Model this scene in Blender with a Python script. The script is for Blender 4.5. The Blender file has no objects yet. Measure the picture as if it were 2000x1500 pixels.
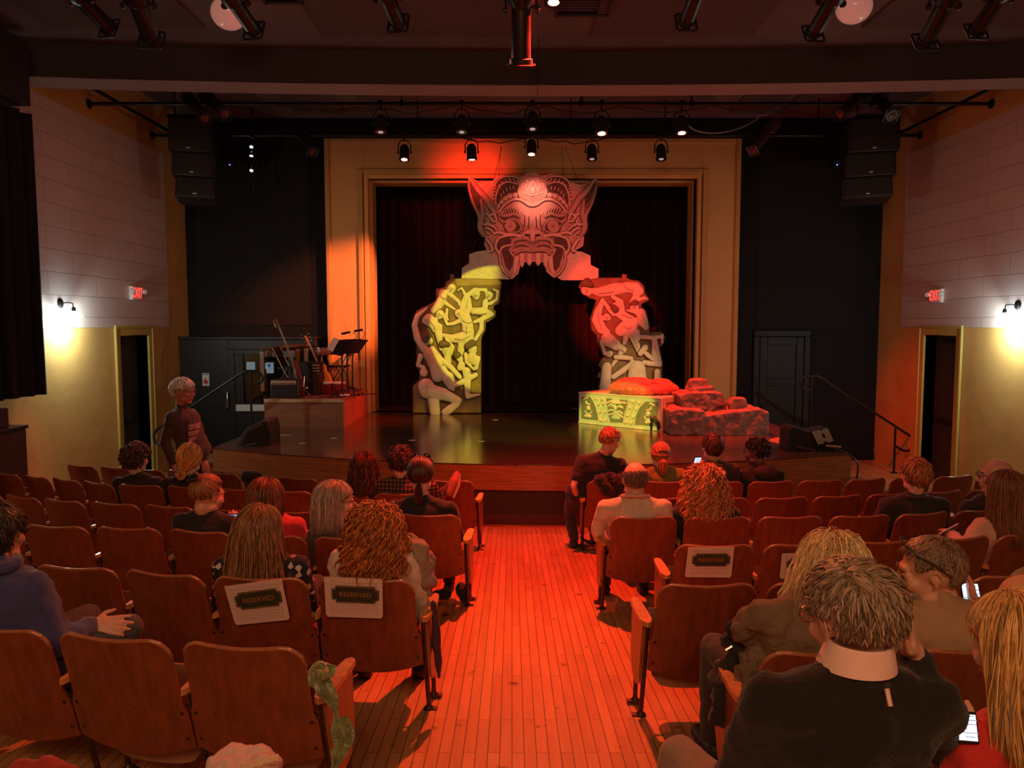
import bpy, math, random
import numpy as np
from mathutils import Vector, Matrix

SC = bpy.context.scene
COL = SC.collection
# ---------------------------------------------------------------- camera, world, house light, exposure
FPX = 1500.0                      # focal length in pixels of the 2000 px wide frame
TILT = math.radians(4.42)         # camera looks slightly down
ZC = 2.592                        # lens height above the flat floor in front of the stage
cam_data = bpy.data.cameras.new('camera')
cam_data.sensor_width = 36.0
cam_data.lens = 36.0 * FPX / 2000.0
cam_data.clip_start = 0.05
cam_data.clip_end = 80
cam = bpy.data.objects.new('camera', cam_data)
COL.objects.link(cam)
cam.location = (0, 0, ZC)
cam.rotation_euler = (math.pi / 2 - TILT, 0, 0)
SC.camera = cam

world = bpy.data.worlds.new('world')
SC.world = world
world.use_nodes = True
world.node_tree.nodes['Background'].inputs[0].default_value = (0.9, 0.45, 0.38, 1)
world.node_tree.nodes['Background'].inputs[1].default_value = 0.002
SC.view_settings.view_transform = 'Standard'
SC.view_settings.look = 'None'
SC.view_settings.exposure = 0.0
SC.view_settings.gamma = 1.0
SC.view_settings.use_curve_mapping = False
SC.cycles.sample_clamp_indirect = 3.0

def area_light(name, loc, aim, size, size_y, power, color, spread=math.pi):
    d = bpy.data.lights.new(name, 'AREA')
    d.shape = 'RECTANGLE'; d.size = size; d.size_y = size_y
    d.energy = power; d.color = color; d.spread = spread
    o = bpy.data.objects.new(name, d); COL.objects.link(o)
    o.location = loc
    o.rotation_euler = (Vector(aim) - Vector(loc)).to_track_quat('-Z', 'Y').to_euler()
    return o
# dim warm house lights over the back of the hall, behind the viewer
area_light('house_light', (-0.3, -2.6, 5.5), (0.3, 5.2, 0.3), 5.0, 1.6, 205, (1.0, 0.50, 0.24))
# added reddish fill over the front rows, no lamp of the hall
area_light('front_fill_light', (0.4, 9.0, 5.55), (0.4, 9.0, 0.0), 9.0, 0.5, 46, (1.0, 0.40, 0.33))

# ---------------------------------------------------------------- pixel -> place helpers (photograph 2000 x 1500)
def ray(px, py):
    a = (px - 1000) / FPX; b = -(py - 750) / FPX
    return Vector((a, math.cos(TILT) + b * math.sin(TILT), -math.sin(TILT) + b * math.cos(TILT)))
def atY(px, py, Y):
    r = ray(px, py); t = Y / r.y
    return Vector((r.x * t, Y, ZC + r.z * t))
def atZ(px, py, Z):
    r = ray(px, py); t = (Z - ZC) / r.z
    return Vector((r.x * t, r.y * t, Z))
def floorz(y):
    return max(0.0, 0.872 - 0.08 * y)

# ---------------------------------------------------------------- mesh builder
class MB:
    def __init__(s):
        s.v = []; s.f = []
    def add(s, vs, fs):
        o = len(s.v)
        s.v += [tuple(p) for p in vs]
        s.f += [[i + o for i in f] for f in fs]
        return s
    def box(s, c, d, rot=None):
        c = Vector(c); hx, hy, hz = d[0] / 2, d[1] / 2, d[2] / 2
        P = [Vector(p) for p in ((-hx,-hy,-hz),(hx,-hy,-hz),(hx,hy,-hz),(-hx,hy,-hz),(-hx,-hy,hz),(hx,-hy,hz),(hx,hy,hz),(-hx,hy,hz))]
        if rot is not None: P = [rot @ p for p in P]
        return s.add([c + p for p in P], [(0,3,2,1),(4,5,6,7),(0,1,5,4),(1,2,6,5),(2,3,7,6),(3,0,4,7)])
    def bx(s, x0, x1, y0, y1, z0, z1):
        return s.box(((x0+x1)/2, (y0+y1)/2, (z0+z1)/2), (abs(x1-x0), abs(y1-y0), abs(z1-z0)))
    def tube(s, pts, r, n=10, cap=True, flat=1.0, flat_axis=None):
        pts = [Vector(p) for p in pts]; k = len(pts)
        rs = list(r) if hasattr(r, '__len__') else [r] * k
        tans = []
        for i in range(k):
            t = pts[min(i+1, k-1)] - pts[max(i-1, 0)]
            tans.append(t.normalized() if t.length > 1e-9 else Vector((0,0,1)))
        a = Vector((0,0,1)) if abs(tans[0].z) < 0.9 else Vector((1,0,0))
        u = tans[0].cross(a).normalized()
        vs = []; fs = []
        for i in range(k):
            u = (u - tans[i] * u.dot(tans[i]))
            u = u.normalized() if u.length > 1e-9 else tans[i].orthogonal().normalized()
            w = tans[i].cross(u)
            for j in range(n):
                an = 2 * math.pi * j / n
                vs.append(pts[i] + (u * math.cos(an) + w * math.sin(an) * flat) * rs[i])
        for i in range(k - 1):
            for j in range(n):
                a0 = i*n + j; a1 = i*n + (j+1) % n
                fs.append((a0, a1, a1 + n, a0 + n))
        if cap:
            fs.append(tuple(range(n))[::-1]); fs.append(tuple((k-1)*n + j for j in range(n)))
        return s.add(vs, fs)
    def ell(s, c, r, rot=None, nu=14, nv=9):
        c = Vector(c); r = (r, r, r) if not hasattr(r, '__len__') else r
        vs = []; fs = []
        def P(x, y, z):
            p = Vector((x*r[0], y*r[1], z*r[2]))
            return c + (rot @ p if rot is not None else p)
        vs.append(P(0,0,1))
        for i in range(1, nv):
            th = math.pi * i / nv
            for j in range(nu):
                ph = 2 * math.pi * j / nu
                vs.append(P(math.sin(th)*math.cos(ph), math.sin(th)*math.sin(ph), math.cos(th)))
        vs.append(P(0,0,-1)); L = len(vs) - 1
        for j in range(nu):
            fs.append((0, 1 + j, 1 + (j+1) % nu))
            fs.append((L, L - nu + (j+1) % nu, L - nu + j))
        for i in range(nv - 2):
            for j in range(nu):
                a = 1 + i*nu + j; b = 1 + i*nu + (j+1) % nu
                fs.append((a, a + nu, b + nu, b))
        return s.add(vs, fs)
    def chain(s, pts, rs, n=12):
        """rounded limb: balls at the nodes joined by tapered cones"""
        pts = [Vector(p) for p in pts]
        rs = list(rs) if hasattr(rs, '__len__') else [rs] * len(pts)
        for p, r in zip(pts, rs): s.ell(p, r, None, n, 8)
        for i in range(len(pts) - 1):
            if (pts[i] - pts[i+1]).length > 1e-4: s.tube([pts[i], pts[i+1]], [rs[i], rs[i+1]], n)
        return s
    def prism(s, poly, w0, w1, fn):
        n = len(poly)
        ar = sum(poly[i][0]*poly[(i+1) % n][1] - poly[(i+1) % n][0]*poly[i][1] for i in range(n))
        if ar < 0: poly = poly[::-1]
        vs = [fn(u, v, w0) for u, v in poly] + [fn(u, v, w1) for u, v in poly]
        fs = [tuple(range(n))[::-1], tuple(range(n, 2*n))]
        for i in range(n):
            j = (i + 1) % n
            fs.append((i, j, j + n, i + n))
        return s.add(vs, fs)
    def lathe(s, prof, c, axis=(0,0,1), n=20):
        c = Vector(c); ax = Vector(axis).normalized()
        q = Vector((0,0,1)).rotation_difference(ax)
        vs = []; fs = []
        for r, z in prof:
            for j in range(n):
                a = 2 * math.pi * j / n
                vs.append(c + q @ Vector((r*math.cos(a), r*math.sin(a), z)))
        k = len(prof)
        for i in range(k - 1):
            for j in range(n):
                a0 = i*n + j; a1 = i*n + (j+1) % n
                fs.append((a0, a1, a1 + n, a0 + n))
        fs.append(tuple(range(n))[::-1]); fs.append(tuple((k-1)*n + j for j in range(n)))
        return s.add(vs, fs)
    def sheet(s, rows, th):
        """grid of points (rows of columns) thickened by th along its normals"""
        R = len(rows); C = len(rows[0])
        G = [[Vector(p) for p in r] for r in rows]
        top = []; bot = []
        for i in range(R):
            for j in range(C):
                du = G[i][min(j+1, C-1)] - G[i][max(j-1, 0)]
                dv = G[min(i+1, R-1)][j] - G[max(i-1, 0)][j]
                n = du.cross(dv); n = n.normalized() if n.length > 1e-12 else Vector((0,1,0))
                top.append(G[i][j] + n*th/2); bot.append(G[i][j] - n*th/2)
        N = R*C; fs = []
        for i in range(R-1):
            for j in range(C-1):
                a = i*C + j
                fs.append((a, a+1, a+C+1, a+C)); fs.append((N+a, N+a+C, N+a+C+1, N+a+1))
        loop = [j for j in range(C)] + [i*C + C-1 for i in range(1, R)] + [(R-1)*C + j for j in range(C-2, -1, -1)] + [i*C for i in range(R-2, 0, -1)]
        for k in range(len(loop)):
            a = loop[k]; b = loop[(k+1) % len(loop)]
            fs.append((b, a, N+a, N+b))
        return s.add(top + bot, fs)
    def mesh(s, name):
        me = bpy.data.meshes.new(name)
        me.from_pydata(s.v, [], s.f); me.update()
        return me

def smooth_mesh(me, angle=40):
    me.polygons.foreach_set('use_smooth', [True] * len(me.polygons))
    if angle is not None:
        try: me.set_sharp_from_angle(angle=math.radians(angle))
        except Exception: pass

def wloc(o):
    p = Vector((0,0,0))
    while o is not None:
        p += o.location; o = o.parent
    return p

def put(name, mb, mat, parent=None, world=True, bevel=0, smooth=40, seg=2):
    """one mesh object; with world=True its points are given in world space (parents are unrotated)"""
    if isinstance(mb, MB):
        off = wloc(parent) if (parent is not None and world) else Vector((0,0,0))
        if off.length > 0: mb.v = [(p[0]-off.x, p[1]-off.y, p[2]-off.z) for p in mb.v]
        me = mb.mesh(name)
        if smooth is not None: smooth_mesh(me, smooth)
    else:
        me = mb
        if parent is not None and world:
            off = wloc(parent)
            if off.length > 0: me.transform(Matrix.Translation(-off))
    if mat is not None:
        me.materials.clear()
        for m in (mat if isinstance(mat, (list, tuple)) else [mat]): me.materials.append(m)
    o = bpy.data.objects.new(name, me); COL.objects.link(o)
    if parent is not None: o.parent = parent
    if bevel:
        b = o.modifiers.new('bevel', 'BEVEL'); b.width = bevel; b.segments = seg
        b.limit_method = 'ANGLE'; b.angle_limit = math.radians(35)
    return o

def thing(name, label, cat, loc=(0,0,0), rz=0.0, group=None):
    o = bpy.data.objects.new(name, None); COL.objects.link(o)
    o.empty_display_size = 0.1
    o.location = loc; o.rotation_euler = (0, 0, rz)
    return tag(o, label, cat, group)
def tag(o, label, cat, group=None, kind=None):
    o['label'] = label; o['category'] = cat
    if group: o['group'] = group
    if kind: o['kind'] = kind
    return o
def struct(name, mb, mat, parent=None, label=None, **kw):
    o = put(name, mb, mat, parent, **kw)
    if parent is None: o['kind'] = 'structure'
    if label:
        o['label'] = label
    return o

def blob(name, mb, voxel, smooth=4, disp=0.0, dscale=0.1, post=0):
    """one continuous skin around the overlapping limbs of mb"""
    me = mb.mesh(name + '_raw')
    o = bpy.data.objects.new(name + '_raw', me); COL.objects.link(o)
    m = o.modifiers.new('r', 'REMESH'); m.mode = 'VOXEL'; m.voxel_size = voxel
    if smooth:
        m = o.modifiers.new('s', 'SMOOTH'); m.factor = 0.5; m.iterations = smooth
    if disp:
        t = bpy.data.textures.new(name + '_folds', 'CLOUDS'); t.noise_scale = dscale; t.noise_depth = 2
        m = o.modifiers.new('d', 'DISPLACE'); m.texture = t; m.strength = disp; m.mid_level = 0.5
        m.texture_coords = 'LOCAL'
    dg = bpy.context.evaluated_depsgraph_get()
    out = bpy.data.meshes.new_from_object(o.evaluated_get(dg))
    bpy.data.objects.remove(o); bpy.data.meshes.remove(me)
    out.name = name
    smooth_mesh(out, None)
    return out

def text_mesh(txt, size, fn, depth=0.004, align='CENTER'):
    """letters as a mesh; fn(u, v, w) places a point (u right, v up, w out of the face)"""
    c = bpy.data.curves.new('lettering', 'FONT')
    c.body = txt; c.size = size; c.extrude = depth / 2; c.align_x = align; c.align_y = 'CENTER'
    o = bpy.data.objects.new('lettering_raw', c); COL.objects.link(o)
    dg = bpy.context.evaluated_depsgraph_get()
    me = bpy.data.meshes.new_from_object(o.evaluated_get(dg))
    bpy.data.objects.remove(o)
    for v in me.vertices: v.co = fn(v.co.x, v.co.y, v.co.z + depth / 2)
    me.update()
    return me

# ---------------------------------------------------------------- materials
def mat(name, col, rough=0.5, metal=0.0, spec=0.5, var=0.0, vscale=8.0, stretch=(1,1,1), bump=0.0, bscale=40.0, coat=0.0, emit=None, estr=0.0, sheen=0.0, trans=0.0):
    m = bpy.data.materials.new(name); m.use_nodes = True
    nt = m.node_tree; b = nt.nodes['Principled BSDF']
    b.inputs['Base Color'].default_value = (*col, 1)
    b.inputs['Roughness'].default_value = rough
    b.inputs['Metallic'].default_value = metal
    b.inputs['Specular IOR Level'].default_value = spec
    b.inputs['Coat Weight'].default_value = coat
    b.inputs['Sheen Weight'].default_value = sheen
    b.inputs['Transmission Weight'].default_value = trans
    if emit:
        b.inputs['Emission Color'].default_value = (*emit, 1); b.inputs['Emission Strength'].default_value = estr
    if var or bump:
        tc = nt.nodes.new('ShaderNodeTexCoord'); mp = nt.nodes.new('ShaderNodeMapping')
        nt.links.new(tc.outputs['Object'], mp.inputs['Vector'])
        mp.inputs['Scale'].default_value = stretch
    if var:
        n = nt.nodes.new('ShaderNodeTexNoise'); n.inputs['Scale'].default_value = vscale; n.inputs['Detail'].default_value = 6
        nt.links.new(mp.outputs['Vector'], n.inputs['Vector'])
        r = nt.nodes.new('ShaderNodeValToRGB')
        r.color_ramp.elements[0].position = 0.3; r.color_ramp.elements[1].position = 0.7
        r.color_ramp.elements[0].color = (*[max(0, c*(1-var)) for c in col], 1)
        r.color_ramp.elements[1].color = (*[min(1, c*(1+var)) for c in col], 1)
        nt.links.new(n.outputs['Fac'], r.inputs['Fac']); nt.links.new(r.outputs['Color'], b.inputs['Base Color'])
    if bump:
        n2 = nt.nodes.new('ShaderNodeTexNoise'); n2.inputs['Scale'].default_value = bscale; n2.inputs['Detail'].default_value = 5
        nt.links.new(mp.outputs['Vector'], n2.inputs['Vector'])
        bp = nt.nodes.new('ShaderNodeBump'); bp.inputs['Strength'].default_value = bump; bp.inputs['Distance'].default_value = 0.02
        nt.links.new(n2.outputs['Fac'], bp.inputs['Height']); nt.links.new(bp.outputs['Normal'], b.inputs['Normal'])
    return m

def swap_axes(nt, order):
    """object coordinates with their axes reordered, e.g. 'yxz'"""
    tc = nt.nodes.new('ShaderNodeTexCoord'); sp = nt.nodes.new('ShaderNodeSeparateXYZ'); cb = nt.nodes.new('ShaderNodeCombineXYZ')
    nt.links.new(tc.outputs['Object'], sp.inputs[0])
    for i, a in enumerate(order): nt.links.new(sp.outputs['XYZ'.index(a.upper())], cb.inputs[i])
    return cb.outputs[0]

def board_mat(name, c1, c2, gap, width, length, order, rough, msize=0.0015, grain=0.25, coat=0.0, dirt=0.0):
    m = bpy.data.materials.new(name); m.use_nodes = True
    nt = m.node_tree; b = nt.nodes['Principled BSDF']; L = nt.links.new
    vec = swap_axes(nt, order)
    br = nt.nodes.new('ShaderNodeTexBrick')
    br.offset = 0.37; br.offset_frequency = 2; br.squash = 1.0
    br.inputs['Scale'].default_value = 1.0
    br.inputs['Brick Width'].default_value = length; br.inputs['Row Height'].default_value = width
    br.inputs['Mortar Size'].default_value = msize; br.inputs['Mortar Smooth'].default_value = 0.2
    br.inputs['Color1'].default_value = (*c1, 1); br.inputs['Color2'].default_value = (*c2, 1); br.inputs['Mortar'].default_value = (*gap, 1)
    L(vec, br.inputs['Vector'])
    mp = nt.nodes.new('ShaderNodeMapping'); mp.inputs['Scale'].default_value = (2.0, 28.0, 28.0); L(vec, mp.inputs['Vector'])
    n = nt.nodes.new('ShaderNodeTexNoise'); n.inputs['Scale'].default_value = 1.0; n.inputs['Detail'].default_value = 5; L(mp.outputs[0], n.inputs['Vector'])
    mr = nt.nodes.new('ShaderNodeMapRange'); mr.inputs[3].default_value = 1 - grain; mr.inputs[4].default_value = 1 + grain; L(n.outputs['Fac'], mr.inputs[0])
    mx = nt.nodes.new('ShaderNodeMix'); mx.data_type = 'RGBA'; mx.blend_type = 'MULTIPLY'; mx.inputs[0].default_value = 1.0
    L(br.outputs['Color'], mx.inputs[6]); L(mr.outputs[0], mx.inputs[7])
    out = mx.outputs[2]
    if dirt:
        n3 = nt.nodes.new('ShaderNodeTexNoise'); n3.inputs['Scale'].default_value = 9; n3.inputs['Detail'].default_value = 8; L(vec, n3.inputs['Vector'])
        rp = nt.nodes.new('ShaderNodeValToRGB'); rp.color_ramp.elements[0].position = 0.66; rp.color_ramp.elements[1].position = 0.72
        rp.color_ramp.elements[0].color = (0,0,0,1); rp.color_ramp.elements[1].color = (1,1,1,1); L(n3.outputs['Fac'], rp.inputs[0])
        ml = nt.nodes.new('ShaderNodeMath'); ml.operation = 'MULTIPLY'; ml.inputs[1].default_value = dirt; L(rp.outputs[0], ml.inputs[0])
        m2 = nt.nodes.new('ShaderNodeMix'); m2.data_type = 'RGBA'; L(ml.outputs[0], m2.inputs[0]); L(out, m2.inputs[6])
        m2.inputs[7].default_value = (0.03, 0.012, 0.006, 1); out = m2.outputs[2]
    L(out, b.inputs['Base Color'])
    b.inputs['Roughness'].default_value = rough; b.inputs['Coat Weight'].default_value = coat; b.inputs['Coat Roughness'].default_value = 0.15
    bp = nt.nodes.new('ShaderNodeBump'); bp.inputs['Strength'].default_value = 0.25; bp.inputs['Distance'].default_value = 0.003
    L(br.outputs['Fac'], bp.inputs['Height']); bp.invert = True; L(bp.outputs[0], b.inputs['Normal'])
    return m

def chair_wood(name, base, dark, rough):
    m = bpy.data.materials.new(name); m.use_nodes = True
    nt = m.node_tree; b = nt.nodes['Principled BSDF']; L = nt.links.new
    tc = nt.nodes.new('ShaderNodeTexCoord'); oi = nt.nodes.new('ShaderNodeObjectInfo')
    ad = nt.nodes.new('ShaderNodeVectorMath'); ad.operation = 'ADD'
    sc_ = nt.nodes.new('ShaderNodeVectorMath'); sc_.operation = 'SCALE'; sc_.inputs[0].default_value = (17, 9, 5); L(oi.outputs['Random'], sc_.inputs['Scale'])
    L(tc.outputs['Object'], ad.inputs[0]); L(sc_.outputs[0], ad.inputs[1])
    mp = nt.nodes.new('ShaderNodeMapping'); mp.inputs['Scale'].default_value = (30, 30, 2.2); L(ad.outputs[0], mp.inputs['Vector'])
    n = nt.nodes.new('ShaderNodeTexNoise'); n.inputs['Scale'].default_value = 1; n.inputs['Detail'].default_value = 6; L(mp.outputs[0], n.inputs['Vector'])
    r = nt.nodes.new('ShaderNodeValToRGB'); r.color_ramp.elements[0].position = 0.3; r.color_ramp.elements[1].position = 0.72
    r.color_ramp.elements[0].color = (*[c*0.72 for c in base], 1); r.color_ramp.elements[1].color = (*[c*1.22 for c in base], 1); L(n.outputs['Fac'], r.inputs[0])
    n2 = nt.nodes.new('ShaderNodeTexNoise'); n2.inputs['Scale'].default_value = 22; n2.inputs['Detail'].default_value = 9; n2.inputs['Roughness'].default_value = 0.7; L(ad.outputs[0], n2.inputs['Vector'])
    r2 = nt.nodes.new('ShaderNodeValToRGB'); r2.color_ramp.elements[0].position = 0.60; r2.color_ramp.elements[1].position = 0.72
    r2.color_ramp.elements[0].color = (0,0,0,1); r2.color_ramp.elements[1].color = (0.6,0.6,0.6,1); L(n2.outputs['Fac'], r2.inputs[0])
    mx = nt.nodes.new('ShaderNodeMix'); mx.data_type = 'RGBA'; L(r2.outputs[0], mx.inputs[0]); L(r.outputs[0], mx.inputs[6]); mx.inputs[7].default_value = (*dark, 1)
    L(mx.outputs[2], b.inputs['Base Color']); b.inputs['Roughness'].default_value = rough
    b.inputs['Coat Weight'].default_value = 0.4; b.inputs['Coat Roughness'].default_value = 0.22
    return m

def tile_mat(name, c1, c2, gap, w, h, order, rough):
    m = bpy.data.materials.new(name); m.use_nodes = True
    nt = m.node_tree; b = nt.nodes['Principled BSDF']; L = nt.links.new
    vec = swap_axes(nt, order)
    # the old panels bow a little: warp the joints
    nz = nt.nodes.new('ShaderNodeTexNoise'); nz.inputs['Scale'].default_value = 1.3; L(vec, nz.inputs['Vector'])
    sb = nt.nodes.new('ShaderNodeVectorMath'); sb.operation = 'SUBTRACT'; sb.inputs[1].default_value = (0.5,0.5,0.5); L(nz.outputs['Color'], sb.inputs[0])
    sl = nt.nodes.new('ShaderNodeVectorMath'); sl.operation = 'SCALE'; sl.inputs['Scale'].default_value = 0.035; L(sb.outputs[0], sl.inputs[0])
    av = nt.nodes.new('ShaderNodeVectorMath'); av.operation = 'ADD'; L(vec, av.inputs[0]); L(sl.outputs[0], av.inputs[1])
    br = nt.nodes.new('ShaderNodeTexBrick'); br.offset = 0.5
    br.inputs['Scale'].default_value = 1.0; br.inputs['Brick Width'].default_value = w; br.inputs['Row Height'].default_value = h
    br.inputs['Mortar Size'].default_value = 0.008; br.inputs['Mortar Smooth'].default_value = 0.6
    br.inputs['Color1'].default_value = (*c1,1); br.inputs['Color2'].default_value = (*c2,1); br.inputs['Mortar'].default_value = (*gap,1)
    L(av.outputs[0], br.inputs['Vector']); L(br.outputs['Color'], b.inputs['Base Color'])
    b.inputs['Roughness'].default_value = rough
    n2 = nt.nodes.new('ShaderNodeTexNoise'); n2.inputs['Scale'].default_value = 3; L(vec, n2.inputs['Vector'])
    mu = nt.nodes.new('ShaderNodeMath'); mu.operation = 'SUBTRACT'; L(n2.outputs['Fac'], mu.inputs[0]); L(br.outputs['Fac'], mu.inputs[1])
    bp = nt.nodes.new('ShaderNodeBump'); bp.inputs['Strength'].default_value = 0.35; bp.inputs['Distance'].default_value = 0.012
    L(mu.outputs[0], bp.inputs['Height']); L(bp.outputs[0], b.inputs['Normal'])
    return m

MT = {}
MT['floor'] = board_mat('floor_boards', (0.50,0.27,0.11), (0.40,0.20,0.075), (0.085,0.03,0.014), 0.057, 0.95, 'yxz', 0.38, 0.0022, 0.25, 0.15, 0.8)
MT['stage'] = board_mat('stage_boards', (0.085,0.050,0.032), (0.060,0.035,0.023), (0.01,0.006,0.005), 0.083, 1.9, 'xyz', 0.19, 0.0015, 0.3, 0.5)
MT['veneer'] = mat('stage_veneer', (0.26,0.115,0.042), 0.35, var=0.35, vscale=2.2, stretch=(1.2,1.2,22), coat=0.2)
MT['chair'] = chair_wood('chair_plywood', (0.20,0.045,0.014), (0.04,0.011,0.005), 0.33)
MT['arm'] = chair_wood('armrest_wood', (0.55,0.25,0.085), (0.25,0.1,0.04), 0.3)
MT['panelwood'] = chair_wood('end_panel_wood', (0.30,0.10,0.034), (0.08,0.03,0.012), 0.36)
MT['seatpad'] = mat('seat_underside', (0.30,0.17,0.095), 0.7, var=0.2, vscale=12)
MT['iron'] = mat('cast_iron', (0.075,0.045,0.03), 0.42, 0.7, var=0.3, vscale=30)
MT['black'] = mat('black_metal', (0.012,0.012,0.013), 0.4, 0.3)
MT['blackmatte'] = mat('black_matte', (0.014,0.013,0.014), 0.75, var=0.2, vscale=20)
MT['blackwall'] = mat('black_wall_paint', (0.0045,0.0045,0.005), 0.7, spec=0.25, var=0.2, vscale=2, bump=0.1, bscale=30)
MT['chrome'] = mat('chrome', (0.75,0.75,0.75), 0.18, 1.0)
MT['yellow'] = mat('yellow_plaster', (0.62,0.40,0.13), 0.6, var=0.12, vscale=1.2, bump=0.25, bscale=7)
MT['tile_l'] = tile_mat('wall_panels', (0.62,0.53,0.52), (0.58,0.50,0.49), (0.40,0.33,0.33), 1.2, 0.30, 'yzx', 0.5)
MT['doorframe'] = mat('door_frame_paint', (0.47,0.37,0.09), 0.45)
MT['doordark'] = mat('dark_door', (0.030,0.030,0.038), 0.5)
MT['ceiling'] = mat('ceiling_paint', (0.13,0.115,0.12), 0.8, var=0.08, vscale=2)
MT['ceil_panel'] = mat('ceiling_panel', (0.085,0.07,0.072), 0.8, var=0.1, vscale=3)
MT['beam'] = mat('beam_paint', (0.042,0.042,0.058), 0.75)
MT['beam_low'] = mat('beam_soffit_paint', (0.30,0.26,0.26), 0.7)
MT['portal'] = mat('portal_cream', (0.74,0.42,0.145), 0.55, var=0.08, vscale=1.5)
MT['portal_trim'] = mat('portal_trim', (0.60,0.34,0.11), 0.5, var=0.08, vscale=2)
MT['curtain'] = mat('stage_curtain', (0.022,0.005,0.005), 0.95)
MT['drape'] = mat('black_drape', (0.006,0.006,0.009), 0.9, spec=0.3)
MT['white'] = mat('white_paper', (0.75,0.72,0.70), 0.6)
# ================================================================ the hall
XL, XR, YB = -6.13, 6.95, 14.6
YFLAT = 10.9
m = MB()
xs = [XL-0.2, XR+0.2]; ys = [-3.5, YFLAT, YB+0.2]
m.add([(xs[0],ys[0],floorz(ys[0])),(xs[1],ys[0],floorz(ys[0])),(xs[1],ys[1],0),(xs[0],ys[1],0),(xs[1],ys[2],0),(xs[0],ys[2],0),
       (xs[0],ys[0],-0.3),(xs[1],ys[0],-0.3),(xs[1],ys[2],-0.3),(xs[0],ys[2],-0.3)],
      [(0,1,2,3),(3,2,4,5),(6,9,8,7),(0,6,7,1),(5,4,8,9),(0,3,5,9,6),(1,7,8,4,2)])
struct('floor', m, MT['floor'], smooth=None)

ZTOP, ZCF, ZBM = 6.42, 6.08, 5.64
def side_wall(name, x, s, frame_name, door_name):
    # s = +1 for the left wall (inner face looks to +x)
    xo = x - s*0.25
    y0, y1 = 11.98, 12.92; zd = 2.42
    w = MB()
    for a, b_, z0, z1 in ((-3.5, y0, -0.2, 2.55), (y0, y1, zd, 2.55), (y1, YB, -0.2, 2.55), (-3.5, YB, 5.57, 6.6), (13.75, YB, 2.55, 5.57)):
        w.bx(x, xo, a, b_, z0, z1)
    w.bx(xo, xo - s*0.05, y0-0.1, y1+0.1, -0.2, zd+0.1)
    wall = struct(name, w, MT['yellow'], smooth=None)
    p = MB(); p.bx(x + s*0.012, xo, -3.5, 13.75, 2.55, 5.57)
    struct('panelling', p, MT['tile_l'], wall, smooth=None)
    d = MB(); d.bx(x - s*0.17, x - s*0.22, y0+0.02, y1-0.02, 0.0, zd-0.02)
    dr = struct(door_name, d, MT['doordark'], bevel=0.004)
    k = MB(); k.bx(x - s*0.17, x - s*0.12, y0+0.06, y1-0.10, 0.98, 1.03); put('push_bar', k, MT['black'], dr, bevel=0.01)
    k = MB(); k.bx(x - s*0.17, x - s*0.12, y0+0.35, y0+0.62, zd-0.12, zd-0.06); put('door_closer', k, MT['black'], dr, bevel=0.006)
    f = MB()
    for a, b_, z0, z1 in ((y0-0.13, y0, 0, zd), (y1, y1+0.13, 0, zd), (y0-0.13, y1+0.13, zd, zd+0.13)):
        f.bx(x + s*0.035, x - s*0.24, a + (0.0), b_, z0, z1)
    f.bx(x+s*0.05, x+s*0.02, y0-0.16, y0-0.11, 0, zd+0.11); f.bx(x+s*0.05, x+s*0.02, y1+0.11, y1+0.16, 0, zd+0.11); f.bx(x+s*0.05, x+s*0.02, y0-0.16, y1+0.16, zd+0.11, zd+0.16)
    struct(frame_name, f, MT['doorframe'], bevel=0.006)
side_wall('wall_left', XL, 1, 'trim_1', 'door_1')
side_wall('wall_right', XR, -1, 'trim_2', 'door_2')
m = MB(); m.bx(XL-0.3, XR+0.3, -3.5, -3.7, -0.2, 6.6); struct('wall_back', m, MT['yellow'], smooth=None)

# black wall around the proscenium opening
PX0, PX1, PZ0, PZ1 = -2.68, 3.42, 0.917, 5.30
m = MB()
m.bx(XL, PX0, YB, YB+0.3, -0.2, 6.6); m.bx(PX1, XR, YB, YB+0.3, -0.2, 6.6); m.bx(PX0, PX1, YB, YB+0.3, PZ1, 6.6); m.bx(PX0, PX1, YB, YB+0.3, -0.2, PZ0)
struct('wall_front', m, MT['blackwall'], smooth=None)
m = MB()   # recessed dark acoustic panels left and right
m.bx(-5.95, -3.80, YB-0.015, YB, 2.58, 6.2)
m.bx(4.62, 6.48, YB-0.015, YB, 2.52, 6.2)
struct('trim_3', m, mat('black_panel', (0.0035,0.0035,0.004), 0.85), smooth=None)
m = MB(); m.bx(XL, -4.1, YB-0.03, YB, 0, 0.12); m.bx(4.45, XR, YB-0.03, YB, 0, 0.12)
struct('baseboard_front', m, MT['blackwall'], smooth=None)

# proscenium surround
def frame_band(mb, x0, x1, z1, w, wt, ya, yb):
    mb.bx(x0, x0+w, ya, yb, 0.917, z1); mb.bx(x1-w, x1, ya, yb, 0.917, z1); mb.bx(x0+w, x1-w, ya, yb, z1-wt, z1)
m = MB(); frame_band(m, -3.43, 4.20, 5.98, 0.68, 0.62, YB-0.10, YB+0.0)
o = struct('trim_4', m, MT['portal'], bevel=0.006)
m = MB(); frame_band(m, -3.47, 4.24, 6.02, 0.09, 0.09, YB-0.15, YB)
put('outer_moulding', m, MT['portal_trim'], o, bevel=0.015)
m = MB(); frame_band(m, -2.87, 3.64, 5.47, 0.10, 0.10, YB-0.14, YB+0.0)
put('inner_moulding', m, MT['portal_trim'], o, bevel=0.015)
m = MB(); frame_band(m, -2.79, 3.56, 5.39, 0.11, 0.09, YB-0.10, YB+0.45)
put('reveal', m, MT['portal'], o, bevel=0.008)
m = MB(); frame_band(m, -2.68, 3.45, 5.30, 0.05, 0.05, YB+0.1, YB+0.5)
put('reveal_edge', m, MT['portal_trim'], o, bevel=0.006)

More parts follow.
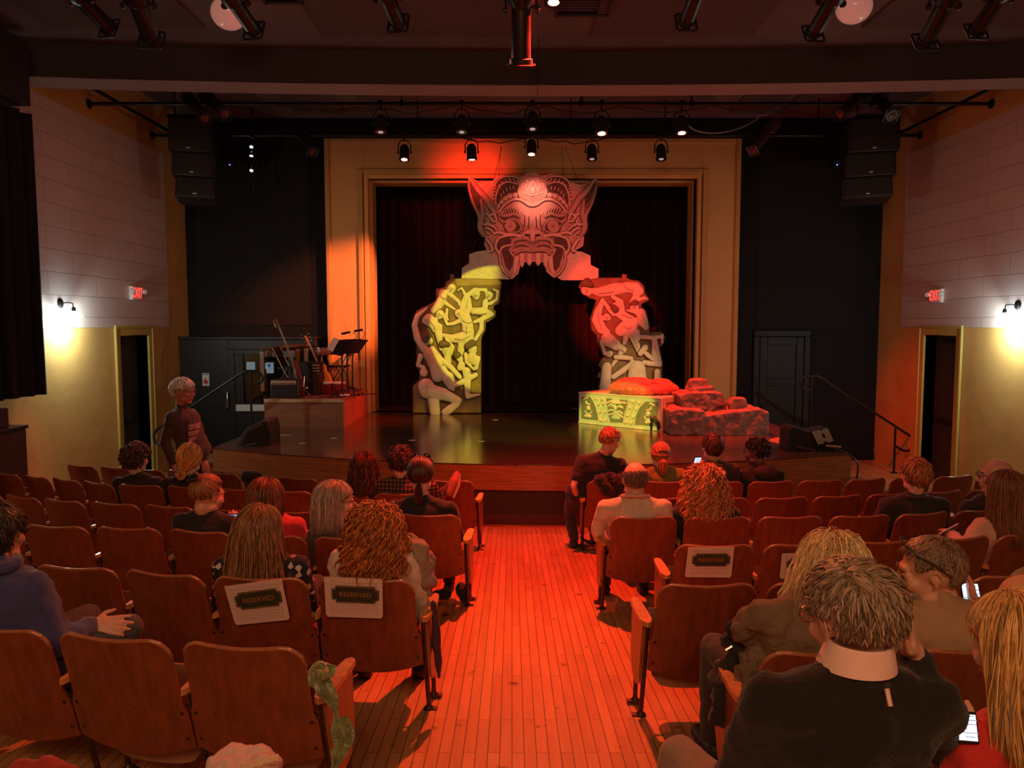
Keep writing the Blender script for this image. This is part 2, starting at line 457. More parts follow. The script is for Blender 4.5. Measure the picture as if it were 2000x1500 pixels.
# stage house behind the opening
m = MB()
m.bx(-4.6, 5.4, 17.6, 17.7, 0.5, 6.6); m.bx(-4.6, -4.5, YB+0.3, 17.6, 0.5, 6.6); m.bx(5.3, 5.4, YB+0.3, 17.6, 0.5, 6.6); m.bx(-4.6, 5.4, YB+0.3, 17.7, 6.6, 6.7)
struct('wall_stage', m, MT['blackmatte'], smooth=None)
def folds(x0, x1, y, z0, z1, amp, wl, seed, n=220, axis='x'):
    rng = random.Random(seed); ph = [rng.uniform(0, 6.28) for _ in range(4)]
    rows = []
    for k in range(9):
        z = z0 + (z1 - z0) * k / 8
        r = []
        for i in range(n + 1):
            t = x0 + (x1 - x0) * i / n
            a = amp * (1.25 - 0.4 * k / 8)
            d = a*math.sin(2*math.pi*t/wl + ph[0] + 0.7*math.sin(t*1.7+ph[1])) + a*0.45*math.sin(2*math.pi*t/(wl*0.43) + ph[2])
            r.append((t, y + d, z) if axis == 'x' else (y + d, t, z))
        rows.append(r)
    return rows
for nm, a, b_, y, sd, lab in (('stage_curtain', -4.2, 0.62, 16.15, 3, 'dark red stage curtain hanging behind the left half of the arch'), ('stage_curtain', 0.5, 5.1, 16.35, 8, 'near black stage curtain hanging behind the right half of the arch')):
    q = MB(); q.sheet(folds(a, b_, y, 0.93, 6.2, 0.05, 0.24, sd), 0.006)
    tag(put(nm, q, MT['curtain'], smooth=None), lab, 'curtain', 'back curtains on the stage')
    for p in bpy.data.objects[-1:] if False else []: pass

# ceilings and the beam across the hall
m = MB(); m.bx(XL-0.3, XR+0.3, -3.7, 10.2, ZCF, ZCF+0.2)
ceil = struct('ceiling', m, MT['ceiling'], smooth=None)
m = MB(); m.bx(XL-0.3, XR+0.3, 10.2, YB+0.3, ZTOP, ZTOP+0.2)
struct('ceiling_front', m, MT['ceiling'], smooth=None)
m = MB()
for x0, x1, y0, y1 in ((-5.4,-3.6,6.6,9.3), (-2.3,0.0,4.0,9.55), (0.95,2.9,4.0,9.55), (4.1,6.2,6.6,9.3)):
    m.bx(x0, x1, y0, y1, ZCF-0.03, ZCF)
put('ceiling_panel', m, MT['ceil_panel'], ceil, bevel=0.005)
m = MB()
for x0, x1, y0, y1 in ((-4.6,-4.3,10.6,14.2), (-2.6,-0.4,11.6,13.9), (1.2,3.4,11.6,13.9), (4.8,5.1,10.6,14.2), (-3.9,-3.0,11.0,14.2), (3.9,4.6,11.0,14.2)):
    m.bx(x0, x1, y0, y1, ZTOP-0.03, ZTOP)
put('front_ceiling_panel', m, MT['ceil_panel'], ceil, bevel=0.005)
front = MB(); low = MB()
N = 24; xs = [XL + (XR - XL) * i / N for i in range(N + 1)]
yf = lambda x: 10.07 - 0.36 * ((x - 0.41) / 6.5) ** 2
rowsA = [[(x, yf(x), z) for x in xs] for z in (ZBM, 6.6)]
rowsB = [[(x, yf(x) + 0.46, z) for x in xs] for z in (ZBM, 6.6)]
A = [p for r in rowsA for p in r] + [p for r in rowsB for p in r]; n1 = N + 1
fs = []; fl = []
for i in range(N):
    fs += [(i, i+1, n1+i+1, n1+i), (2*n1+i+1, 2*n1+i, 3*n1+i, 3*n1+i+1), (n1+i, n1+i+1, 3*n1+i+1, 3*n1+i), (i, 2*n1+i, 2*n1+i+1, i+1)]
bm_ = MB(); bm_.add(A, fs)
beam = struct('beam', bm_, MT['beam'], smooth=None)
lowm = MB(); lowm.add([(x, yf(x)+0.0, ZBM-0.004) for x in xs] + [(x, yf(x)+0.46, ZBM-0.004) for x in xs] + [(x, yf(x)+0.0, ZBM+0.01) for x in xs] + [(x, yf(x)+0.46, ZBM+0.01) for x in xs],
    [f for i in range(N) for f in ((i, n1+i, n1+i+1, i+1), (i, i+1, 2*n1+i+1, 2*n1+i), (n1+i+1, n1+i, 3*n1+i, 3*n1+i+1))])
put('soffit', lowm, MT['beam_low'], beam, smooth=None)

# ceiling vents
VM = mat('vent_grille', (0.03,0.027,0.03), 0.6)
for cx, cy, w, lab in ((-2.45, 8.35, 0.42, 'black slatted air vent in the ceiling, left of centre'), (2.85, 8.2, 0.40, 'black slatted air vent in the ceiling, right of centre'), (0.78, 8.6, 0.62, 'large dark square air vent in the ceiling above the red lamp')):
    t = thing('ceiling_vent', lab, 'vent', (cx, cy, ZCF-0.03), group='air vents in the ceiling')
    f = MB(); h = w/2
    f.bx(cx-h, cx+h, cy-h, cy-h+0.03, ZCF-0.05, ZCF); f.bx(cx-h, cx+h, cy+h-0.03, cy+h, ZCF-0.05, ZCF); f.bx(cx-h, cx-h+0.03, cy-h, cy+h, ZCF-0.05, ZCF); f.bx(cx+h-0.03, cx+h, cy-h, cy+h, ZCF-0.05, ZCF)
    put('frame', f, VM, t)
    f = MB()
    for i in range(9): f.box((cx, cy-h+w*(i+0.5)/9, ZCF-0.025), (w-0.05, 0.03, 0.004), Matrix.Rotation(0.6, 3, 'X'))
    put('grille', f, VM, t)

# black panelled double door on the right of the black wall
D3 = mat('black_door_paint', (0.011,0.0115,0.0125), 0.55, spec=0.35)
m = MB(); x0, x1, z0, z1 = 4.70, 5.53, 0.25, 2.36
st = 0.14
m.bx(x0, x0+st, YB-0.05, YB, z0, z1); m.bx(x1-st, x1, YB-0.05, YB, z0, z1)
for a, b_ in ((z0, z0+0.2), (1.43, 1.57), (z1-0.15, z1)): m.bx(x0+st, x1-st, YB-0.05, YB, a, b_)
m.bx(x0+st, x1-st, YB-0.025, YB, z0, z1)
d3 = struct('door_3', m, D3, bevel=0.008)
k = MB(); k.ell((x0+0.06, YB-0.09, 1.05), 0.03); k.tube([(x0+0.06, YB-0.09, 1.05), (x0+0.06, YB-0.04, 1.05)], 0.012); put('door_knob', k, MT['iron'], d3)
m = MB(); m.bx(x0-0.12, x0-0.01, YB-0.06, YB, 0.25, z1+0.01); m.bx(x1+0.01, x1+0.12, YB-0.06, YB, 0.25, z1+0.01); m.bx(x0-0.12, x1+0.12, YB-0.06, YB, z1+0.01, z1+0.12)
struct('trim_5', m, D3, bevel=0.01)
m = MB(); m.bx(4.42, 5.75, 13.7, YB, 0.0, 0.25); m.bx(5.75, 6.05, 13.7, YB, 0.0, 0.125)
o = put('landing', m, MT['floor']); tag(o, 'low wooden landing in front of the black panelled door', 'platform')

# black entrance vestibule left of the stage
vy = 14.12; VB = mat('vestibule_black', (0.008,0.0075,0.007), 0.45, spec=0.35)
m = MB()
m.bx(-6.1, -5.22, vy, vy+0.08, 0, 2.32); m.bx(-5.22, -3.98, vy, vy+0.44, 2.14, 2.315); m.bx(-6.12, -3.6, vy-0.04, vy+0.44, 2.322, 2.37)
m.bx(-3.98, -3.6, vy, vy+0.1, 1.40, 2.32)
m.bx(-6.1, -5.3, vy-0.012, vy, 1.05, 1.08)
vest = struct('wall_vestibule', m, VB, bevel=0.006)
m = MB()   # door leaf: stiles, rails
m.bx(-5.22, -5.10, vy-0.02, vy+0.04, 0.0, 2.14); m.bx(-4.12, -4.0, vy-0.02, vy+0.04, 0.0, 2.14); m.bx(-5.10, -4.12, vy-0.02, vy+0.04, 2.04, 2.14); m.bx(-5.10, -4.12, vy-0.02, vy+0.04, 0.0, 1.0); m.bx(-5.0, -4.94, vy-0.03, vy+0.035, 1.0, 2.04)
m.bx(-5.1, -5.0, vy-0.01, vy+0.03, 1.0, 2.04)
d4 = struct('door_4', m, VB, bevel=0.006)
GL = mat('door_glass', (0.85,0.9,0.92), 0.03, trans=1.0); 
m = MB(); m.bx(-4.94, -4.12, vy+0.005, vy+0.015, 1.0, 2.04); put('pane', m, GL, d4)
m = MB(); m.tube([(-5.28, vy-0.01, 1.38), (-5.28, vy-0.08, 1.38), (-5.22, vy-0.09, 1.36), (-5.22, vy-0.09, 1.08), (-5.28, vy-0.08, 1.06), (-5.28, vy-0.01, 1.06)], 0.014, 10); put('pull_handle', m, MT['chrome'], d4)
m = MB(); m.bx(-5.08, -3.98, vy-0.09, vy-0.03, 1.00, 1.13); put('push_bar', m, mat('brushed_steel', (0.62,0.70,0.72), 0.45, 0.35), d4, bevel=0.012)
m = MB(); m.bx(-4.55, -3.98, vy-0.035, vy-0.02, 2.0, 2.12); put('header_plate', m, mat('grey_plate', (0.10,0.115,0.12), 0.45), d4)
# what hangs behind the glass: lit notices, red alarm box
def flatbox(name, px0, py0, px1, py1, Y, th, mt, lab, cat, bev=0.003, grp=None):
    a = atY(px0, py0, Y); b_ = atY(px1, py1, Y)
    q = MB(); q.bx(a.x, b_.x, Y, Y+th, b_.z, a.z)
    return tag(put(name, q, mt, bevel=bev), lab, cat, grp)
NOT = mat('notice_backlit', (0.5,0.55,0.6), 0.4, emit=(0.55,0.75,0.85), estr=0.22)
flatbox('notice', 481, 707, 498, 722, vy+0.40, 0.02, NOT, 'pale lit notice seen through the vestibule glass, the left one', 'notice', grp='notices behind the glass')
flatbox('notice', 516, 709, 522, 721, vy+0.40, 0.02, NOT, 'narrow pale notice seen through the glass, in the middle', 'notice', grp='notices behind the glass')
o = flatbox('vending_screen', 520, 708, 534, 729, vy+0.38, 0.03, NOT, 'grey wall screen with a blue patch, right of the notices behind the glass', 'screen')
a = atY(523, 711, vy+0.37); b_ = atY(528, 717, vy+0.37); q = MB(); q.bx(a.x, b_.x, vy+0.372, vy+0.38, b_.z, a.z); put('screen_patch', q, mat('screen_blue', (0.05,0.1,0.4), 0.4, emit=(0.05,0.15,0.6), estr=0.25), o)
flatbox('alarm_box', 463, 712, 475, 724, vy+0.42, 0.03, mat('alarm_red', (0.25,0.02,0.03), 0.5), 'dark red alarm box behind the vestibule glass', 'alarm box')
m = MB(); m.bx(-6.1, -4.09, vy+0.455, vy+0.47, 0, 2.3); m.bx(-4.09, -3.6, vy+0.455, vy+0.47, 1.41, 2.3)
struct('wall_vestibule_back', m, MT['blackwall'], smooth=None)
# poster on the vestibule panel
q = thing('poster', 'small white paper sign with a red flame emblem on the black panel', 'sign', atY(402, 742, vy-0.01))
a = atY(395, 729, vy-0.004); b_ = atY(409, 754, vy-0.004); s_ = MB(); s_.bx(a.x, b_.x, vy-0.006, vy-0.001, b_.z, a.z); put('paper', s_, MT['white'], q)
cx = (a.x+b_.x)/2; cz = (a.z+b_.z)/2 - 0.02; w = (b_.x-a.x)
s_ = MB(); fl = lambda u, v, k: (cx+u*w, vy-0.006-k, cz+v*w)
s_.prism([(-0.32,-0.42),(0.32,-0.42),(0.38,-0.1),(0.2,0.1),(0.16,-0.08),(0.05,0.45),(-0.06,0.5),(-0.18,0.05),(-0.2,0.12),(-0.38,-0.1)], 0, 0.002, fl)
put('emblem', s_, mat('emblem_red', (0.35,0.03,0.03), 0.6), q)
s_ = MB(); s_.bx(a.x+0.015, b_.x-0.015, vy-0.008, vy-0.006, a.z-0.03, a.z-0.018); s_.bx(a.x+0.025, b_.x-0.025, vy-0.008, vy-0.006, b_.z+0.012, b_.z+0.022); put('print_line', s_, MT['blackmatte'], q)

# hanging drape and black box on the left wall
q = MB(); q.sheet(folds(5.6, 9.62, XL+0.22, 1.72, 5.15, 0.05, 0.27, 5, 160, 'y'), 0.008)
tag(put('window_drape', q, MT['drape'], smooth=None), 'heavy black pleated drape hanging on the left wall', 'drape')
q = MB(); q.bx(XL+0.02, XL+0.36, 5.4, 9.45, 5.2, 5.95)
tag(put('pelmet', q, MT['blackmatte'], bevel=0.02), 'black boxed pelmet above the drape on the left wall', 'pelmet')
t = thing('cabinet', 'black cabinet standing against the left wall under the drape', 'cabinet', (-5.95, 8.85, floorz(8.85)))
q = MB(); q.bx(XL+0.02, -5.80, 8.3, 9.1, floorz(9.0), 1.36); put('body', q, MT['blackmatte'], t, bevel=0.01)
q = MB(); q.bx(XL+0.02, -5.78, 8.28, 9.12, 1.36, 1.40); put('top', q, MT['black'], t, bevel=0.005)
q = MB(); q.bx(XL+0.02, -5.9, 8.35, 8.95, 1.40, 1.62); put('lid', q, MT['blackmatte'], t, bevel=0.01)

# wall sconces
BULB = mat('sconce_glass', (0.9,0.95,0.95), 0.3, emit=(0.82,1.0,0.96), estr=28)
def sconce(x, s, y, z, lab):
    t = thing('wall_sconce', lab, 'wall lamp', (x, y, z), group='wall lamps')
    q = MB(); q.lathe([(0.065,0),(0.065,0.012),(0.05,0.022),(0.015,0.03)], (x, y, z+0.02), (s,0,0)); put('wall_plate', q, MT['black'], t)
    q = MB(); q.tube([(x, y, z+0.02), (x+s*0.10, y, z+0.03), (x+s*0.17, y, z+0.02), (x+s*0.18, y, z-0.05)], 0.008); q.lathe([(0.02,0),(0.028,0.04),(0.02,0.07)], (x+s*0.18, y, z-0.10)); put('arm', q, MT['black'], t)
    q = MB(); q.lathe([(0.028,0.0),(0.05,-0.02),(0.10,-0.05),(0.115,-0.07),(0.11,-0.075),(0.045,-0.03),(0.02,-0.012)], (x+s*0.18, y, z-0.09)); put('glass_shade', q, BULB, t)
    q = MB(); q.ell((x+s*0.18, y, z-0.155), (0.033,0.033,0.05)); put('bulb', q, BULB, t)
    d = bpy.data.lights.new('sconce_light', 'POINT'); d.energy = 62; d.color = (0.90,1.0,0.90); d.shadow_soft_size = 0.05
    o = bpy.data.objects.new('sconce_light', d); COL.objects.link(o); o.parent = t; o.location = (s*0.20, 0, -0.24)
sconce(XL+0.012, 1, 10.45, 2.86, 'glowing white glass wall lamp on the left wall')
sconce(XR-0.012, -1, 10.58, 2.84, 'glowing white glass wall lamp on the right wall')

# exit signs
EXR = mat('exit_red', (0.5,0.02,0.02), 0.4, emit=(1.0,0.05,0.035), estr=2.6); EXW = mat('exit_white', (0.62,0.60,0.58), 0.4)
EXF = mat('exit_face', (0.55,0.35,0.33), 0.4, emit=(1.0,0.12,0.09), estr=0.25)
def exit_sign(x, s, y, z, lab):
    t = thing('exit_sign', lab, 'exit sign', (x, y, z), group='exit signs')
    q = MB(); q.bx(x, x+s*0.06, y-0.16, y+0.16, z-0.11, z+0.11); put('housing', q, EXW, t, bevel=0.008)
    q = MB(); q.bx(x+s*0.06, x+s*0.062, y-0.145, y+0.145, z-0.095, z+0.095); put('face', q, EXF, t)
    me = text_mesh('EXIT', 0.19, lambda u, v, w: (x+s*(0.062+w), y+(u if s > 0 else -u)*0.86, z+v*1.15), 0.003)
    if s < 0: me.flip_normals()
    put('lettering', me, EXR, t)
    for dy in (-0.2, 0.2):
        q = MB(); q.lathe([(0.02,-0.03),(0.04,0.0),(0.04,0.03),(0.03,0.04)], (x+s*0.07, y+dy, z+0.03), (s*1.0, -0.5, -0.3)); q.tube([(x+s*0.03, y+dy*0.8, z+0.02), (x+s*0.05, y+dy, z+0.03)], 0.012); put('lamp_head', q, EXW, t)
exit_sign(XL+0.012, 1, 12.5, 3.10, 'red lit exit sign high on the left wall')
exit_sign(XR-0.012, -1, 12.56, 3.06, 'red lit exit sign high on the right wall')

# frosted globe lights on the ceiling
GLB = mat('frosted_globe', (0.75,0.50,0.45), 0.12, emit=(1.0,0.42,0.34), estr=0.22, coat=0.6)
for px, py, lab in ((447, 30, 'round frosted ceiling globe on the left side'), (1668, 18, 'round frosted ceiling globe on the right side')):
    p = atY(px, py, 8.6)
    t = thing('ceiling_globe', lab, 'ceiling light', (p.x, p.y, ZCF), group='ceiling globes')
    q = MB(); q.lathe([(0.10,0),(0.10,-0.03),(0.05,-0.05)], (p.x, p.y, ZCF)); put('collar', q, MT['blackmatte'], t)
    q = MB(); q.ell((p.x, p.y, p.z+0.02), (0.19,0.19,0.17), None, 24, 14); put('globe', q, GLB, t)

# ================================================================ stage
SZ = 0.917
def arc_pts(x0, y0, x1, y1, yc, n=26):
    # circle-like sweep through the centre
    pts = []
    for i in range(n + 1):
        t = i / n; x = x0 + (x1 - x0) * t
        yl = y0 + (y1 - y0) * t
        k = 1 - (2*t - 1) ** 2
        mid = (y0 + y1) / 2
        pts.append((x, yl + (yc - mid) * k))
    return pts
FE = arc_pts(-4.08, 10.37, 4.42, 9.9, 9.12)
ID = lambda u, v, w: (u, v, w)
m = MB(); m.prism(FE + [(4.42, YB), (-4.08, YB)], 0.90, SZ, ID)
m.prism([(PX0, YB-0.01), (PX1, YB-0.01), (PX1+1.9, 17.6), (PX0-1.8, 17.6)], 0.90, SZ, ID)
stage = struct('stage_floor', m, MT['stage'], smooth=None)
m = MB()
inn = [(x, y + 0.02) for x, y in FE]
m.prism(FE + [(x, y+0.06) for x, y in FE][::-1], 0.60, 0.90, ID)
m.prism([(-4.08,10.37),(-4.02,10.37),(-4.02,YB),(-4.08,YB)], 0.0, 0.90, ID); m.prism([(4.36,9.9),(4.42,9.9),(4.42,YB),(4.36,YB)], 0.0, 0.90, ID)
for a, b_ in ((0, 6), (20, 26)):
    seg = FE[a:b_+1]; m.prism([(x, y+0.03) for x, y in seg] + [(x, y+0.09) for x, y in seg][::-1], 0.0, 0.60, ID)
put('fascia', m, MT['veneer'], stage, smooth=None)
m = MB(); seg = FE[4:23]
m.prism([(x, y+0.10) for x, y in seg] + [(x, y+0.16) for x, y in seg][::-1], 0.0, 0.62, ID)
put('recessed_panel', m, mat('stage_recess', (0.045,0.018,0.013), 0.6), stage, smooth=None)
m = MB(); m.prism([(x, y+0.06) for x, y in seg] + [(x, y+0.12) for x, y in seg][::-1], 0.0, 0.10+0.05, ID)
put('skirting', m, MT['veneer'], stage, smooth=None)
# paler boards let into the apron at both sides
PB = board_mat('pale_boards', (0.38,0.22,0.11), (0.32,0.18,0.085), (0.05,0.03,0.02), 0.08, 1.2, 'xyz', 0.5)
m = MB()
p = [atZ(x, y, SZ) for x, y in ((524, 845), (572, 850), (528, 857))]; m.prism([(q.x, q.y) for q in p], SZ, SZ+0.003, ID)
p = [atZ(x, y, SZ) for x, y in ((1503, 858), (1541, 850), (1541, 872), (1503, 862))]; m.prism([(q.x, q.y) for q in p], SZ, SZ+0.003, ID)
put('pale_inlay', m, PB, stage, smooth=None)
# small white tape marks
m = MB()
for x, y in ((590, 866), (652, 856), (968, 820), (1122, 798), (805, 860), (940, 862)):
    q = atZ(x, y, SZ); m.bx(q.x-0.045, q.x+0.045, q.y-0.03, q.y+0.03, SZ, SZ+0.002)
put('tape_mark', m, MT['white'], stage, smooth=None)

# side steps
for nm, x0, x1, y0, y1, z1, lab in (('step', -4.75, -4.10, 10.5, 11.15, 0.28, 'low wooden step at the left end of the stage'), ('step', -4.75, -4.1, 11.15, 11.8, 0.60, 'higher wooden step behind the left low step'), ('step', 4.44, 5.0, 9.95, 10.9, 0.42, 'wooden step at the right end of the stage')):
    t = thing('step', lab, 'step', (x0, y0, 0), group='wooden steps beside the stage')
    q = MB(); q.bx(x0, x1, y0, y1, z1-0.04, z1); put('tread', q, MT['veneer'], t, bevel=0.005)
    q = MB(); q.bx(x0+0.02, x1-0.02, y0+0.03, y1-0.02, 0, z1-0.04); put('riser_board', q, MT['veneer'], t)

# band riser
t = thing('band_riser', 'low wooden platform carrying the band instruments, left of the arch', 'platform', (-3.4, 13.4, SZ))
rx0, rx1, ry0, ry1, rz = -4.04, -2.735, 12.44, 14.48, 1.385
q = MB(); q.bx(rx0, rx1-0.02, ry0+0.02, ry1, SZ, rz-0.05); put('body', q, mat('riser_plywood', (0.24,0.10,0.055), 0.42, var=0.25, vscale=2, stretch=(1,1,14), coat=0.3), t, smooth=None)
q = MB(); q.bx(rx0, rx1, ry0+0.02, ry1, rz-0.05, rz-0.005); put('deck', q, mat('riser_carpet', (0.10,0.045,0.045), 0.9, var=0.3, vscale=30), t)
q = MB(); q.bx(rx0, rx1, ry0, ry0+0.03, rz-0.055, rz); put('nosing', q, mat('nosing_wood', (0.50,0.33,0.19), 0.5, var=0.2, vscale=8, stretch=(1,8,8)), t)
q = MB(); q.bx(rx1-0.02, rx1, ry0+0.02, ry1, SZ, rz-0.0); put('side_board', q, mat('riser_side_lit', (0.55,0.16,0.085), 0.4, var=0.12, vscale=3), t)  # side tone carries the red stage light that falls on it
# wooden rail behind the band
t = thing('guard_rail', 'brown wooden guard rail behind the band instruments', 'railing', (-4.0, 13.95, rz))
a = atY(512, 683, 13.9); b_ = atY(600, 674, 13.9)
q = MB(); q.tube([a, b_], 0.06, 4, flat=0.5); put('rail', q, MT['veneer'], t, smooth=None)
for px, py in ((512, 686), (582, 682), (598, 680)):
    p = atY(px, py, 13.9); q = MB(); q.bx(p.x-0.035, p.x+0.035, 13.87, 13.94, rz, p.z); put('post', q, MT['veneer'], t, smooth=None)

# handrails with hooked ends
def handrail(lab, pts, posts, r=0.021):
    t = thing('handrail', lab, 'handrail', pts[0], group='metal handrails')
    q = MB(); q.tube(pts, r, 12); put('rail', q, MT['black'], t)
    for a, b_ in posts:
        q = MB(); q.tube([a, b_], r*0.9, 12); q.lathe([(0.06,0),(0.06,0.012),(0.03,0.02)], b_); put('post', q, MT['black'], t)
def smooth_path(pp, k=5):
    out = []
    P = [Vector(p) for p in pp]
    for i in range(len(P)-1):
        p0 = P[max(i-1,0)]; p1 = P[i]; p2 = P[i+1]; p3 = P[min(i+2,len(P)-1)]
        for j in range(k):
            s = j/k
            out.append(0.5*((2*p1)+(p2-p0)*s+(2*p0-5*p1+4*p2-p3)*s*s+(3*p1-p0-3*p2+p3)*s**3))
    out.append(P[-1]); return out
Y = 13.3
pts = smooth_path([atY(x, y, Y) for x, y in ((1583,762),(1570,759),(1564,748),(1570,736),(1585,735),(1602,737),(1640,763),(1700,801),(1760,840),(1782,855),(1788,866),(1780,878),(1765,880),(1750,872))])
a = atY(1586, 737, Y); b2 = Vector((a.x, Y, 0.0)); c = atY(1749, 836, Y); d = Vector((c.x, Y, 0))
handrail('black metal handrail running down right of the stage', pts, [(a, b2), (c, d)])
Y = 11.9
pts = smooth_path([atY(x, y, Y) for x, y in ((492,751),(508,747),(513,738),(506,728),(488,725),(474,728),(430,756),(384,787),(330,824),(308,838),(301,850),(304,864),(312,868))])
a = atY(489, 726, Y); b2 = Vector((a.x, Y, 0)); c = atY(330, 826, Y); d = Vector((c.x, Y, 0))
handrail('black metal handrail beside the walking man, left of the stage', pts, [(a, b2), (c, d)])
# ================================================================ theatre lanterns and their light
LENS_DIM = mat('lens_dim', (0.5,0.5,0.5), 0.2, emit=(0.8,0.75,0.7), estr=0.35)
LENS_WARM = mat('lens_warm', (0.9,0.85,0.8), 0.2, emit=(1.0,0.78,0.66), estr=9)
LENS_RED = mat('lens_red', (0.9,0.2,0.15), 0.2, emit=(1.0,0.055,0.025), estr=4.5)
LENS_OFF = mat('lens_off', (0.10,0.035,0.035), 0.12, coat=0.5)
HOUSING = mat('lantern_black', (0.020,0.018,0.019), 0.38, 0.3)
def spot(parent, loc, aim, power, color, angle, blend=0.3, radius=0.06, name='spot_light'):
    d = bpy.data.lights.new(name, 'SPOT'); d.energy = power; d.color = color
    d.spot_size = math.radians(angle); d.spot_blend = blend; d.shadow_soft_size = radius
    d.use_soft_falloff = False
    o = bpy.data.objects.new(name, d); COL.objects.link(o)
    o.parent = parent; o.location = Vector(loc) - wloc(parent)
    o.rotation_euler = (Vector(aim) - Vector(loc)).to_track_quat('-Z', 'Y').to_euler()
    return o
def par_can(px, py, Y, zp, lab, lens, aim=(0, -0.25, -1), r=0.085, L=0.26, lights=()):
    c = atY(px, py, Y); ax = Vector(aim).normalized()
    t = thing('par_lantern', lab, 'stage light', (c.x, Y, zp), group='short round lanterns on the pipes')
    a = c - ax * L/2
    q = MB(); q.lathe([(r*0.55,0),(r*0.8,0.03),(r*0.95,0.06),(r,0.10),(r,L-0.02),(r*1.08,L-0.02),(r*1.08,L),(r*0.95,L)], a, ax); put('can', q, HOUSING, t)
    q = MB(); q.lathe([(r*0.93,0),(r*0.7,0.012),(r*0.3,0.018)], a + ax*(L-0.015), ax); put('lens', q, lens, t)
    q = MB(); s = Vector((1,0,0))
    q.tube([c + s*(r+0.02), c + s*(r+0.025) + Vector((0,0,0.12)), Vector((c.x+r*0.7, Y, c.z+0.2)), Vector((c.x-r*0.7, Y, c.z+0.2)), c - s*(r+0.025) + Vector((0,0,0.12)), c - s*(r+0.02)], 0.011, 6); put('yoke', q, HOUSING, t)
    q = MB(); q.tube([Vector((c.x, Y, c.z+0.19)), Vector((c.x, Y, zp+0.02))], 0.014, 8); q.bx(c.x-0.03, c.x+0.03, Y-0.045, Y+0.045, zp-0.03, zp+0.045); put('clamp', q, HOUSING, t, bevel=0.005)
    q = None
    for k in (-1, 1):
        q = MB(); q.lathe([(0.022,0),(0.022,0.02),(0.012,0.03)], c + s*k*(r+0.015), (k,0,0), 10); put('tilt_knob', q, HOUSING, t)
    tip = a + ax*(L+0.03)
    for (aimp, pw, col, ang, bl) in lights: spot(t, tip, aimp, pw, col, ang, bl)
    return t
def ers(p_front, p_back, r, lab, zp=None, lens=None, grp='long profile lanterns', mt=None, lights=()):
    """long profile lantern from its front lens to its rear cap"""
    f = Vector(p_front); b_ = Vector(p_back); ax = (f - b_); L = ax.length; ax.normalize(); mt = mt or HOUSING
    top = (f + b_) / 2
    t = thing('profile_lantern', lab, 'stage light', (top.x, top.y, zp if zp else top.z+0.3), group=grp)
    q = MB(); q.lathe([(r*0.6,0),(r*0.95,0.03),(r*1.08,L*0.10),(r*1.08,L*0.33),(r*0.8,L*0.38),(r*0.8,L*0.42)], b_, ax, 18); put('lamp_house', q, mt, t)
    q = MB(); q.lathe([(r*0.72,L*0.38),(r*0.80,L*0.44),(r*0.80,L*0.92),(r*0.95,L*0.93),(r*0.95,L),(r*0.8,L)], b_, ax, 18); put('barrel', q, mt, t)
    q = MB(); sx = ax.cross(Vector((0,0,1))).normalized(); up = sx.cross(ax)
    cf = b_ + ax*L
    for k in range(4):
        an = math.pi/2*k; d1 = sx*math.cos(an) + up*math.sin(an); d2 = ax.cross(d1)
        q.tube([cf + d1*r*1.1 - d2*r, cf + d1*r*1.1 + d2*r], 0.012, 6)
    put('colour_frame', q, mt, t)
    q = MB(); q.lathe([(r*0.78,0),(r*0.5,0.015),(r*0.1,0.02)], b_ + ax*(L-0.01), ax, 18); put('lens', q, lens or LENS_OFF, t)
    mid = b_ + ax*L*0.42
    q = MB(); s = sx*(r*1.25)
    zt = (zp if zp else top.z+0.3)
    q.tube([mid + s, mid + s + Vector((0,0,min(0.25, max(0.06, zt-mid.z-0.05)))), Vector((mid.x, mid.y, zt-0.03)), mid - s + Vector((0,0,min(0.25, max(0.06, zt-mid.z-0.05)))), mid - s], 0.012, 6)
    q.bx(mid.x-0.035, mid.x+0.035, mid.y-0.05, mid.y+0.05, zt-0.05, zt+0.04); put('yoke', q, mt, t)
    for k in (-1, 1):
        q = MB(); q.lathe([(0.03,0),(0.03,0.025),(0.015,0.04)], mid + sx*k*r*1.2, sx*k, 10); put('tilt_knob', q, mt, t)
    for dv in (up, sx):
        q = MB(); q.tube([b_ + ax*L*0.38 + dv*r*0.8, b_ + ax*L*0.38 + dv*r*1.5], 0.012, 6); put('shutter_handle', q, mt, t)
    for (aimp, pw, col, ang, bl) in lights: spot(t, cf + ax*0.04, aimp, pw, col, ang, bl, 0.03)
    return t

# pipes
PIPE = mat('pipe_black', (0.03,0.028,0.03), 0.35, 0.6)
Z1, Y1, Z2, Y2 = 5.78, 11.4, 5.80, 13.35
def pipe(lab, a, b_, r=0.028):
    t = thing('lighting_pipe', lab, 'pipe', a, group='black lighting pipes')
    q = MB(); q.tube([a, b_], r, 12); put('tube', q, PIPE, t)
    for e, d in ((Vector(a), Vector(b_)-Vector(a)), (Vector(b_), Vector(a)-Vector(b_))):
        q = MB(); q.lathe([(0.07,0),(0.07,0.015),(0.04,0.02),(0.04,0.05)], e, d, 12); put('wall_flange', q, PIPE, t)
pipe('long black lighting pipe nearer the big beam, wall to wall', (XL, Y1, Z1), (XR, Y1, Z1))
pipe('long black lighting pipe just in front of the arch, wall to wall', (XL, Y2, Z2), (XR, Y2, Z2))
pipe('black pipe sloping along the left wall under the ceiling', (XL+0.35, 10.6, Z1+0.06), (XL+0.35, 14.5, Z1+0.06))
pipe('black pipe sloping along the right wall under the ceiling', (XR-0.35, 10.6, Z1+0.06), (XR-0.35, 14.5, Z1+0.06))
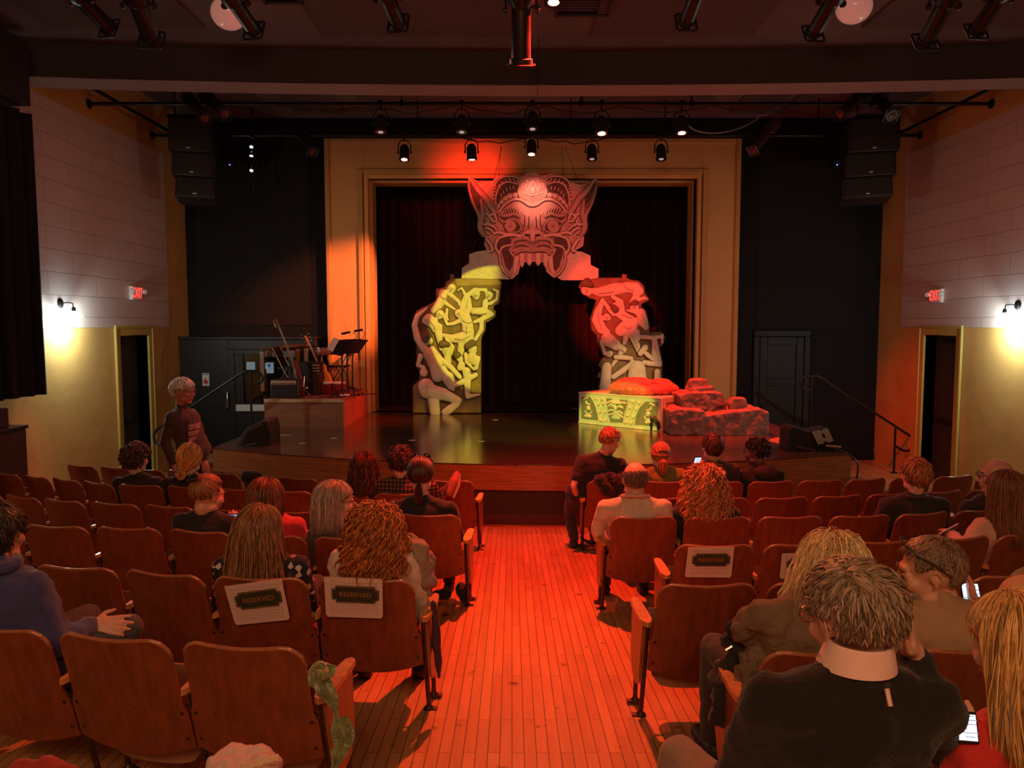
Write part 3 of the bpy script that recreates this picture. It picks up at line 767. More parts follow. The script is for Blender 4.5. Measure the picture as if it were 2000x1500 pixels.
# hangers that carry the pipes from the ceiling
for y, z, lab in ((Y1, Z1, 'thin rod holding the nearer lighting pipe up to the ceiling'), (Y2, Z2, 'thin rod holding the farther lighting pipe up to the ceiling')):
    for x in (-4.4, -1.6, 1.0, 2.6, 5.2):
        q = MB(); q.tube([(x, y, z), (x, y, ZTOP)], 0.012, 6); q.bx(x-0.03, x+0.03, y-0.03, y+0.03, z-0.04, z+0.04)
        tag(put('pipe_hanger', q, PIPE), lab, 'hanger', 'hanger rods of the nearer pipe' if y == Y1 else 'hanger rods of the farther pipe')

RED = (1.0, 0.030, 0.012); WARM = (1.0, 0.55, 0.30); PINK = (1.0, 0.30, 0.20); YEL = (0.95, 0.85, 0.05); YG = (0.80, 0.86, 0.10)
# lower row, on the pipe by the arch
par_can(790, 298, Y2, Z2, 'lit lantern farthest left in the lower row of short round lanterns', LENS_WARM, lights=[((-1.9, 14.1, 1.3), 260, (1.0,0.06,0.03), 62, 0.9), ((-4.0, 9.4, 1.5), 950, (1.0,0.10,0.05), 40, 0.9)])
par_can(921, 297, Y2, Z2, 'lit red-glowing lantern in the lower row, above the left ear of the mask', LENS_WARM, aim=(0.05,0.0,-1), lights=[((-0.75, 14.48, 5.45), 150, RED, 84, 1.0)])
par_can(1038, 288, Y2, Z2, 'lit lantern in the lower row, straight above the demon mask', LENS_WARM, lights=[((0.40, 14.3, 4.9), 130, (1.0,0.30,0.20), 40, 0.8), ((-2.72, 13.3, 1.15), 1000, (1.0,0.05,0.02), 26, 0.8)])
par_can(1156, 297, Y2, Z2, 'unlit lantern in the lower row, above the right ear of the mask', LENS_DIM)
par_can(1291, 297, Y2, Z2, 'unlit lantern farthest right in the lower row of short round lanterns', LENS_DIM)
# upper row
par_can(744, 242, Y1, Z1, 'dim lantern farthest left in the upper row of short round lanterns', LENS_DIM, r=0.08)
par_can(902, 242, Y1, Z1, 'dim lantern in the upper row, second from the left', LENS_DIM, r=0.08)
par_can(1040, 236, Y1, Z1, 'dim lantern in the upper row, at the middle of the pipe', LENS_DIM, r=0.085)
par_can(1175, 245, Y1, Z1, 'bright white lantern in the upper row, right of the middle', LENS_WARM, r=0.085, lights=[((-3.05, 14.45, 3.1), 3900, (1.0,0.22,0.085), 24, 0.75)])
par_can(1331, 244, Y1, Z1, 'bright red lantern in the upper row, farthest right', LENS_RED, r=0.085, lights=[((2.9, 12.2, 1.6), 3000, RED, 54, 0.7), ((1.6, 8.6, 0.2), 700, RED, 75, 0.9), ((6.7, 13.4, 0.6), 650, RED, 34, 1.0)])
# slanted profile lanterns on the lower pipe
ers(atY(612, 297, 13.2), atY(576, 250, 13.5), 0.085, 'slanted lantern with a bright red flank on the left, pointing right and down', zp=Z2)
ers(atY(1470, 295, 13.2), atY(1520, 236, 13.5), 0.085, 'slanted lantern with an orange flank on the right, pointing left and down', zp=Z2, mt=mat('lantern_bronze', (0.16,0.09,0.07), 0.35, 0.6))
# far left lantern cluster on the black wall
for px, py, lab in ((492, 282, 'small lamp with a white lens on the left black wall, top of three'), (492, 300, 'small lamp with a white lens on the left black wall, middle of three'), (492, 328, 'larger lamp with a white lens on the left black wall, lowest of three')):
    par_can(px, py, 13.9, atY(px, py, 13.9).z + 0.2, lab, mat('lens_cool', (0.8,0.85,0.85), 0.2, emit=(0.85,1.0,0.98), estr=2.5), aim=(0.1,-0.9,-1), r=0.06, L=0.15)
p = atY(492, 300, 13.9); pipe('short black drop pipe holding the three small white lamps', (p.x, 13.96, 4.85), (p.x, 13.96, ZTOP), 0.02)
# folded moving lanterns hung at both ends of the near pipe
for px, py, px2, py2, lab in ((362, 186, 400, 232, 'dark lantern at the left end of the near pipe, above the left speakers'), (395, 182, 440, 222, 'second dark lantern from the left end of the near pipe'), (1690, 180, 1640, 222, 'dark lantern at the right end of the near pipe, above the right speakers'), (1712, 190, 1742, 226, 'second dark lantern from the right end of the near pipe')):
    ers(atY(px2, py2, 11.1), atY(px, py, 11.5), 0.09, lab, zp=Z1)

# profile lanterns hung from the front ceiling
def front_ers(bx_, by_, tx, ty, lab, Yb=7.4, Yt=6.9, r=0.10, **kw):
    return ers(atY(bx_, by_, Yb), atY(tx, ty, Yt), r, lab, zp=ZCF-0.03, grp='profile lanterns under the front ceiling', **kw)
front_ers(214, 56, 120, -40, 'profile lantern under the ceiling, farthest left', r=0.085)
front_ers(296, 78, 252, -40, 'profile lantern under the ceiling, second from left')
front_ers(496, 60, 434, -30, 'profile lantern hiding part of the left ceiling globe', r=0.085)
front_ers(778, 46, 742, -40, 'short-looking profile lantern under the ceiling, left of the centre one', r=0.085)
front_ers(1340, 44, 1375, -50, 'profile lantern under the ceiling, right of the centre one', r=0.085)
front_ers(1588, 66, 1650, -40, 'profile lantern hiding part of the right ceiling globe', r=0.085)
front_ers(1808, 82, 1870, -40, 'profile lantern under the ceiling, second from right')
front_ers(1906, 62, 1985, -50, 'profile lantern under the ceiling, farthest right', r=0.085)
# the centre one points almost straight away and is lit red on its right flank by its neighbour
front_ers(1018, 128, 1018, -60, 'centre profile lantern, its right flank glowing red', Yb=7.6, Yt=7.3, r=0.115)
p = atY(1081, -6, 7.55)
t = par_can(1081, -14, 7.55, ZCF-0.05, 'glowing red lantern at the top edge, above the aisle', LENS_RED, aim=(0,-0.2,-1), r=0.085, L=0.2,
   lights=[((0.15, 6.8, 0.4), 2150, RED, 88, 1.0), ((0.1, 3.2, 0.6), 1050, (1.0,0.16,0.045), 70, 1.0), ((0.10, 7.42, 5.35), 40, RED, 70, 0.6)])
# yellow beams on the set come from profile lanterns farther back in the hall, over the viewer
def hidden_ers(pos, aim, lab, lights):
    pos = Vector(pos); ax = (Vector(aim) - pos).normalized()
    return ers(pos + ax*0.3, pos - ax*0.3, 0.1, lab, zp=ZCF-0.03, grp='profile lanterns under the front ceiling', lights=lights)
t = hidden_ers((2.4, 3.2, 5.55), (-0.38, 14.45, 2.50), 'profile lantern over the audience, aimed at the left carved panel', [((-0.38, 14.45, 2.50), 5000, YEL, 11.6, 0.12)])
for o in t.children:
    if o.type == 'LIGHT': o.data.shadow_soft_size = 0.004; L0 = wloc(o)
# framing shutter: a blade just past the lens trims the beam at the edge of the panel
e0 = L0.lerp(Vector((-0.22, 14.4, 4.2)), 0.03); e1 = L0.lerp(Vector((-0.55, 14.4, 0.6)), 0.03); w_ = Vector((0.10, 0.03, 0))
q = MB(); q.add([e0, e1, e1 + w_, e0 + w_] + [p + Vector((0.0005,0.002,0)) for p in (e0, e1, e1 + w_, e0 + w_)], [(0,1,2,3),(7,6,5,4),(0,4,5,1),(1,5,6,2),(2,6,7,3),(3,7,4,0)])
put('framing_shutter', q, HOUSING, t, smooth=None)
hidden_ers((-1.6, 3.2, 5.55), (1.75, 12.5, 1.2), 'profile lantern over the audience, aimed at the carved box', [((1.72, 12.55, 0.95), 3800, YG, 8.6, 0.3)])
hidden_ers((1.2, 3.4, 5.55), (0.4, 14.4, 4.2), 'profile lantern over the audience, aimed at the mask', [((0.62, 14.3, 4.30), 2300, (1.0,0.06,0.04), 12.5, 0.6)])
hidden_ers((-0.6, 3.4, 5.55), (2.1, 14.4, 2.4), 'profile lantern over the audience, aimed at the right carved panel', [((1.75, 14.4, 3.1), 9000, (1.0,0.025,0.012), 9.0, 0.6)])
hidden_ers((3.6, 3.4, 5.55), (2.2, 14.4, 1.7), 'profile lantern over the audience, aimed at the foot of the right panel', [((2.2, 14.4, 1.7), 3200, (1.0,0.58,0.20), 6.5, 0.8)])
hidden_ers((5.0, 4.5, 5.55), (-0.9, 13.0, 0.9), 'profile lantern over the audience, aimed at the stage floor', [((-0.2, 12.3, 0.9), 3000, (1.0,0.66,0.10), 15, 0.8)])

# cables looped along the pipes
CB = mat('cable_black', (0.015,0.014,0.015), 0.5)
rng = random.Random(4)
for i, (x0, x1, y, z) in enumerate(((-2.1,-0.8,Y1,Z1), (-0.7,0.5,Y1,Z1), (0.5,1.6,Y1,Z1), (1.6,2.9,Y1,Z1), (-0.9,0.3,Y2,Z2), (0.4,1.7,Y2,Z2), (-3.3,-2.2,Y1,Z1), (2.9,4.2,Y1,Z1))):
    q = MB(); q.tube([(x0+(x1-x0)*k/14, y+0.03, z-0.02-(0.07+0.05*rng.random())*math.sin(math.pi*k/14)) for k in range(15)], 0.008, 5)
    tag(put('cable', q, CB), 'thin black cable sagging between lanterns on a pipe', 'cable', 'cables sagging along the lighting pipes')
pts = smooth_path([atY(1345,246,Y1), atY(1362,256,Y1+0.3), atY(1398,260,Y1+0.6), atY(1440,252,Y1+0.9), atY(1476,234,Y1+1.2), atY(1482,226,Y1+1.2), atY(1500,224,Y1+1.2)])
q = MB(); q.tube(pts, 0.012, 6); tag(put('cable', q, mat('cable_pale', (0.28,0.22,0.2), 0.5)), 'pale cable swinging from the bright red lantern to the right', 'cable')

# line array speakers
def line_array(px0, px1, s, lab):
    Y = 13.0
    a = atY(px0, 236, Y); b_ = atY(px1, 390, Y); xm = (a.x+b_.x)/2; w = b_.x - a.x - 0.12
    t = thing('line_array', lab, 'loudspeaker', (xm, Y, a.z), group='hanging line array loudspeakers')
    zt = a.z; hs = (0.56, 0.40, 0.36); y = 0; tilt = 0.02
    for i, h in enumerate(hs):
        c = Vector((xm + s*0.03*i, Y + 0.03*i, zt - h/2)); R = Matrix.Rotation(-(0.04 + 0.07*i), 3, 'X') @ Matrix.Rotation(s*0.22, 3, 'Z')
        q = MB(); q.box(c, (w, 0.45, h-0.012), R); cab = put('cabinet', q, mat('speaker_grey', (0.018,0.018,0.019), 0.5) if i == 0 else bpy.data.materials['speaker_grey'], t, bevel=0.02)
        q = MB(); q.box(c + R @ Vector((0,-0.23,0)), (w-0.08, 0.02, h-0.06), R); put('grille', q, mat('speaker_grille', (0.02,0.02,0.021), 0.6, bump=0.3, bscale=160) if i == 0 else bpy.data.materials['speaker_grille'], cab, bevel=0.005)
        q = MB(); q.box(c + R @ Vector((0,-0.245,-h/2+0.06)), (0.06, 0.008, 0.02), R); put('badge', q, MT['white'], cab)
        zt -= h
    q = MB(); q.bx(xm-0.3, xm+0.3, Y-0.2, Y+0.2, a.z+0.02, a.z+0.06)
    for k in (-0.25, 0.25): q.tube([(xm+k, Y, a.z+0.05), (xm+k, Y, ZTOP)], 0.012, 6)
    put('flying_frame', q, MT['black'], t)
line_array(328, 420, 1, 'black three-box line array loudspeaker hanging at the left of the hall')
line_array(1650, 1750, -1, 'black three-box line array loudspeaker hanging at the right of the hall')
BL = mat('led_blue', (0.05,0.05,0.6), 0.3, emit=(0.1,0.15,1.0), estr=5)
for px, py, lab in ((449, 322, 'tiny blue indicator light beside the left speakers'), (1635, 322, 'tiny blue indicator light beside the right speakers')):
    c = atY(px, py, 14.4); t = thing('wireless_box', lab, 'indicator', (c.x, 14.4, c.z), group='small boxes with blue lights')
    q = MB(); q.bx(c.x-0.06, c.x+0.06, 14.4, 14.56, c.z-0.05, c.z+0.09); put('case', q, MT['blackmatte'], t, bevel=0.006)
    q = MB(); q.ell((c.x, 14.398, c.z), 0.012, None, 8, 6); put('led', q, BL, t)
# suspension wires of the mask
for i, (p0, p1) in enumerate((((980, 286), (966, 345)), ((978, 286), (974, 345)), ((1098, 286), (1101, 345)), ((1104, 286), (1127, 350)), ((938, 440), (920, 500)), ((1170, 500), (1182, 540)))):
    q = MB(); q.tube([atY(*p0, 14.35), atY(*p1, 14.36)], 0.004, 5)
    tag(put('suspension_wire', q, MT['black']), 'thin black wire holding up the demon mask', 'wire', 'wires of the demon mask')
q = MB(); q.tube([atY(1052, 40, 9.6), atY(1050, 190, 9.6)], 0.004, 5); tag(put('suspension_wire', q, MT['black']), 'single thin wire hanging in front of the big beam', 'wire')
# ================================================================ the set: carved panels, mask, box, rocks
STONE = mat('painted_stone', (0.66,0.60,0.50), 0.75, var=0.10, vscale=9, bump=0.12, bscale=60)
STONE_D = mat('painted_stone_dark', (0.33,0.28,0.22), 0.8, var=0.25, vscale=8)
OUTL = mat('painted_outline', (0.075,0.05,0.03), 0.8)  # dark contour paint that also shades the creases between limbs
PANEL = mat('panel_brown', (0.20,0.13,0.07), 0.7, var=0.3, vscale=5)
HAIRP = mat('painted_hair', (0.13,0.10,0.075), 0.8, var=0.3, vscale=30)
def crop_fn(ox, oy, sc, Y):
    return lambda x, y, w=0.0: atY(ox + x/sc, oy + y/sc, Y) + Vector((0, -w, 0))
def relief(name, parent, groups, fn, k, Y, mt, voxel=0.011, flat=0.55, layer=0.0, smooth=3):
    """one carved figure: limbs traced in the panel's plane, flattened against it"""
    q = MB()
    for pts in groups:
        q.chain([fn(x, y, 0) for x, y, r in pts], [r*k for x, y, r in pts], 10)
    me = blob(name, q, voxel, smooth)
    for v in me.vertices: v.co.y = Y - layer + (v.co.y - Y) * flat
    o = put(name, me, mt, parent)
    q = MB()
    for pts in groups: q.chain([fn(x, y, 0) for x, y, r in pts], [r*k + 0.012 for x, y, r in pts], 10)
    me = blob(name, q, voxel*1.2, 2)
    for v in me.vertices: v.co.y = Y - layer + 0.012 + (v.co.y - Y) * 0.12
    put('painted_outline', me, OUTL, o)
    return o

# ---- left carved panel
Y = 14.40
fn = crop_fn(790, 530, 5.2636, Y); k = 1/5.2636/FPX*Y*0.995
base = fn(450, 1450)
t = thing('figure_sculpture', 'tall cut-out of tangled carved stone figures, yellow lit, left of the arch', 'stage scenery', (base.x, Y, SZ), group='carved figure cut-outs of the archway')
OUT = [(510,75),(940,72),(985,90),(998,115),(985,175),(978,300),(965,330),(915,352),(912,390),(936,410),(935,462),(860,515),(832,522),(830,600),(797,660),(786,700),(786,1452),(90,1452),(90,1180),(150,1120),(165,1040),(122,968),(150,900),(118,850),(130,800),(108,700),(82,600),(92,480),(130,408),(200,370),(250,348),(290,328),(332,298),(328,185),(420,163),(430,110),(470,88)]
q = MB(); q.prism(OUT, -0.03, 0.015, fn); put('backing_board', q, PANEL, t, bevel=0.004)
q = MB(); q.prism([(468,30),(512,30),(512,92),(468,92)], -0.02, 0.01, fn); put('peg', q, PANEL, t)
q = MB(); q.prism([(512,78),(938,75),(990,108),(978,140),(540,150)], 0.015, 0.03, fn); put('top_block', q, mat('panel_tan', (0.36,0.25,0.12), 0.7, var=0.2, vscale=6), t, bevel=0.006)
q = MB(); q.tube([fn(*p, 0) for p in OUT + OUT[:1]], 0.012, 6); put('edge_line', q, mat('panel_rim', (0.10,0.05,0.035), 0.7), t)
LF = [
 [[(487,172,46),(480,190,40)],[(440,215,28),(395,225,42),(395,270,46),(350,350,46),(300,400,34)],[(470,238,24),(560,310,18),(570,350,14)],[(375,235,26),(420,325,22),(520,392,12)]],
 [[(735,235,46),(738,262,34)],[(838,190,18),(720,186,20),(640,255,30),(608,330,36),(600,385,34)],[(838,192,18),(845,270,16),(830,345,14)]],
 [[(545,200,8),(590,168,11),(620,230,19),(662,290,26),(670,380,32),(640,430,34)]],
 [[(870,245,42),(872,262,34)],[(830,320,32),(830,360,32)],[(885,330,22),(948,292,17),(960,205,16),(910,184,11)],[(720,410,40),(820,412,46),(900,440,26),(800,490,26),(720,520,18)],[(795,520,24),(790,600,26),(730,700,20)]],
 [[(560,432,46),(575,440,42)],[(600,440,30),(632,485,58),(652,560,60),(655,640,68)],[(590,500,26),(500,538,20),(440,545,16),(415,480,16),(395,420,10)],[(645,680,74),(490,690,42),(405,655,20)],[(595,740,44),(578,830,36),(570,880,28)]],
 [[(370,440,44),(362,455,40)],[(250,480,48),(300,530,55),(325,590,46)],[(215,480,24),(200,515,20),(270,562,16)],[(440,392,16),(432,480,20),(450,500,12)]],
 [[(355,640,42),(372,740,28),(378,800,18)],[(330,520,10),(380,560,16),(372,640,22)]],
 [[(432,812,50),(440,840,42)],[(445,890,40),(452,950,38)],[(430,690,16),(500,780,20),(480,850,18)]],
 [[(140,965,18),(172,870,32),(150,925,20)],[(140,965,16),(200,985,22),(205,1040,44)]],
 [[(450,1090,66),(482,1170,46),(505,1212,18)],[(420,1050,50),(400,1000,40)]],
 [[(700,795,52),(705,815,44)],[(700,880,52),(735,930,40),(690,900,46)],[(630,850,20),(640,930,18),(700,990,14)],[(760,890,26),(740,990,22),(715,1005,14)]],
 [[(548,872,34),(575,900,34)],[(590,958,38),(575,985,34)],[(640,1025,44),(652,1120,36),(650,1220,30),(652,1285,24),(700,1275,20),(772,1262,12)],[(735,1062,26),(600,1132,32),(525,1172,22)]],
 [[(245,690,46),(262,715,40)],[(240,375,10),(200,410,18),(138,460,26),(110,560,30),(142,690,38),(210,790,44)],[(262,850,66),(325,960,72),(345,1070,66)],[(290,790,28),(390,912,26),(480,980,28),(572,1082,24)]],
 [[(228,1180,86),(240,1220,84),(400,1256,66),(560,1322,36)],[(545,1355,34),(470,1410,46),(425,1440,40)],[(305,1330,62),(320,1440,56)]],
]
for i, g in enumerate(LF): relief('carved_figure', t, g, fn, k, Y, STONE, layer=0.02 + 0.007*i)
q = [[[(235,660,52),(222,690,44)]], [[(545,860,36)]], [[(395,745,34),(450,750,24)]], [[(655,770,34),(700,740,36)]]]
for g in q: relief('carved_hair', t, g, fn, k, Y, HAIRP, layer=0.13)
def carve_face(cx, cy, s, tilt, layer):
    """brows, nose and mouth as shallow cuts and ridges"""
    R = lambda u, v: (cx + (u*math.cos(tilt) - v*math.sin(tilt))*s, cy + (u*math.sin(tilt) + v*math.cos(tilt))*s)
    q = MB()
    for pts in ([(-0.48,-0.10),(-0.3,-0.16),(-0.12,-0.10)], [(0.12,-0.10),(0.3,-0.16),(0.48,-0.10)], [(-0.20,0.46),(0,0.48),(0.20,0.46)], [(0.0,-0.05),(0.10,0.24),(-0.04,0.26)]):
        q.tube([fn(*R(*p), layer) for p in pts], 0.0055, 6)
    return q
for cx, cy, s, a in ((488,180,44,0.3),(560,435,44,-0.7),(738,250,40,0.5),(870,250,40,0.6),(432,815,46,0.2),(700,795,46,0.2),(592,960,40,-0.6),(250,700,42,0.5),(365,445,40,0.8)):
    put('carved_face', carve_face(cx, cy, s, a, 0.115), STONE_D, t)

def carve_lines(lines, layer):
    for pts in lines:
        q = MB(); q.tube(smooth_path([fn(x, y, layer) for x, y in pts], 4), 0.006, 6); put('carved_line', q, STONE_D, t)
carve_lines([[(605,505),(650,530),(700,520)],[(640,560),(645,600),(640,650)],[(600,600),(640,625),(690,615)],[(520,690),(600,700),(680,660)],[(720,430),(790,440),(850,430)],[(380,250),(410,280),(450,270)],[(300,860),(320,940),(345,1010)],[(250,820),(300,850),(350,840)],[(270,960),(330,990),(380,980)],[(240,1160),(330,1190),(420,1230),(520,1290)],[(180,1240),(240,1280),(330,1300)],[(560,1330),(590,1320),(600,1300)],[(300,1350),(310,1400),(305,1440)],[(640,1080),(655,1140),(655,1210)],[(690,880),(700,920),(690,950)],[(130,480),(120,560),(140,640)],[(270,520),(310,560),(320,600)],[(620,1000),(650,1030),(690,1020)]], 0.125)
# ---- right carved panel
fn = crop_fn(1110, 530, 5.2636, Y)
base = fn(600, 1450)
t = thing('figure_sculpture', 'tall cut-out of tangled carved stone figures, red lit, behind the carved box', 'stage scenery', (base.x, Y, SZ), group='carved figure cut-outs of the archway')
OUT = [(215,72),(600,70),(640,90),(720,100),(775,150),(782,220),(826,280),(820,302),(752,330),(742,365),(792,400),(832,550),(832,632),(960,624),(992,680),(962,760),(932,780),(962,930),(962,1452),(312,1452),(312,1190),(335,1105),(300,1085),(318,1040),(345,1020),(314,960),(340,910),(370,870),(298,740),(290,650),(240,600),(228,480),(270,360),(290,292),(220,272),(160,232),(110,160),(130,108),(195,90)]
q = MB(); q.prism(OUT, -0.03, 0.015, fn); put('backing_board', q, PANEL, t, bevel=0.004)
q = MB(); q.prism([(552,30),(598,30),(598,90),(552,90)], -0.02, 0.01, fn); put('peg', q, PANEL, t)
q = MB(); q.tube([fn(*p, 0) for p in OUT + OUT[:1]], 0.012, 6); put('edge_line', q, bpy.data.materials['panel_rim'], t)
RF = [
 [[(190,150,40),(182,195,52),(205,225,30)],[(240,200,30),(330,215,50),(480,192,55),(600,162,55),(690,172,60),(735,205,42)],[(722,200,46),(682,270,30),(642,320,20)],[(662,312,22),(780,272,18),(808,282,12)],[(300,190,22),(480,140,22),(600,142,20)]],
 [[(480,360,42),(470,372,38)],[(455,262,22),(540,312,26),(560,402,22)],[(350,292,20),(420,392,24),(462,442,22)],[(520,430,50),(600,480,50),(645,500,42)],[(655,510,46),(570,590,74),(535,610,60)],[(690,510,36),(662,580,46),(600,650,36),(572,740,20)]],
 [[(345,312,26),(302,420,42),(292,500,56),(340,590,56),(400,622,30)],[(390,470,40),(410,480,30)]],
 [[(400,700,74),(480,752,58)],[(480,762,52),(570,802,32),(500,890,26),(420,1012,12)]],
 [[(678,360,46),(668,372,40)],[(740,432,50),(762,520,55),(790,572,34)],[(760,462,24),(690,422,20),(600,400,12)]],
 [[(640,642,34),(702,762,34),(722,850,16)],[(700,620,30),(720,690,20)]],
 [[(740,672,24),(862,682,25),(930,672,20),(962,652,14),(958,735,12)],[(880,722,30),(892,850,46),(928,952,32),(820,942,30),(770,932,22)]],
 [[(700,1000,90),(700,1080,100),(700,1200,100)]],
 [[(662,920,16),(562,1012,33),(460,1082,28)],[(480,880,24),(560,882,28),(642,892,22)]],
 [[(390,980,52),(382,1080,54),(372,1180,58),(370,1300,58)],[(412,850,34),(430,840,28)],[(330,722,18),(370,842,20)]],
 [[(782,782,34),(732,842,28)],[(800,850,26),(860,900,22)]],
 [[(905,1030,34),(905,1120,34),(905,1300,34)]],
]
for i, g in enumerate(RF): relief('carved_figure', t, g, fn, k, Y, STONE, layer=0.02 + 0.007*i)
for g in ([[(190,112,38),(150,130,24),(225,140,26)]], [[(480,395,30),(455,370,24)]], [[(680,328,30),(640,335,14)]]): relief('carved_hair', t, g, fn, k, Y, HAIRP, layer=0.09)
for cx, cy, s, a in ((182,195,48,0.25),(482,358,38,0.6),(670,365,38,-0.2),(392,470,34,0.3),(414,850,28,0.2)):
    put('carved_face', carve_face(cx, cy, s, a, 0.115), STONE_D, t)

carve_lines([[(300,230),(380,225),(460,210)],[(560,150),(620,190),(660,200)],[(300,420),(310,500),(330,570)],[(350,680),(420,700),(490,740)],[(540,440),(600,470),(650,480)],[(560,560),(600,590),(640,580)],[(740,440),(770,500),(790,550)],[(880,760),(895,830),(920,920)],[(680,960),(700,1030),(700,1100)],[(640,1000),(650,1060)],[(370,960),(390,1040),(380,1120)],[(500,800),(550,810),(570,840)],[(640,650),(680,720),(710,800)]], 0.10)
# ---- demon mask over the opening
Y = 14.34; S = 6.6667
fn = crop_fn(890, 325, S, Y); k = 1/S/FPX*Y*0.985
c = fn(1000, 800)
t = thing('demon_mask', 'huge carved demon mask with pointed ears and fangs hanging over the arch', 'stage scenery', (c.x, Y, c.z))
MSK = mat('mask_stone', (0.47,0.33,0.29), 0.72, var=0.12, vscale=12, bump=0.12, bscale=90)
MSK_L = mat('mask_stone_light', (0.70,0.55,0.48), 0.7, var=0.08, vscale=14)
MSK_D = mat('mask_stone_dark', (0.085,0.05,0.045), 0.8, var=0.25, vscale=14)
GRAN = mat('granite_speckle', (0.66,0.58,0.48), 0.8, var=0.45, vscale=95, bump=0.15, bscale=90)
OUT = [(175,145),(335,235),(390,215),(490,208),(500,170),(620,125),(760,122),(830,150),(882,140),(930,90),(1000,84),(1060,95),(1102,150),(1160,130),(1230,106),(1330,120),(1420,170),(1445,205),(1620,252),(1840,180),(1762,450),(1690,530),(1706,620),(1642,730),(1662,920),(1652,1030),(1600,1062),(1530,1100),(1412,1200),(1388,1290),(1392,1372),(1290,1420),(1272,1438),(1190,1370),(1165,1250),(1080,1235),(960,1235),(840,1250),(810,1390),(730,1462),(690,1440),(600,1400),(570,1200),(480,1150),(420,1100),(380,1020),(395,930),(330,880),(290,780),(300,650),(250,530),(200,420),(165,260)]
q = MB(); q.prism(OUT, -0.03, 0.02, fn); put('face_board', q, MSK, t, bevel=0.006)
for poly, nm in (([(420,1085),(260,1110),(175,1145),(175,1260),(80,1322),(75,1458),(690,1470),(730,1462),(690,1440),(600,1400),(570,1200),(480,1150)], 'stone_wing'), ([(1540,1095),(1650,1112),(1755,1160),(1760,1282),(1860,1332),(1860,1452),(1700,1482),(1380,1482),(1318,1440),(1392,1372),(1388,1290),(1412,1200)], 'stone_wing')):
    q = MB(); q.prism(poly, -0.05, -0.005, fn); put(nm, q, GRAN, t, bevel=0.006)
MX = 2000
mir = lambda pts: [(MX - p[0],) + tuple(p[1:]) for p in pts]
def ridge(name, curves, mt, w=0.03, mirror=True, n=8, fl=0.8, parent=None, outline=True):
    for cv in curves:
        centre = all(abs(p[0]-1000) < 2 for p in cv)
        for cc in ([cv, mir(cv)] if mirror and not centre else [cv]):
            pts = smooth_path([fn(x, y, w) for x, y, r in cc], 4)
            rs = []
            for i in range(len(cc)-1):
                for j in range(4): rs.append((cc[i][2]*(1-j/4) + cc[i+1][2]*j/4)*k*0.85)
            rs.append(cc[-1][2]*k*0.85)
            q = MB(); q.tube(pts, rs, n); q.ell(pts[0], rs[0], None, 8, 6); q.ell(pts[-1], rs[-1], None, 8, 6)
            o = put(name, q, mt, parent or t)
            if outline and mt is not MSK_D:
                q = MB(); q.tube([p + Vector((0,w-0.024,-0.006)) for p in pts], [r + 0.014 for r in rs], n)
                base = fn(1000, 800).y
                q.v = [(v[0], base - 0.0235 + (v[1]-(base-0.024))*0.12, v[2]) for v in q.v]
                put('painted_outline', q, MSK_D, o)  # dark paint shading the crease behind each ridge
def plate(name, poly, mt, w0, w1, mirror=True, bev=0.008):
    for pp in ([poly, mir(poly)] if mirror else [poly]):
        q = MB(); q.prism(pp, w0, w1, fn); put(name, q, mt, t, bevel=bev)
# hollows shaded in dark paint, the board itself stays flat
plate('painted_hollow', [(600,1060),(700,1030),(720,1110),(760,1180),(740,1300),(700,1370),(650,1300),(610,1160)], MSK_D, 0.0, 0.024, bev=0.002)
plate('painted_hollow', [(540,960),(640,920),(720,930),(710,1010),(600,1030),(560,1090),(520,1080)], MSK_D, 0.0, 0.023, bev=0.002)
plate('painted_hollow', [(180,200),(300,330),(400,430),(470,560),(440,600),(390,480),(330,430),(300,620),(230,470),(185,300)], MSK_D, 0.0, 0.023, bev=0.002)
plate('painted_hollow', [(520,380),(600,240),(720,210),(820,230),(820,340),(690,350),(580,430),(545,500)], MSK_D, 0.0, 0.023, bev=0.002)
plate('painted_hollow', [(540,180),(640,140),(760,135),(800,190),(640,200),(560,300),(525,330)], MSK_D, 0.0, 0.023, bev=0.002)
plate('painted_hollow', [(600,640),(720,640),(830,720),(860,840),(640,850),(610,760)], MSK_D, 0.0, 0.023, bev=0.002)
# ears
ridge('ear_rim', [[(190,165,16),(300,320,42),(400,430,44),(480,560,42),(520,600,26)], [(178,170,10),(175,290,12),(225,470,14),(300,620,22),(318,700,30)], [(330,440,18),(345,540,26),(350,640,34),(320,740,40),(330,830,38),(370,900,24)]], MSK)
ridge('ear_curl', [[(400,620,18),(450,640,18),(500,620,18),(530,690,18)],[(440,660,18),(480,710,18),(530,720,14)],[(350,750,16),(400,760,20),(430,710,16)],[(440,760,20),(500,790,18),(530,830,14)],[(400,800,18),(460,830,20),(500,880,14)],[(400,950,20),(450,1010,24),(480,1090,24),(440,1110,14)],[(410,870,16),(440,880,14)]], MSK_L)
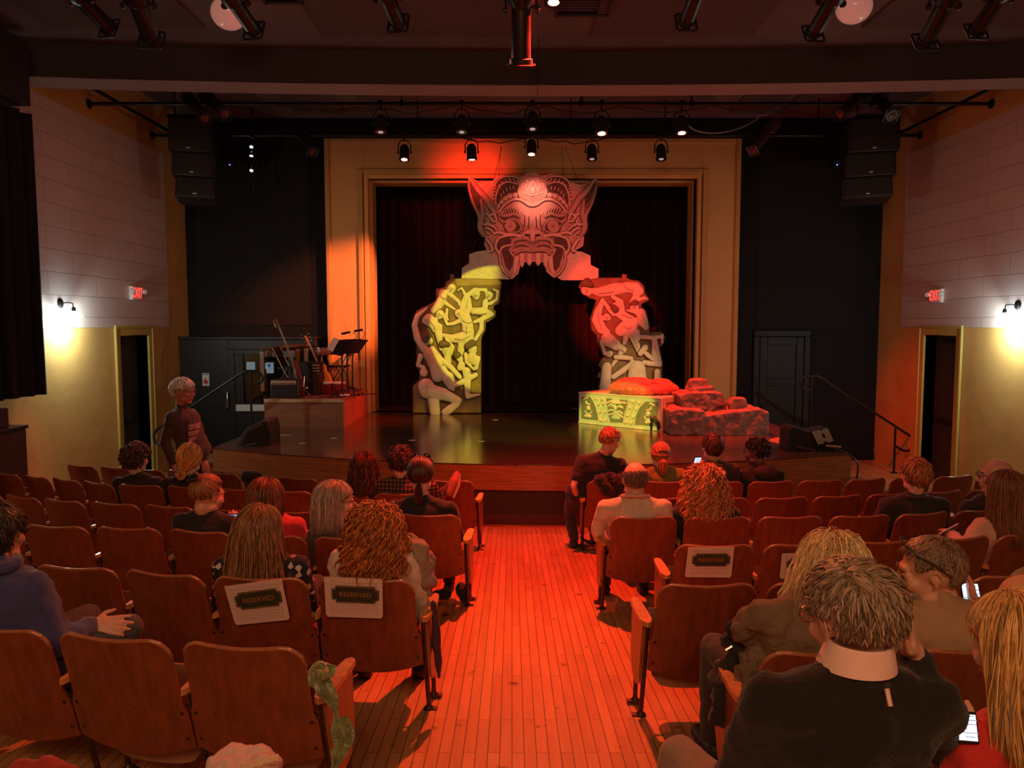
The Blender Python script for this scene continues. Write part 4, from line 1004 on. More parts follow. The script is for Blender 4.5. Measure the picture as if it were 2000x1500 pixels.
# crown
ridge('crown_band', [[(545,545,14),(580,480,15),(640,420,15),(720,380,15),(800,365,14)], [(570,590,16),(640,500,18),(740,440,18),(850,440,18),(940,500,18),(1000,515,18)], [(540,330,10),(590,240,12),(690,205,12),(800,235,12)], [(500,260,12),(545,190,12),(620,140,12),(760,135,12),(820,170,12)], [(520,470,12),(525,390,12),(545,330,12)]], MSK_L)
for x, y, r in ((560,520,18),(600,465,24),(648,420,28),(705,388,30),(772,375,30)):
    for xx in (x, MX-x): q = MB(); q.ell(fn(xx, y, 0.03), (r*k, 0.02, r*k), None, 12, 8); put('crown_bead', q, MSK_L, t)
ridge('crown_leaf', [[(x, y, 9), (x+18, y+30, 9)] for x, y in ((560,250),(600,205),(650,175),(700,160),(750,160))] + [[(x, y, 8), (x+8, y+40, 8)] for x, y in ((590,360),(620,320),(660,285),(705,265),(750,258))] + [[(495,y,10),(520,y+10,10)] for y in (250,290,330,370,430)], MSK_L)
plate('crown_shield', [(880,150),(930,95),(1000,88),(1000,500),(930,480),(900,440),(840,420),(820,360),(810,290),(840,240),(820,190)], MSK, 0.0, 0.035)
ridge('crown_scroll', [[(1000,190,12),(960,270,12),(930,320,12),(940,370,12),(1000,385,12)], [(985,165,10),(940,160,10),(925,195,10),(950,210,8)], [(910,290,10),(905,245,10),(860,240,10),(860,280,10),(890,280,8)], [(915,385,10),(890,350,10),(850,350,10),(855,385,10),(885,380,8)], [(985,430,10),(960,400,10),(930,410,10),(945,445,8)], [(830,300,12),(815,330,12),(835,400,12)], [(910,460,10),(950,490,10),(1000,500,10)]], MSK_L, 0.045)
q = MB(); q.ell(fn(1000, 320, 0.035), (34*k, 0.03, 52*k)); put('crown_jewel', q, MSK_L, t)
# brows, eyes
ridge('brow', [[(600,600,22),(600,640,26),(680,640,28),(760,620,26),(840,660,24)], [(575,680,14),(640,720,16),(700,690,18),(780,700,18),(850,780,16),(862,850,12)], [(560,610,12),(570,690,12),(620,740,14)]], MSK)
ridge('brow_hair', [[(x, y, 9), (x+22, y+48, 8)] for x, y in ((640,560),(672,548),(705,545),(740,548),(775,556),(810,575),(835,600))], MSK_L, 0.04)
q = MB(); q2 = MB(); q3 = MB()
for xx, yy in ((715, 775), (1265, 778)):
    q.ell(fn(xx, yy, 0.02), (64*k, 0.045, 64*k), None, 24, 12)
    for rr in (66, 48): q2.tube([fn(xx + rr*math.cos(a), yy + rr*math.sin(a), 0.05 if rr > 60 else 0.062) for a in [i*math.pi/12 for i in range(25)]], 7*k, 6)
    q3.ell(fn(xx, yy + 8, 0.066), (9*k, 0.006, 9*k))
put('eyeball', q, MSK, t); put('eye_ring', q2, MSK_L, t); put('pupil', q3, MSK_D, t)
ridge('eye_rim', [[(640,770,14),(680,840,16),(740,860,16),(820,850,14),(850,800,12)]], MSK)
# forehead folds and nose
plate('forehead', [(880,560),(1000,560),(1000,800),(900,810),(870,700)], MSK, 0.0, 0.028)
ridge('forehead_fold', [[(895,640,9),(900,720,9),(890,790,9)], [(955,660,9),(950,740,9),(945,800,9)]], MSK_D, 0.03)
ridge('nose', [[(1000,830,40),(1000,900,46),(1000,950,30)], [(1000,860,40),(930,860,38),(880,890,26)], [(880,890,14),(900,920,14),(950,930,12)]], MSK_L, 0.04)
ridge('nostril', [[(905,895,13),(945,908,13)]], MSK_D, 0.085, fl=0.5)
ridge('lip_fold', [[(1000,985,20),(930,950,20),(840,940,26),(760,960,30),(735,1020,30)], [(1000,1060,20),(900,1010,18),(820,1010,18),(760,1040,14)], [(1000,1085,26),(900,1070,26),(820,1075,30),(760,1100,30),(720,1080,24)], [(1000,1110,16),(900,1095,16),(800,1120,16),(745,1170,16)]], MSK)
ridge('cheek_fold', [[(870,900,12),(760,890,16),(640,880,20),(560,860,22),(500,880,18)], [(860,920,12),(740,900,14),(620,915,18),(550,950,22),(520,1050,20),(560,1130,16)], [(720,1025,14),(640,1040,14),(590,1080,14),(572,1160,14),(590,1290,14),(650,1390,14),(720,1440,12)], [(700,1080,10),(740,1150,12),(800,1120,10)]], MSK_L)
# teeth
for x, y0, y1, r in ((862,1140,1320,36),(958,1140,1300,38)):
    for xx in (x, MX + 30 - x):
        q = MB(); q.tube([fn(xx, y0, 0.03), fn(xx, y0+60, 0.04), fn(xx, y0+75, 0.035), fn(xx, (y0+y1)/2+50, 0.035), fn(xx, y1, 0.02)], [r*k*0.9, r*k, r*k*0.9, r*k*0.8, 0.004], 12); put('tooth', q, MSK_L, t)
for xx, d in ((795, -1), (1225, 1)):
    q = MB(); q.tube([fn(xx, 1180, 0.03), fn(xx + d*4, 1215, 0.045), fn(xx + d*6, 1230, 0.035), fn(xx + d*20, 1330, 0.035), fn(xx + d*58, 1455 if d < 0 else 1430, 0.02)], [34*k, 40*k, 36*k, 30*k, 0.004], 12)
    put('fang', q, MSK_L, t)
q = MB(); q.tube([fn(x, y, 0.012) for x, y in OUT + OUT[:1]], 0.014, 6); put('edge_line', q, MSK_L, t)

# ---- carved box
A = atZ(1130, 826, SZ); B = atZ(1292, 843, SZ)        # front bottom corners
ux = (B - A); Lb = ux.length; ux.normalize(); uy = Vector((-ux.y, ux.x, 0)); hb = 0.53; depth = 1.25
if uy.y < 0: uy = -uy
BX = lambda u, v, w: A + ux*(u*Lb) + Vector((0,0,v*hb)) - uy*w
t = thing('carved_box', 'pale carved stone chest with a small demon face on its front', 'stage scenery', A)
BS = mat('box_stone', (0.66,0.66,0.50), 0.6, var=0.06, vscale=6)
BSD = mat('box_stone_shaded', (0.22,0.22,0.14), 0.65, var=0.1, vscale=8)  # flat dark plates: shade of the carved recesses put into the colour
q = MB(); q.prism([(0,0),(1,0),(1,1),(0,1)], -depth, 0, BX); put('body', q, BS, t, bevel=0.008)
def bc(x, y):
    u = (x - 90)/1460; yt = 385 + 105*u; yb = 965 + 160*u
    return u, (yb - y)/(yb - yt)
def btube(name, curves, mt, w=0.012, ends=True):
    for cv in curves:
        q = MB()
        pts = smooth_path([BX(*bc(x, y), w) for x, y, r in cv], 4); rs = []
        for i in range(len(cv)-1): rs += [(cv[i][2]*(1-j/4) + cv[i+1][2]*j/4)*0.00097 for j in range(4)]
        rs.append(cv[-1][2]*0.00097); q.tube(pts, rs, 8)
        q.ell(pts[0], rs[0], None, 8, 6); q.ell(pts[-1], rs[-1], None, 8, 6); put(name, q, mt, t)
def bplate(name, polys, mt, w0=0.001, w1=0.004):
    for p in polys:
        q = MB(); q.prism([bc(*a) for a in p], w0, w1, BX); put(name, q, mt, t)
bplate('recess_shade', [[(145,465),(310,480),(380,600),(440,760),(460,920),(145,885)], [(1290,560),(1490,578),(1480,1030),(1110,1000),(1130,850),(1180,700)], [(600,500),(700,510),(720,560),(840,575),(850,525),(980,540),(960,740),(900,960),(680,960),(640,760)]], BSD)
btube('arch_band', [[(330,475,12),(400,600,12),(455,780,12),(480,925,12)], [(460,490,12),(500,610,12),(535,790,12),(545,935,12)], [(570,500,12),(600,620,12),(635,790,12),(650,945,12)], [(1010,540,12),(975,680,12),(935,830,12),(920,970,12)], [(1120,550,12),(1070,690,12),(1020,840,12),(1000,985,12)], [(1260,560,12),(1180,690,12),(1115,850,12),(1090,995,12)]], BS)
for x, y in ((400,505),(460,610),(490,755),(515,910),(525,515),(555,605),(585,755),(600,915),(1065,560),(1020,680),(980,820),(955,950),(1185,580),(1130,700),(1075,850),(1050,965)):
    q = MB(); q.ell(BX(*bc(x, y), 0.008), (0.026,0.026,0.03), None, 10, 7); put('stud', q, BS, t)
btube('carved_face', [[(640,590,16),(700,560,20),(760,590,24),(860,590,22),(930,580,14)], [(620,600,14),(650,570,12)], [(960,590,12),(930,600,14)], [(660,640,20),(700,610,18),(750,660,22)], [(800,670,20),(860,640,18),(900,680,18)], [(760,640,26),(780,690,34),(770,720,26)], [(650,740,16),(720,720,18),(780,760,18),(850,750,18),(900,790,14)], [(650,820,16),(700,800,16),(780,775,18),(860,810,16),(900,860,14)], [(720,860,12),(730,830,14),(790,800,12),(850,840,14),(850,890,12)], [(690,660,10),(710,655,16)], [(850,670,16),(870,672,10)]], BS, 0.016)
bplate('mouth', [[(725,850),(790,805),(850,850),(855,900),(720,880)]], BS, 0.004, 0.02)
for dx, ys in ((0, 0), (1080, 105)):
    mx_ = lambda x, y, r: ((x if dx == 0 else 1620 - x), y + ys, r)
    btube('carved_creature', [[mx_(190,530,14), mx_(230,500,16), mx_(265,495,12)], [mx_(235,560,16), mx_(250,600,18), mx_(310,620,14)], [mx_(280,680,42), mx_(290,700,40)], [mx_(220,740,14), mx_(260,790,16), mx_(320,780,16), mx_(345,740,10)], [mx_(230,830,30), mx_(310,840,34)]], BS, 0.01)
for a, b_ in (((92,392),(1545,500)), ((92,955),(1545,1112))):
    q = MB(); q.tube([BX(*bc(*a), 0.004), BX(*bc(*b_), 0.004)], 0.012, 4); put('moulding', q, BS, t)
q = MB()
SD = lambda u, v, w: B + uy*(u*depth) + Vector((0,0,v*hb)) + ux*w
q.prism([(0.1,0.15),(0.9,0.15),(0.9,0.85),(0.1,0.85)], 0.001, 0.004, SD); put('side_recess_shade', q, BSD, t)
q = MB(); q.tube([SD(0.35,0.6,0.01), SD(0.5,0.75,0.012), SD(0.65,0.6,0.01), SD(0.5,0.4,0.012), SD(0.35,0.6,0.01)], 0.03, 8); q.ell(SD(0.5,0.5,0.01), (0.02,0.08,0.06)); put('side_carving', q, BS, t)
# dark hanging chain-like drip on the front corner of the chest
q = MB()
for cv in ([(1415,855),(1440,870),(1480,900),(1520,960),(1535,1060)], [(1410,860),(1395,900),(1385,960),(1380,1030)], [(1420,860),(1430,900),(1400,920),(1390,1100)], [(1430,870),(1460,930),(1490,1000),(1510,1095)]):
    q.tube([BX(*bc(x, y), 0.012 + 0.006*(i % 2)) for i, (x, y) in enumerate(cv)], [0.028,0.03,0.022,0.018,0.012][:len(cv)], 7)
q.ell(BX(*bc(1420, 870), 0.02), (0.05,0.03,0.04))
tag(put('hanging_claw', q, mat('claw_black', (0.02,0.015,0.015), 0.4)), 'small black claw hanging on the right corner of the carved chest', 'prop')

# red cushion on the chest
cc = BX(0.60, 1.0, -0.50)
rng = random.Random(3)
t = thing('cushion', 'crumpled round red cushion lying on the carved chest', 'cushion', cc)
q = MB()
R1, R2 = 0.46, 0.34
for i in range(26):
    a = 2*math.pi*i/26; q.ell(cc + Vector((R1*math.cos(a), R2*math.sin(a), 0.085)), (0.13,0.11,0.085+0.015*rng.random()), Matrix.Rotation(a, 3, 'Z'), 10, 7)
q.ell(cc + Vector((0,0,0.07)), (0.52,0.36,0.07))
q.ell(cc + Vector((-0.13,0.10,0.16)), (0.34,0.26,0.11)); q.ell(cc + Vector((0.30,0.16,0.15)), (0.22,0.20,0.09))
me = blob('cushion_cover', q, 0.016, 4, 0.035, 0.09)
CR = mat('cushion_red', (0.62,0.12,0.07), 0.5, sheen=0.3, bump=0.5, bscale=14)
put('cushion_cover', me, CR, t)
q = MB(); q.tube([cc + Vector((0.565*math.cos(a)*(1+0.01*math.sin(9*a)), 0.43*math.sin(a), 0.075 + 0.012*math.sin(7*a))) for a in [2*math.pi*i/60 for i in range(61)]], 0.018, 8); put('welt', q, CR, t)
for i in range(9):
    a = rng.uniform(3.4, 6.1); b0 = cc + Vector((0.2*math.cos(a), 0.12*math.sin(a)+0.05, 0.20)); b1 = cc + Vector((0.46*math.cos(a+0.2), 0.32*math.sin(a+0.2), 0.17))
    q = MB(); q.tube([b0, b0.lerp(b1, 0.5) + Vector((0,0,-0.01)), b1], [0.004,0.018,0.004], 6); put('crease', q, CR, t)

# ---- rocks right of the chest
ROCK = mat('foam_rock', (0.20,0.145,0.12), 0.85, var=0.3, vscale=6, bump=0.6, bscale=18)
def rock(lab, poly, Yf, dpt, seed, top_rough=0.04, parent=None):
    """block with a traced front outline, broken edges and a rough skin"""
    q = MB(); f = lambda u, v, w: atY(u, v, Yf) + Vector((0, w, 0))
    q.prism(poly, 0.0, dpt, f)
    me = blob('rock', q, 0.016, 1, top_rough*1.1, 0.11)
    return tag(put('rock', me, ROCK), lab, 'rock', 'painted rocks beside the chest')
Yr = atZ(1400, 851, SZ).y
rock('long low painted rock slab, nearest the audience', [(1308,850),(1308,803),(1325,799),(1376,802),(1380,812),(1420,806),(1460,801),(1488,799),(1503,806),(1503,855),(1440,853)], Yr, 0.75, 1)
rock('short painted rock block behind the left end of the slab', [(1378,838),(1376,806),(1398,790),(1420,782),(1420,838)], Yr+0.35, 0.5, 7)
rock('stepped painted boulder rising behind the slab', [(1332,800),(1326,772),(1345,768),(1395,766),(1412,768),(1418,780),(1418,802)], Yr+0.35, 0.7, 2)
rock('middle ledge of the painted rock pile', [(1346,770),(1350,757),(1392,754),(1398,759),(1396,770)], Yr+0.6, 0.4, 3)
rock('small topmost block on the painted rock pile', [(1350,758),(1352,743),(1362,741),(1380,741),(1384,757)], Yr+0.62, 0.32, 4)
rock('small square painted stone sitting on the slab', [(1428,801),(1428,788),(1433,778),(1457,777),(1459,786),(1458,801)], Yr+0.25, 0.22, 5, 0.025)
rock('flat painted stone flake at the right end of the slab', [(1452,801),(1465,795),(1486,797),(1486,802)], Yr+0.15, 0.2, 6, 0.02)

# ================================================================ stage monitors
def wedge(lab, poly, Yf, dpt, panel=None):
    q = MB(); f = lambda u, v, w: atY(u, v, Yf) + Vector((0, w, 0))
    c = atY(poly[0][0], poly[0][1], Yf)
    t = thing('stage_monitor', lab, 'loudspeaker', (c.x, Yf, SZ), group='wedge monitors on the apron')
    q.prism(poly, 0, dpt, f); put('cabinet', q, MT['blackmatte'], t, bevel=0.02)
    return t, f
t, f = wedge('black wedge stage monitor at the left end of the apron', [(462,881),(468,868),(480,838),(508,822),(522,822),(527,845),(527,882)], 10.55, 0.5)
q = MB(); q.prism([(464,866),(480,838),(507,823),(515,830),(484,845),(470,872)], -0.012, 0.0, f); put('grille', q, mat('monitor_grille', (0.05,0.055,0.057), 0.5, bump=0.3, bscale=120), t, bevel=0.004)
q = MB(); q.tube([f(472,872,-0.02), f(500,866,-0.02)], 0.012, 8); put('handle', q, MT['chrome'], t)
q = MB(); q.tube(smooth_path([f(466,870,-0.02), f(455,882,-0.1), f(448,900,-0.2), f(446,925,-0.22), f(446,950,-0.22)]), 0.012, 6); put('cable', q, CB, t)
t, f = wedge('black wedge stage monitor with a pale metal panel, right end of the apron', [(1538,882),(1541,838),(1548,832),(1583,842),(1597,872),(1596,887)], 10.1, 0.35)
a = [atY(1583,842,10.1), atY(1617,835,10.1), atY(1629,862,10.1), atY(1597,870,10.1)]
q = MB(); q.add([a[0], a[1], a[2], a[3]] + [p + Vector((0,0.30,0)) for p in a], [(0,3,2,1),(4,5,6,7),(0,1,5,4),(1,2,6,5),(2,3,7,6),(3,0,4,7)]); put('rear_case', q, MT['blackmatte'], t, bevel=0.008)
ins = lambda u, v: (a[0]*(1-u) + a[1]*u)*(1-v) + (a[3]*(1-u) + a[2]*u)*v
q = MB(); q.prism([(0.03,0.05),(0.5,0.05),(0.55,0.12),(0.62,0.12),(0.64,0.05),(0.97,0.05),(0.97,0.95),(0.62,0.97),(0.58,0.84),(0.42,0.84),(0.4,0.97),(0.03,0.95)], 0.0, 0.01, lambda u, v, w: ins(u, v) - Vector((0,w,0))); put('metal_panel', q, mat('pale_steel', (0.36,0.42,0.40), 0.5, 0.3), t)
q = MB(); q.prism([(0.5,0.3),(0.62,0.3),(0.62,0.62),(0.5,0.62)], 0.01, 0.016, lambda u, v, w: ins(u, v) - Vector((0,w,0))); put('socket', q, MT['black'], t)
q = MB(); q.bx(atY(1597,872,10.1).x, atY(1630,872,10.1).x, 10.1, 10.4, SZ, atY(1600,866,10.1).z); put('base_block', q, MT['black'], t)
q = MB(); q.tube([f(1552,872,-0.015), f(1590,880,-0.015)], 0.014, 8); put('handle', q, mat('handle_brown', (0.12,0.03,0.02), 0.4), t)
q = MB(); q.tube(smooth_path([f(1622,876,-0.0), f(1642,880,-0.1), f(1650,892,-0.35), f(1648,915,-0.4), f(1640,940,-0.42)]), 0.012, 6); put('cable', q, CB, t)
q = MB(); q.tube([f(1612,870,-0.02), f(1640,872,-0.05)], 0.012, 8); put('plug', q, mat('plug_tan', (0.5,0.3,0.15), 0.5), t)

# ================================================================ band instruments on the riser
Yi = 13.0
def pz(x, y, Y): return atY(x, y, Y)
# small combo amplifier
q0 = pz(528, 778, 12.75); q1 = pz(585, 742, 12.75)
t = thing('guitar_amplifier', 'small combo amplifier with a cream control strip at the front left of the riser', 'amplifier', (q0.x, 12.75, rz))
AMPK = mat('amp_cover', (0.055,0.022,0.018), 0.6, var=0.2, vscale=40)
q = MB(); q.bx(q0.x, q1.x, 12.75, 13.1, rz, q1.z); put('cabinet', q, AMPK, t, bevel=0.015)
q = MB(); q.bx(q0.x+0.03, q1.x-0.06, 12.735, 12.75, rz+0.03, rz+0.20); put('speaker_cloth', q, mat('amp_cloth', (0.02,0.014,0.013), 0.9, bump=0.4, bscale=150), t)
q = MB(); q.bx(q0.x+0.02, q1.x-0.06, 12.735, 12.75, rz+0.215, rz+0.275); st_ = put('control_strip', q, mat('amp_cream', (0.45,0.29,0.17), 0.5), t)
for i in range(7):
    q = MB(); q.lathe([(0.012,0),(0.010,0.02)], (q0.x+0.06+i*0.055, 12.735, rz+0.235), (0,-1,0), 10); put('knob', q, MT['black'], st_)
q = MB(); q.tube([(q0.x+0.12, 12.9, q1.z+0.005), (q0.x+0.15, 12.9, q1.z+0.03), (q1.x-0.15, 12.9, q1.z+0.03), (q1.x-0.12, 12.9, q1.z+0.005)], 0.01, 8); put('handle', q, AMPK, t)
# tall amplifier
q0 = pz(578, 772, 13.3); q1 = pz(622, 708, 13.3)
t = thing('bass_amplifier', 'tall black amplifier cabinet in the middle of the riser', 'amplifier', (q0.x, 13.3, rz))
q = MB(); q.bx(q0.x, q1.x-0.0, 13.3, 13.75, rz, q1.z); put('cabinet', q, MT['blackmatte'], t, bevel=0.015)
q = MB(); q.bx(q1.x-0.10, q1.x+0.02, 13.28, 13.7, rz, q1.z-0.18); put('side_trim', q, AMPK, t, bevel=0.006)
q = MB(); q.bx(q0.x+0.04, q1.x-0.14, 13.285, 13.3, rz+0.05, q1.z-0.16); put('grille', q, mat('bass_grille', (0.016,0.015,0.016), 0.8, bump=0.4, bscale=120), t)
q = MB()
for i in range(3): q.bx(q1.x-0.10, q1.x+0.015, 13.265, 13.3, q1.z-0.06-0.05*i, q1.z-0.035-0.05*i)
put('control_panel', q, MT['chrome'], t, bevel=0.004)
# electric bass
def guitar(lab, name, head, neck_end, tail, Y, tilt, body_poly, body_mat, neck_w, th, heads=4, hollow=False):
    H = pz(*head, Y + tilt); N = pz(*neck_end, Y + tilt*0.45); T = pz(*tail, Y)
    t = thing(name, lab, 'guitar', (T.x, Y, rz))
    fb = lambda u, v, w: pz(u, v, Y) + Vector((0, -w, 0)) + Vector((0, tilt*0.45*max(0, (tail[1]-v)/(tail[1]-neck_end[1])), 0))
    q = MB(); q.prism(body_poly, 0, th, fb); b_ = put('body', q, body_mat, t, bevel=0.012, seg=3)
    q = MB(); d = (H - N).normalized(); sd = d.cross(Vector((0,1,0))).normalized()
    Bp = pz(*tail, Y).lerp(N, 0.55) + Vector((0,-th-0.006,0))
    q.tube([Bp, N + Vector((0,-0.02,0)), H], [neck_w*1.15, neck_w, neck_w*0.8], 6, flat=0.45)
    put('neck', q, mat('neck_wood_' + name, (0.30,0.15,0.06), 0.35) , t)
    q = MB(); hh = H - d*0.02
    q.tube([hh, H + d*0.06, H + d*0.17], [neck_w*0.8, neck_w*1.7, neck_w*1.3], 6, flat=0.4); hd = put('headstock', q, bpy.data.materials['neck_wood_' + name], t)
    for i in range(heads):
        q = MB(); p = H + d*(0.04 + 0.035*i); s = 1 if (i % 2 or not hollow) else -1
        q.tube([p, p + sd*s*neck_w*2.6], 0.006, 6); q.ell(p + sd*s*neck_w*2.8, (0.013,0.006,0.016)); put('tuning_peg', q, MT['chrome'], hd)
    q = MB()
    for i in range(4):
        o = sd*(i-1.5)*neck_w*0.4 + Vector((0,-0.016,0)); q.tube([Bp + o - (N-Bp).normalized()*0.10, N + o, H + o + d*0.03], 0.0016, 4)
    put('strings', q, MT['chrome'], t)
    q = MB()
    for i in range(12):
        s = 1 - 0.93**(i*1.3); p = H.lerp(N, s) + Vector((0,-0.010,0)); q.tube([p - sd*neck_w*0.9, p + sd*neck_w*0.9], 0.003, 5)
    put('frets', q, MT['chrome'], t)
    return t, fb
DR = mat('guitar_cherry', (0.16,0.018,0.018), 0.22, coat=0.6)
t, fb = guitar('dark red electric bass leaning on a stand with its long neck up', 'bass_guitar', (546, 640), (572, 706), (588, 760), 13.0, 0.22,
   [(571,706),(577,702),(583,716),(592,742),(597,762),(594,772),(588,766),(582,757),(574,742),(572,725)], DR, 0.02, 0.045)
q = MB(); q.prism([(578,735),(584,733),(590,752),(585,756)], 0.046, 0.05, fb); put('pickguard', q, MT['black'], t)
# archtop guitar
OR = mat('guitar_amber', (0.85,0.38,0.05), 0.25, coat=0.6, var=0.15, vscale=6)
t, fb = guitar('amber archtop guitar standing behind the tall amplifier', 'acoustic_guitar', (604, 672), (620, 706), (636, 758), 13.65, 0.16,
   [(622,712),(632,711),(637,716),(638,724),(644,732),(649,744),(649,754),(642,764),(628,768),(618,764),(616,750),(617,735),(620,724)], OR, 0.024, 0.08, 6, True)
q = MB(); q.tube([fb(624,740,0.085), fb(636,737,0.085)], 0.012, 6); q.bx(*sorted((fb(620,752,0).x, fb(628,752,0).x)), 13.55, 13.57, fb(620,756,0).z, fb(620,748,0).z); put('bridge', q, MT['black'], t)
q = MB(); q.tube([fb(634,756,0.083), fb(637,750,0.083), fb(634,744,0.083)], 0.006, 6); put('sound_hole', q, MT['black'], t)
# guitar stands
def stand(lab, x, y, Y, col):
    p = pz(x, y, Y); t = thing('guitar_stand', lab, 'stand', (p.x, Y, rz), group='guitar stands on the riser')
    q = MB(); q.tube([p + Vector((0,0.1,0.18)), p + Vector((0.0,0.02,0.0))], 0.012, 8); put('stem', q, col, t)
    for dx, dy in ((0.16,-0.18), (-0.12,-0.2), (0.02,0.2)):
        q = MB(); q.tube([(p.x, Y+0.04, p.z+0.02), (p.x+dx*0.7, Y+dy*0.7, rz+0.06), (p.x+dx, Y+dy, rz+0.012)], 0.011, 8); put('leg', q, col, t)
    q = MB(); q.tube([p + Vector((-0.09,-0.08,0.0)), p + Vector((-0.07,0,0.01)), p + Vector((0.07,0,0.01)), p + Vector((0.09,-0.08,0))], 0.012, 8); put('cradle', q, col, t)
stand('chrome stand carrying the dark red bass', 592, 757, 12.95, MT['chrome'])
stand('black stand carrying the amber guitar', 634, 762, 13.6, MT['black'])
# folding chairs
def fold_chair(lab, bx_, by_, Y, w, col, s=1):
    """small tubular folding chair seen from its side"""
    p = pz(bx_, by_, Y); x, z = p.x, rz
    t = thing('folding_chair', lab, 'chair', (x, Y, rz), group='folding chairs of the band')
    for k, yy in enumerate((Y, Y + w)):
        q = MB(); q.tube([(x - s*0.20, yy, z+0.80), (x - s*0.02, yy, z+0.42), (x + s*0.22, yy, z+0.01)], 0.012, 8); put('frame_leg', q, col, t)
        q = MB(); q.tube([(x - s*0.14, yy, z+0.01), (x - s*0.03, yy, z+0.30), (x + s*0.05, yy, z+0.44)], 0.012, 8); put('rear_leg', q, col, t)
    q = MB(); q.box((x + s*0.06, Y + w/2, z+0.45), (0.38, w, 0.035)); put('seat', q, MT['black'], t, bevel=0.012)
    q = MB(); q.box((x - s*0.17, Y + w/2, z+0.72), (0.03, w, 0.20), Matrix.Rotation(-s*0.38, 3, 'Y')); put('backrest', q, MT['black'], t, bevel=0.012)
    q = MB(); q.tube([(x + s*0.2, Y, z+0.06), (x + s*0.2, Y+w, z+0.06)], 0.009, 6); put('stretcher', q, col, t)
fold_chair('folding chair with chrome tubes behind the small amplifier', 555, 700, 13.35, 0.42, MT['chrome'])
fold_chair('folding chair with pale legs behind the bongos', 662, 700, 13.9, 0.4, MT['chrome'], -1)
# floor tom drum
p = pz(632, 686, 13.95); q = MB()
t = thing('snare_drum', 'shallow red-brown drum lying flat at the back of the riser', 'drum', (p.x, 13.95, rz))
q.lathe([(0.19,-0.06),(0.195,-0.05),(0.195,0.05),(0.19,0.06)], p, n=28); put('shell', q, mat('drum_shell', (0.26,0.07,0.05), 0.35, coat=0.4), t)
q = MB(); q.lathe([(0.20,0.045),(0.205,0.05),(0.205,0.066),(0.19,0.068)], p, n=28); put('hoop', q, MT['chrome'], t)
for a in (0.4, 2.5, 4.6):
    q = MB(); q.tube([p + Vector((0.05*math.cos(a), 0.05*math.sin(a), -0.06)), Vector((p.x + 0.22*math.cos(a), 13.95 + 0.22*math.sin(a), rz+0.01))], 0.012, 8); put('leg', q, MT['chrome'], t)
# bongos
p = pz(652, 760, 13.35)
t = thing('bongo_drums', 'pair of red bongo drums standing in front of the amber guitar', 'drum', (p.x, 13.35, rz))
for dx, r in ((-0.095, 0.085), (0.10, 0.10)):
    q = MB(); q.lathe([(r*0.82,0.0),(r*0.95,0.08),(r,0.17)], (p.x+dx, 13.35, rz+0.015), n=24); sh = put('shell', q, mat('bongo_red', (0.30,0.012,0.012), 0.25, coat=0.6) if dx < 0 else bpy.data.materials['bongo_red'], t)
    q = MB(); q.lathe([(r*1.02,0.165),(r*1.06,0.17),(r*1.06,0.195),(r*0.98,0.2),(r*0.5,0.203)], (p.x+dx, 13.35, rz+0.015), n=24); put('drum_head', q, mat('bongo_skin', (0.75,0.6,0.5), 0.5) if dx < 0 else bpy.data.materials['bongo_skin'], sh)
    q = MB()
    for i in range(4): a = 0.6+i*1.57; q.tube([(p.x+dx+r*1.05*math.cos(a), 13.35+r*1.05*math.sin(a), rz+0.19), (p.x+dx+r*0.98*math.cos(a), 13.35+r*0.98*math.sin(a), rz+0.07)], 0.005, 6)
    put('tension_rod', q, MT['chrome'], sh)
# music stands
def music_stand(lab, bx_, by_, Y, desk, paper=None, arm=None):
    b_ = pz(bx_, by_, Y); b_.z = rz
    top = pz(*desk[4], Y)
    t = thing('music_stand', lab, 'music stand', (b_.x, Y, rz), group='black music stands')
    q = MB(); q.tube([b_ + Vector((0,0,0.1)), b_ + Vector((0,0,0.65)), top], [0.014,0.014,0.01], 10); put('shaft', q, MT['black'], t)
    for a in (-0.4, 1.7, 3.8):
        q = MB(); q.tube([b_ + Vector((0,0,0.14)), b_ + Vector((0.14*math.cos(a), 0.14*math.sin(a), 0.07)), b_ + Vector((0.24*math.cos(a), 0.24*math.sin(a), 0.008))], 0.011, 8); put('leg', q, MT['black'], t)
    f = lambda u, v, w: pz(u, v, Y) + Vector((0, 0.16*(desk[4][1]-v)/25.0 - w, 0))
    q = MB(); q.prism(desk[:4], 0, 0.012, f); put('desk', q, MT['black'], t, bevel=0.004)
    q = MB(); q.tube([f(*desk[3], 0.03), f(*desk[2], 0.03)], 0.014, 6); put('ledge', q, MT['black'], t)
    if arm:
        q = MB(); q.tube(smooth_path([f(x, y, 0.02) for x, y in arm[:-2]]), 0.006, 8); lm = put('lamp_arm', q, MT['black'], t)
        q = MB(); q.tube([f(*arm[-2], 0.02), f(*arm[-1], 0.02)], 0.020, 8); put('lamp_head', q, MT['black'], lm)
    if paper:
        q = MB(); q.prism(paper, 0.014, 0.017, f); tag(put('sheet_music', q, mat('sheet_paper', (0.70,0.55,0.52), 0.6)), 'white sheet music propped on the left music stand', 'paper')
    return t
music_stand('black music stand nearest the audience, holding white sheet music', 669, 776, 12.75, [(659,664),(692,662),(672,694),(649,690),(670,684)], [(647,660),(659,662),(651,687),(638,681)], [(692,662),(692,654),(684,650),(671,651),(662,652)])
music_stand('black music stand in the middle, with a clip lamp', 679, 760, 13.45, [(668,663),(704,662),(688,689),(664,690),(684,680)], None, [(692,662),(693,654),(686,650),(680,649),(670,650)])
music_stand('black music stand closest to the arch, with a clip lamp', 689, 764, 13.2, [(688,662),(718,664),(703,688),(672,689),(694,680)], None, [(706,662),(709,654),(706,648),(704,644),(687,647)])
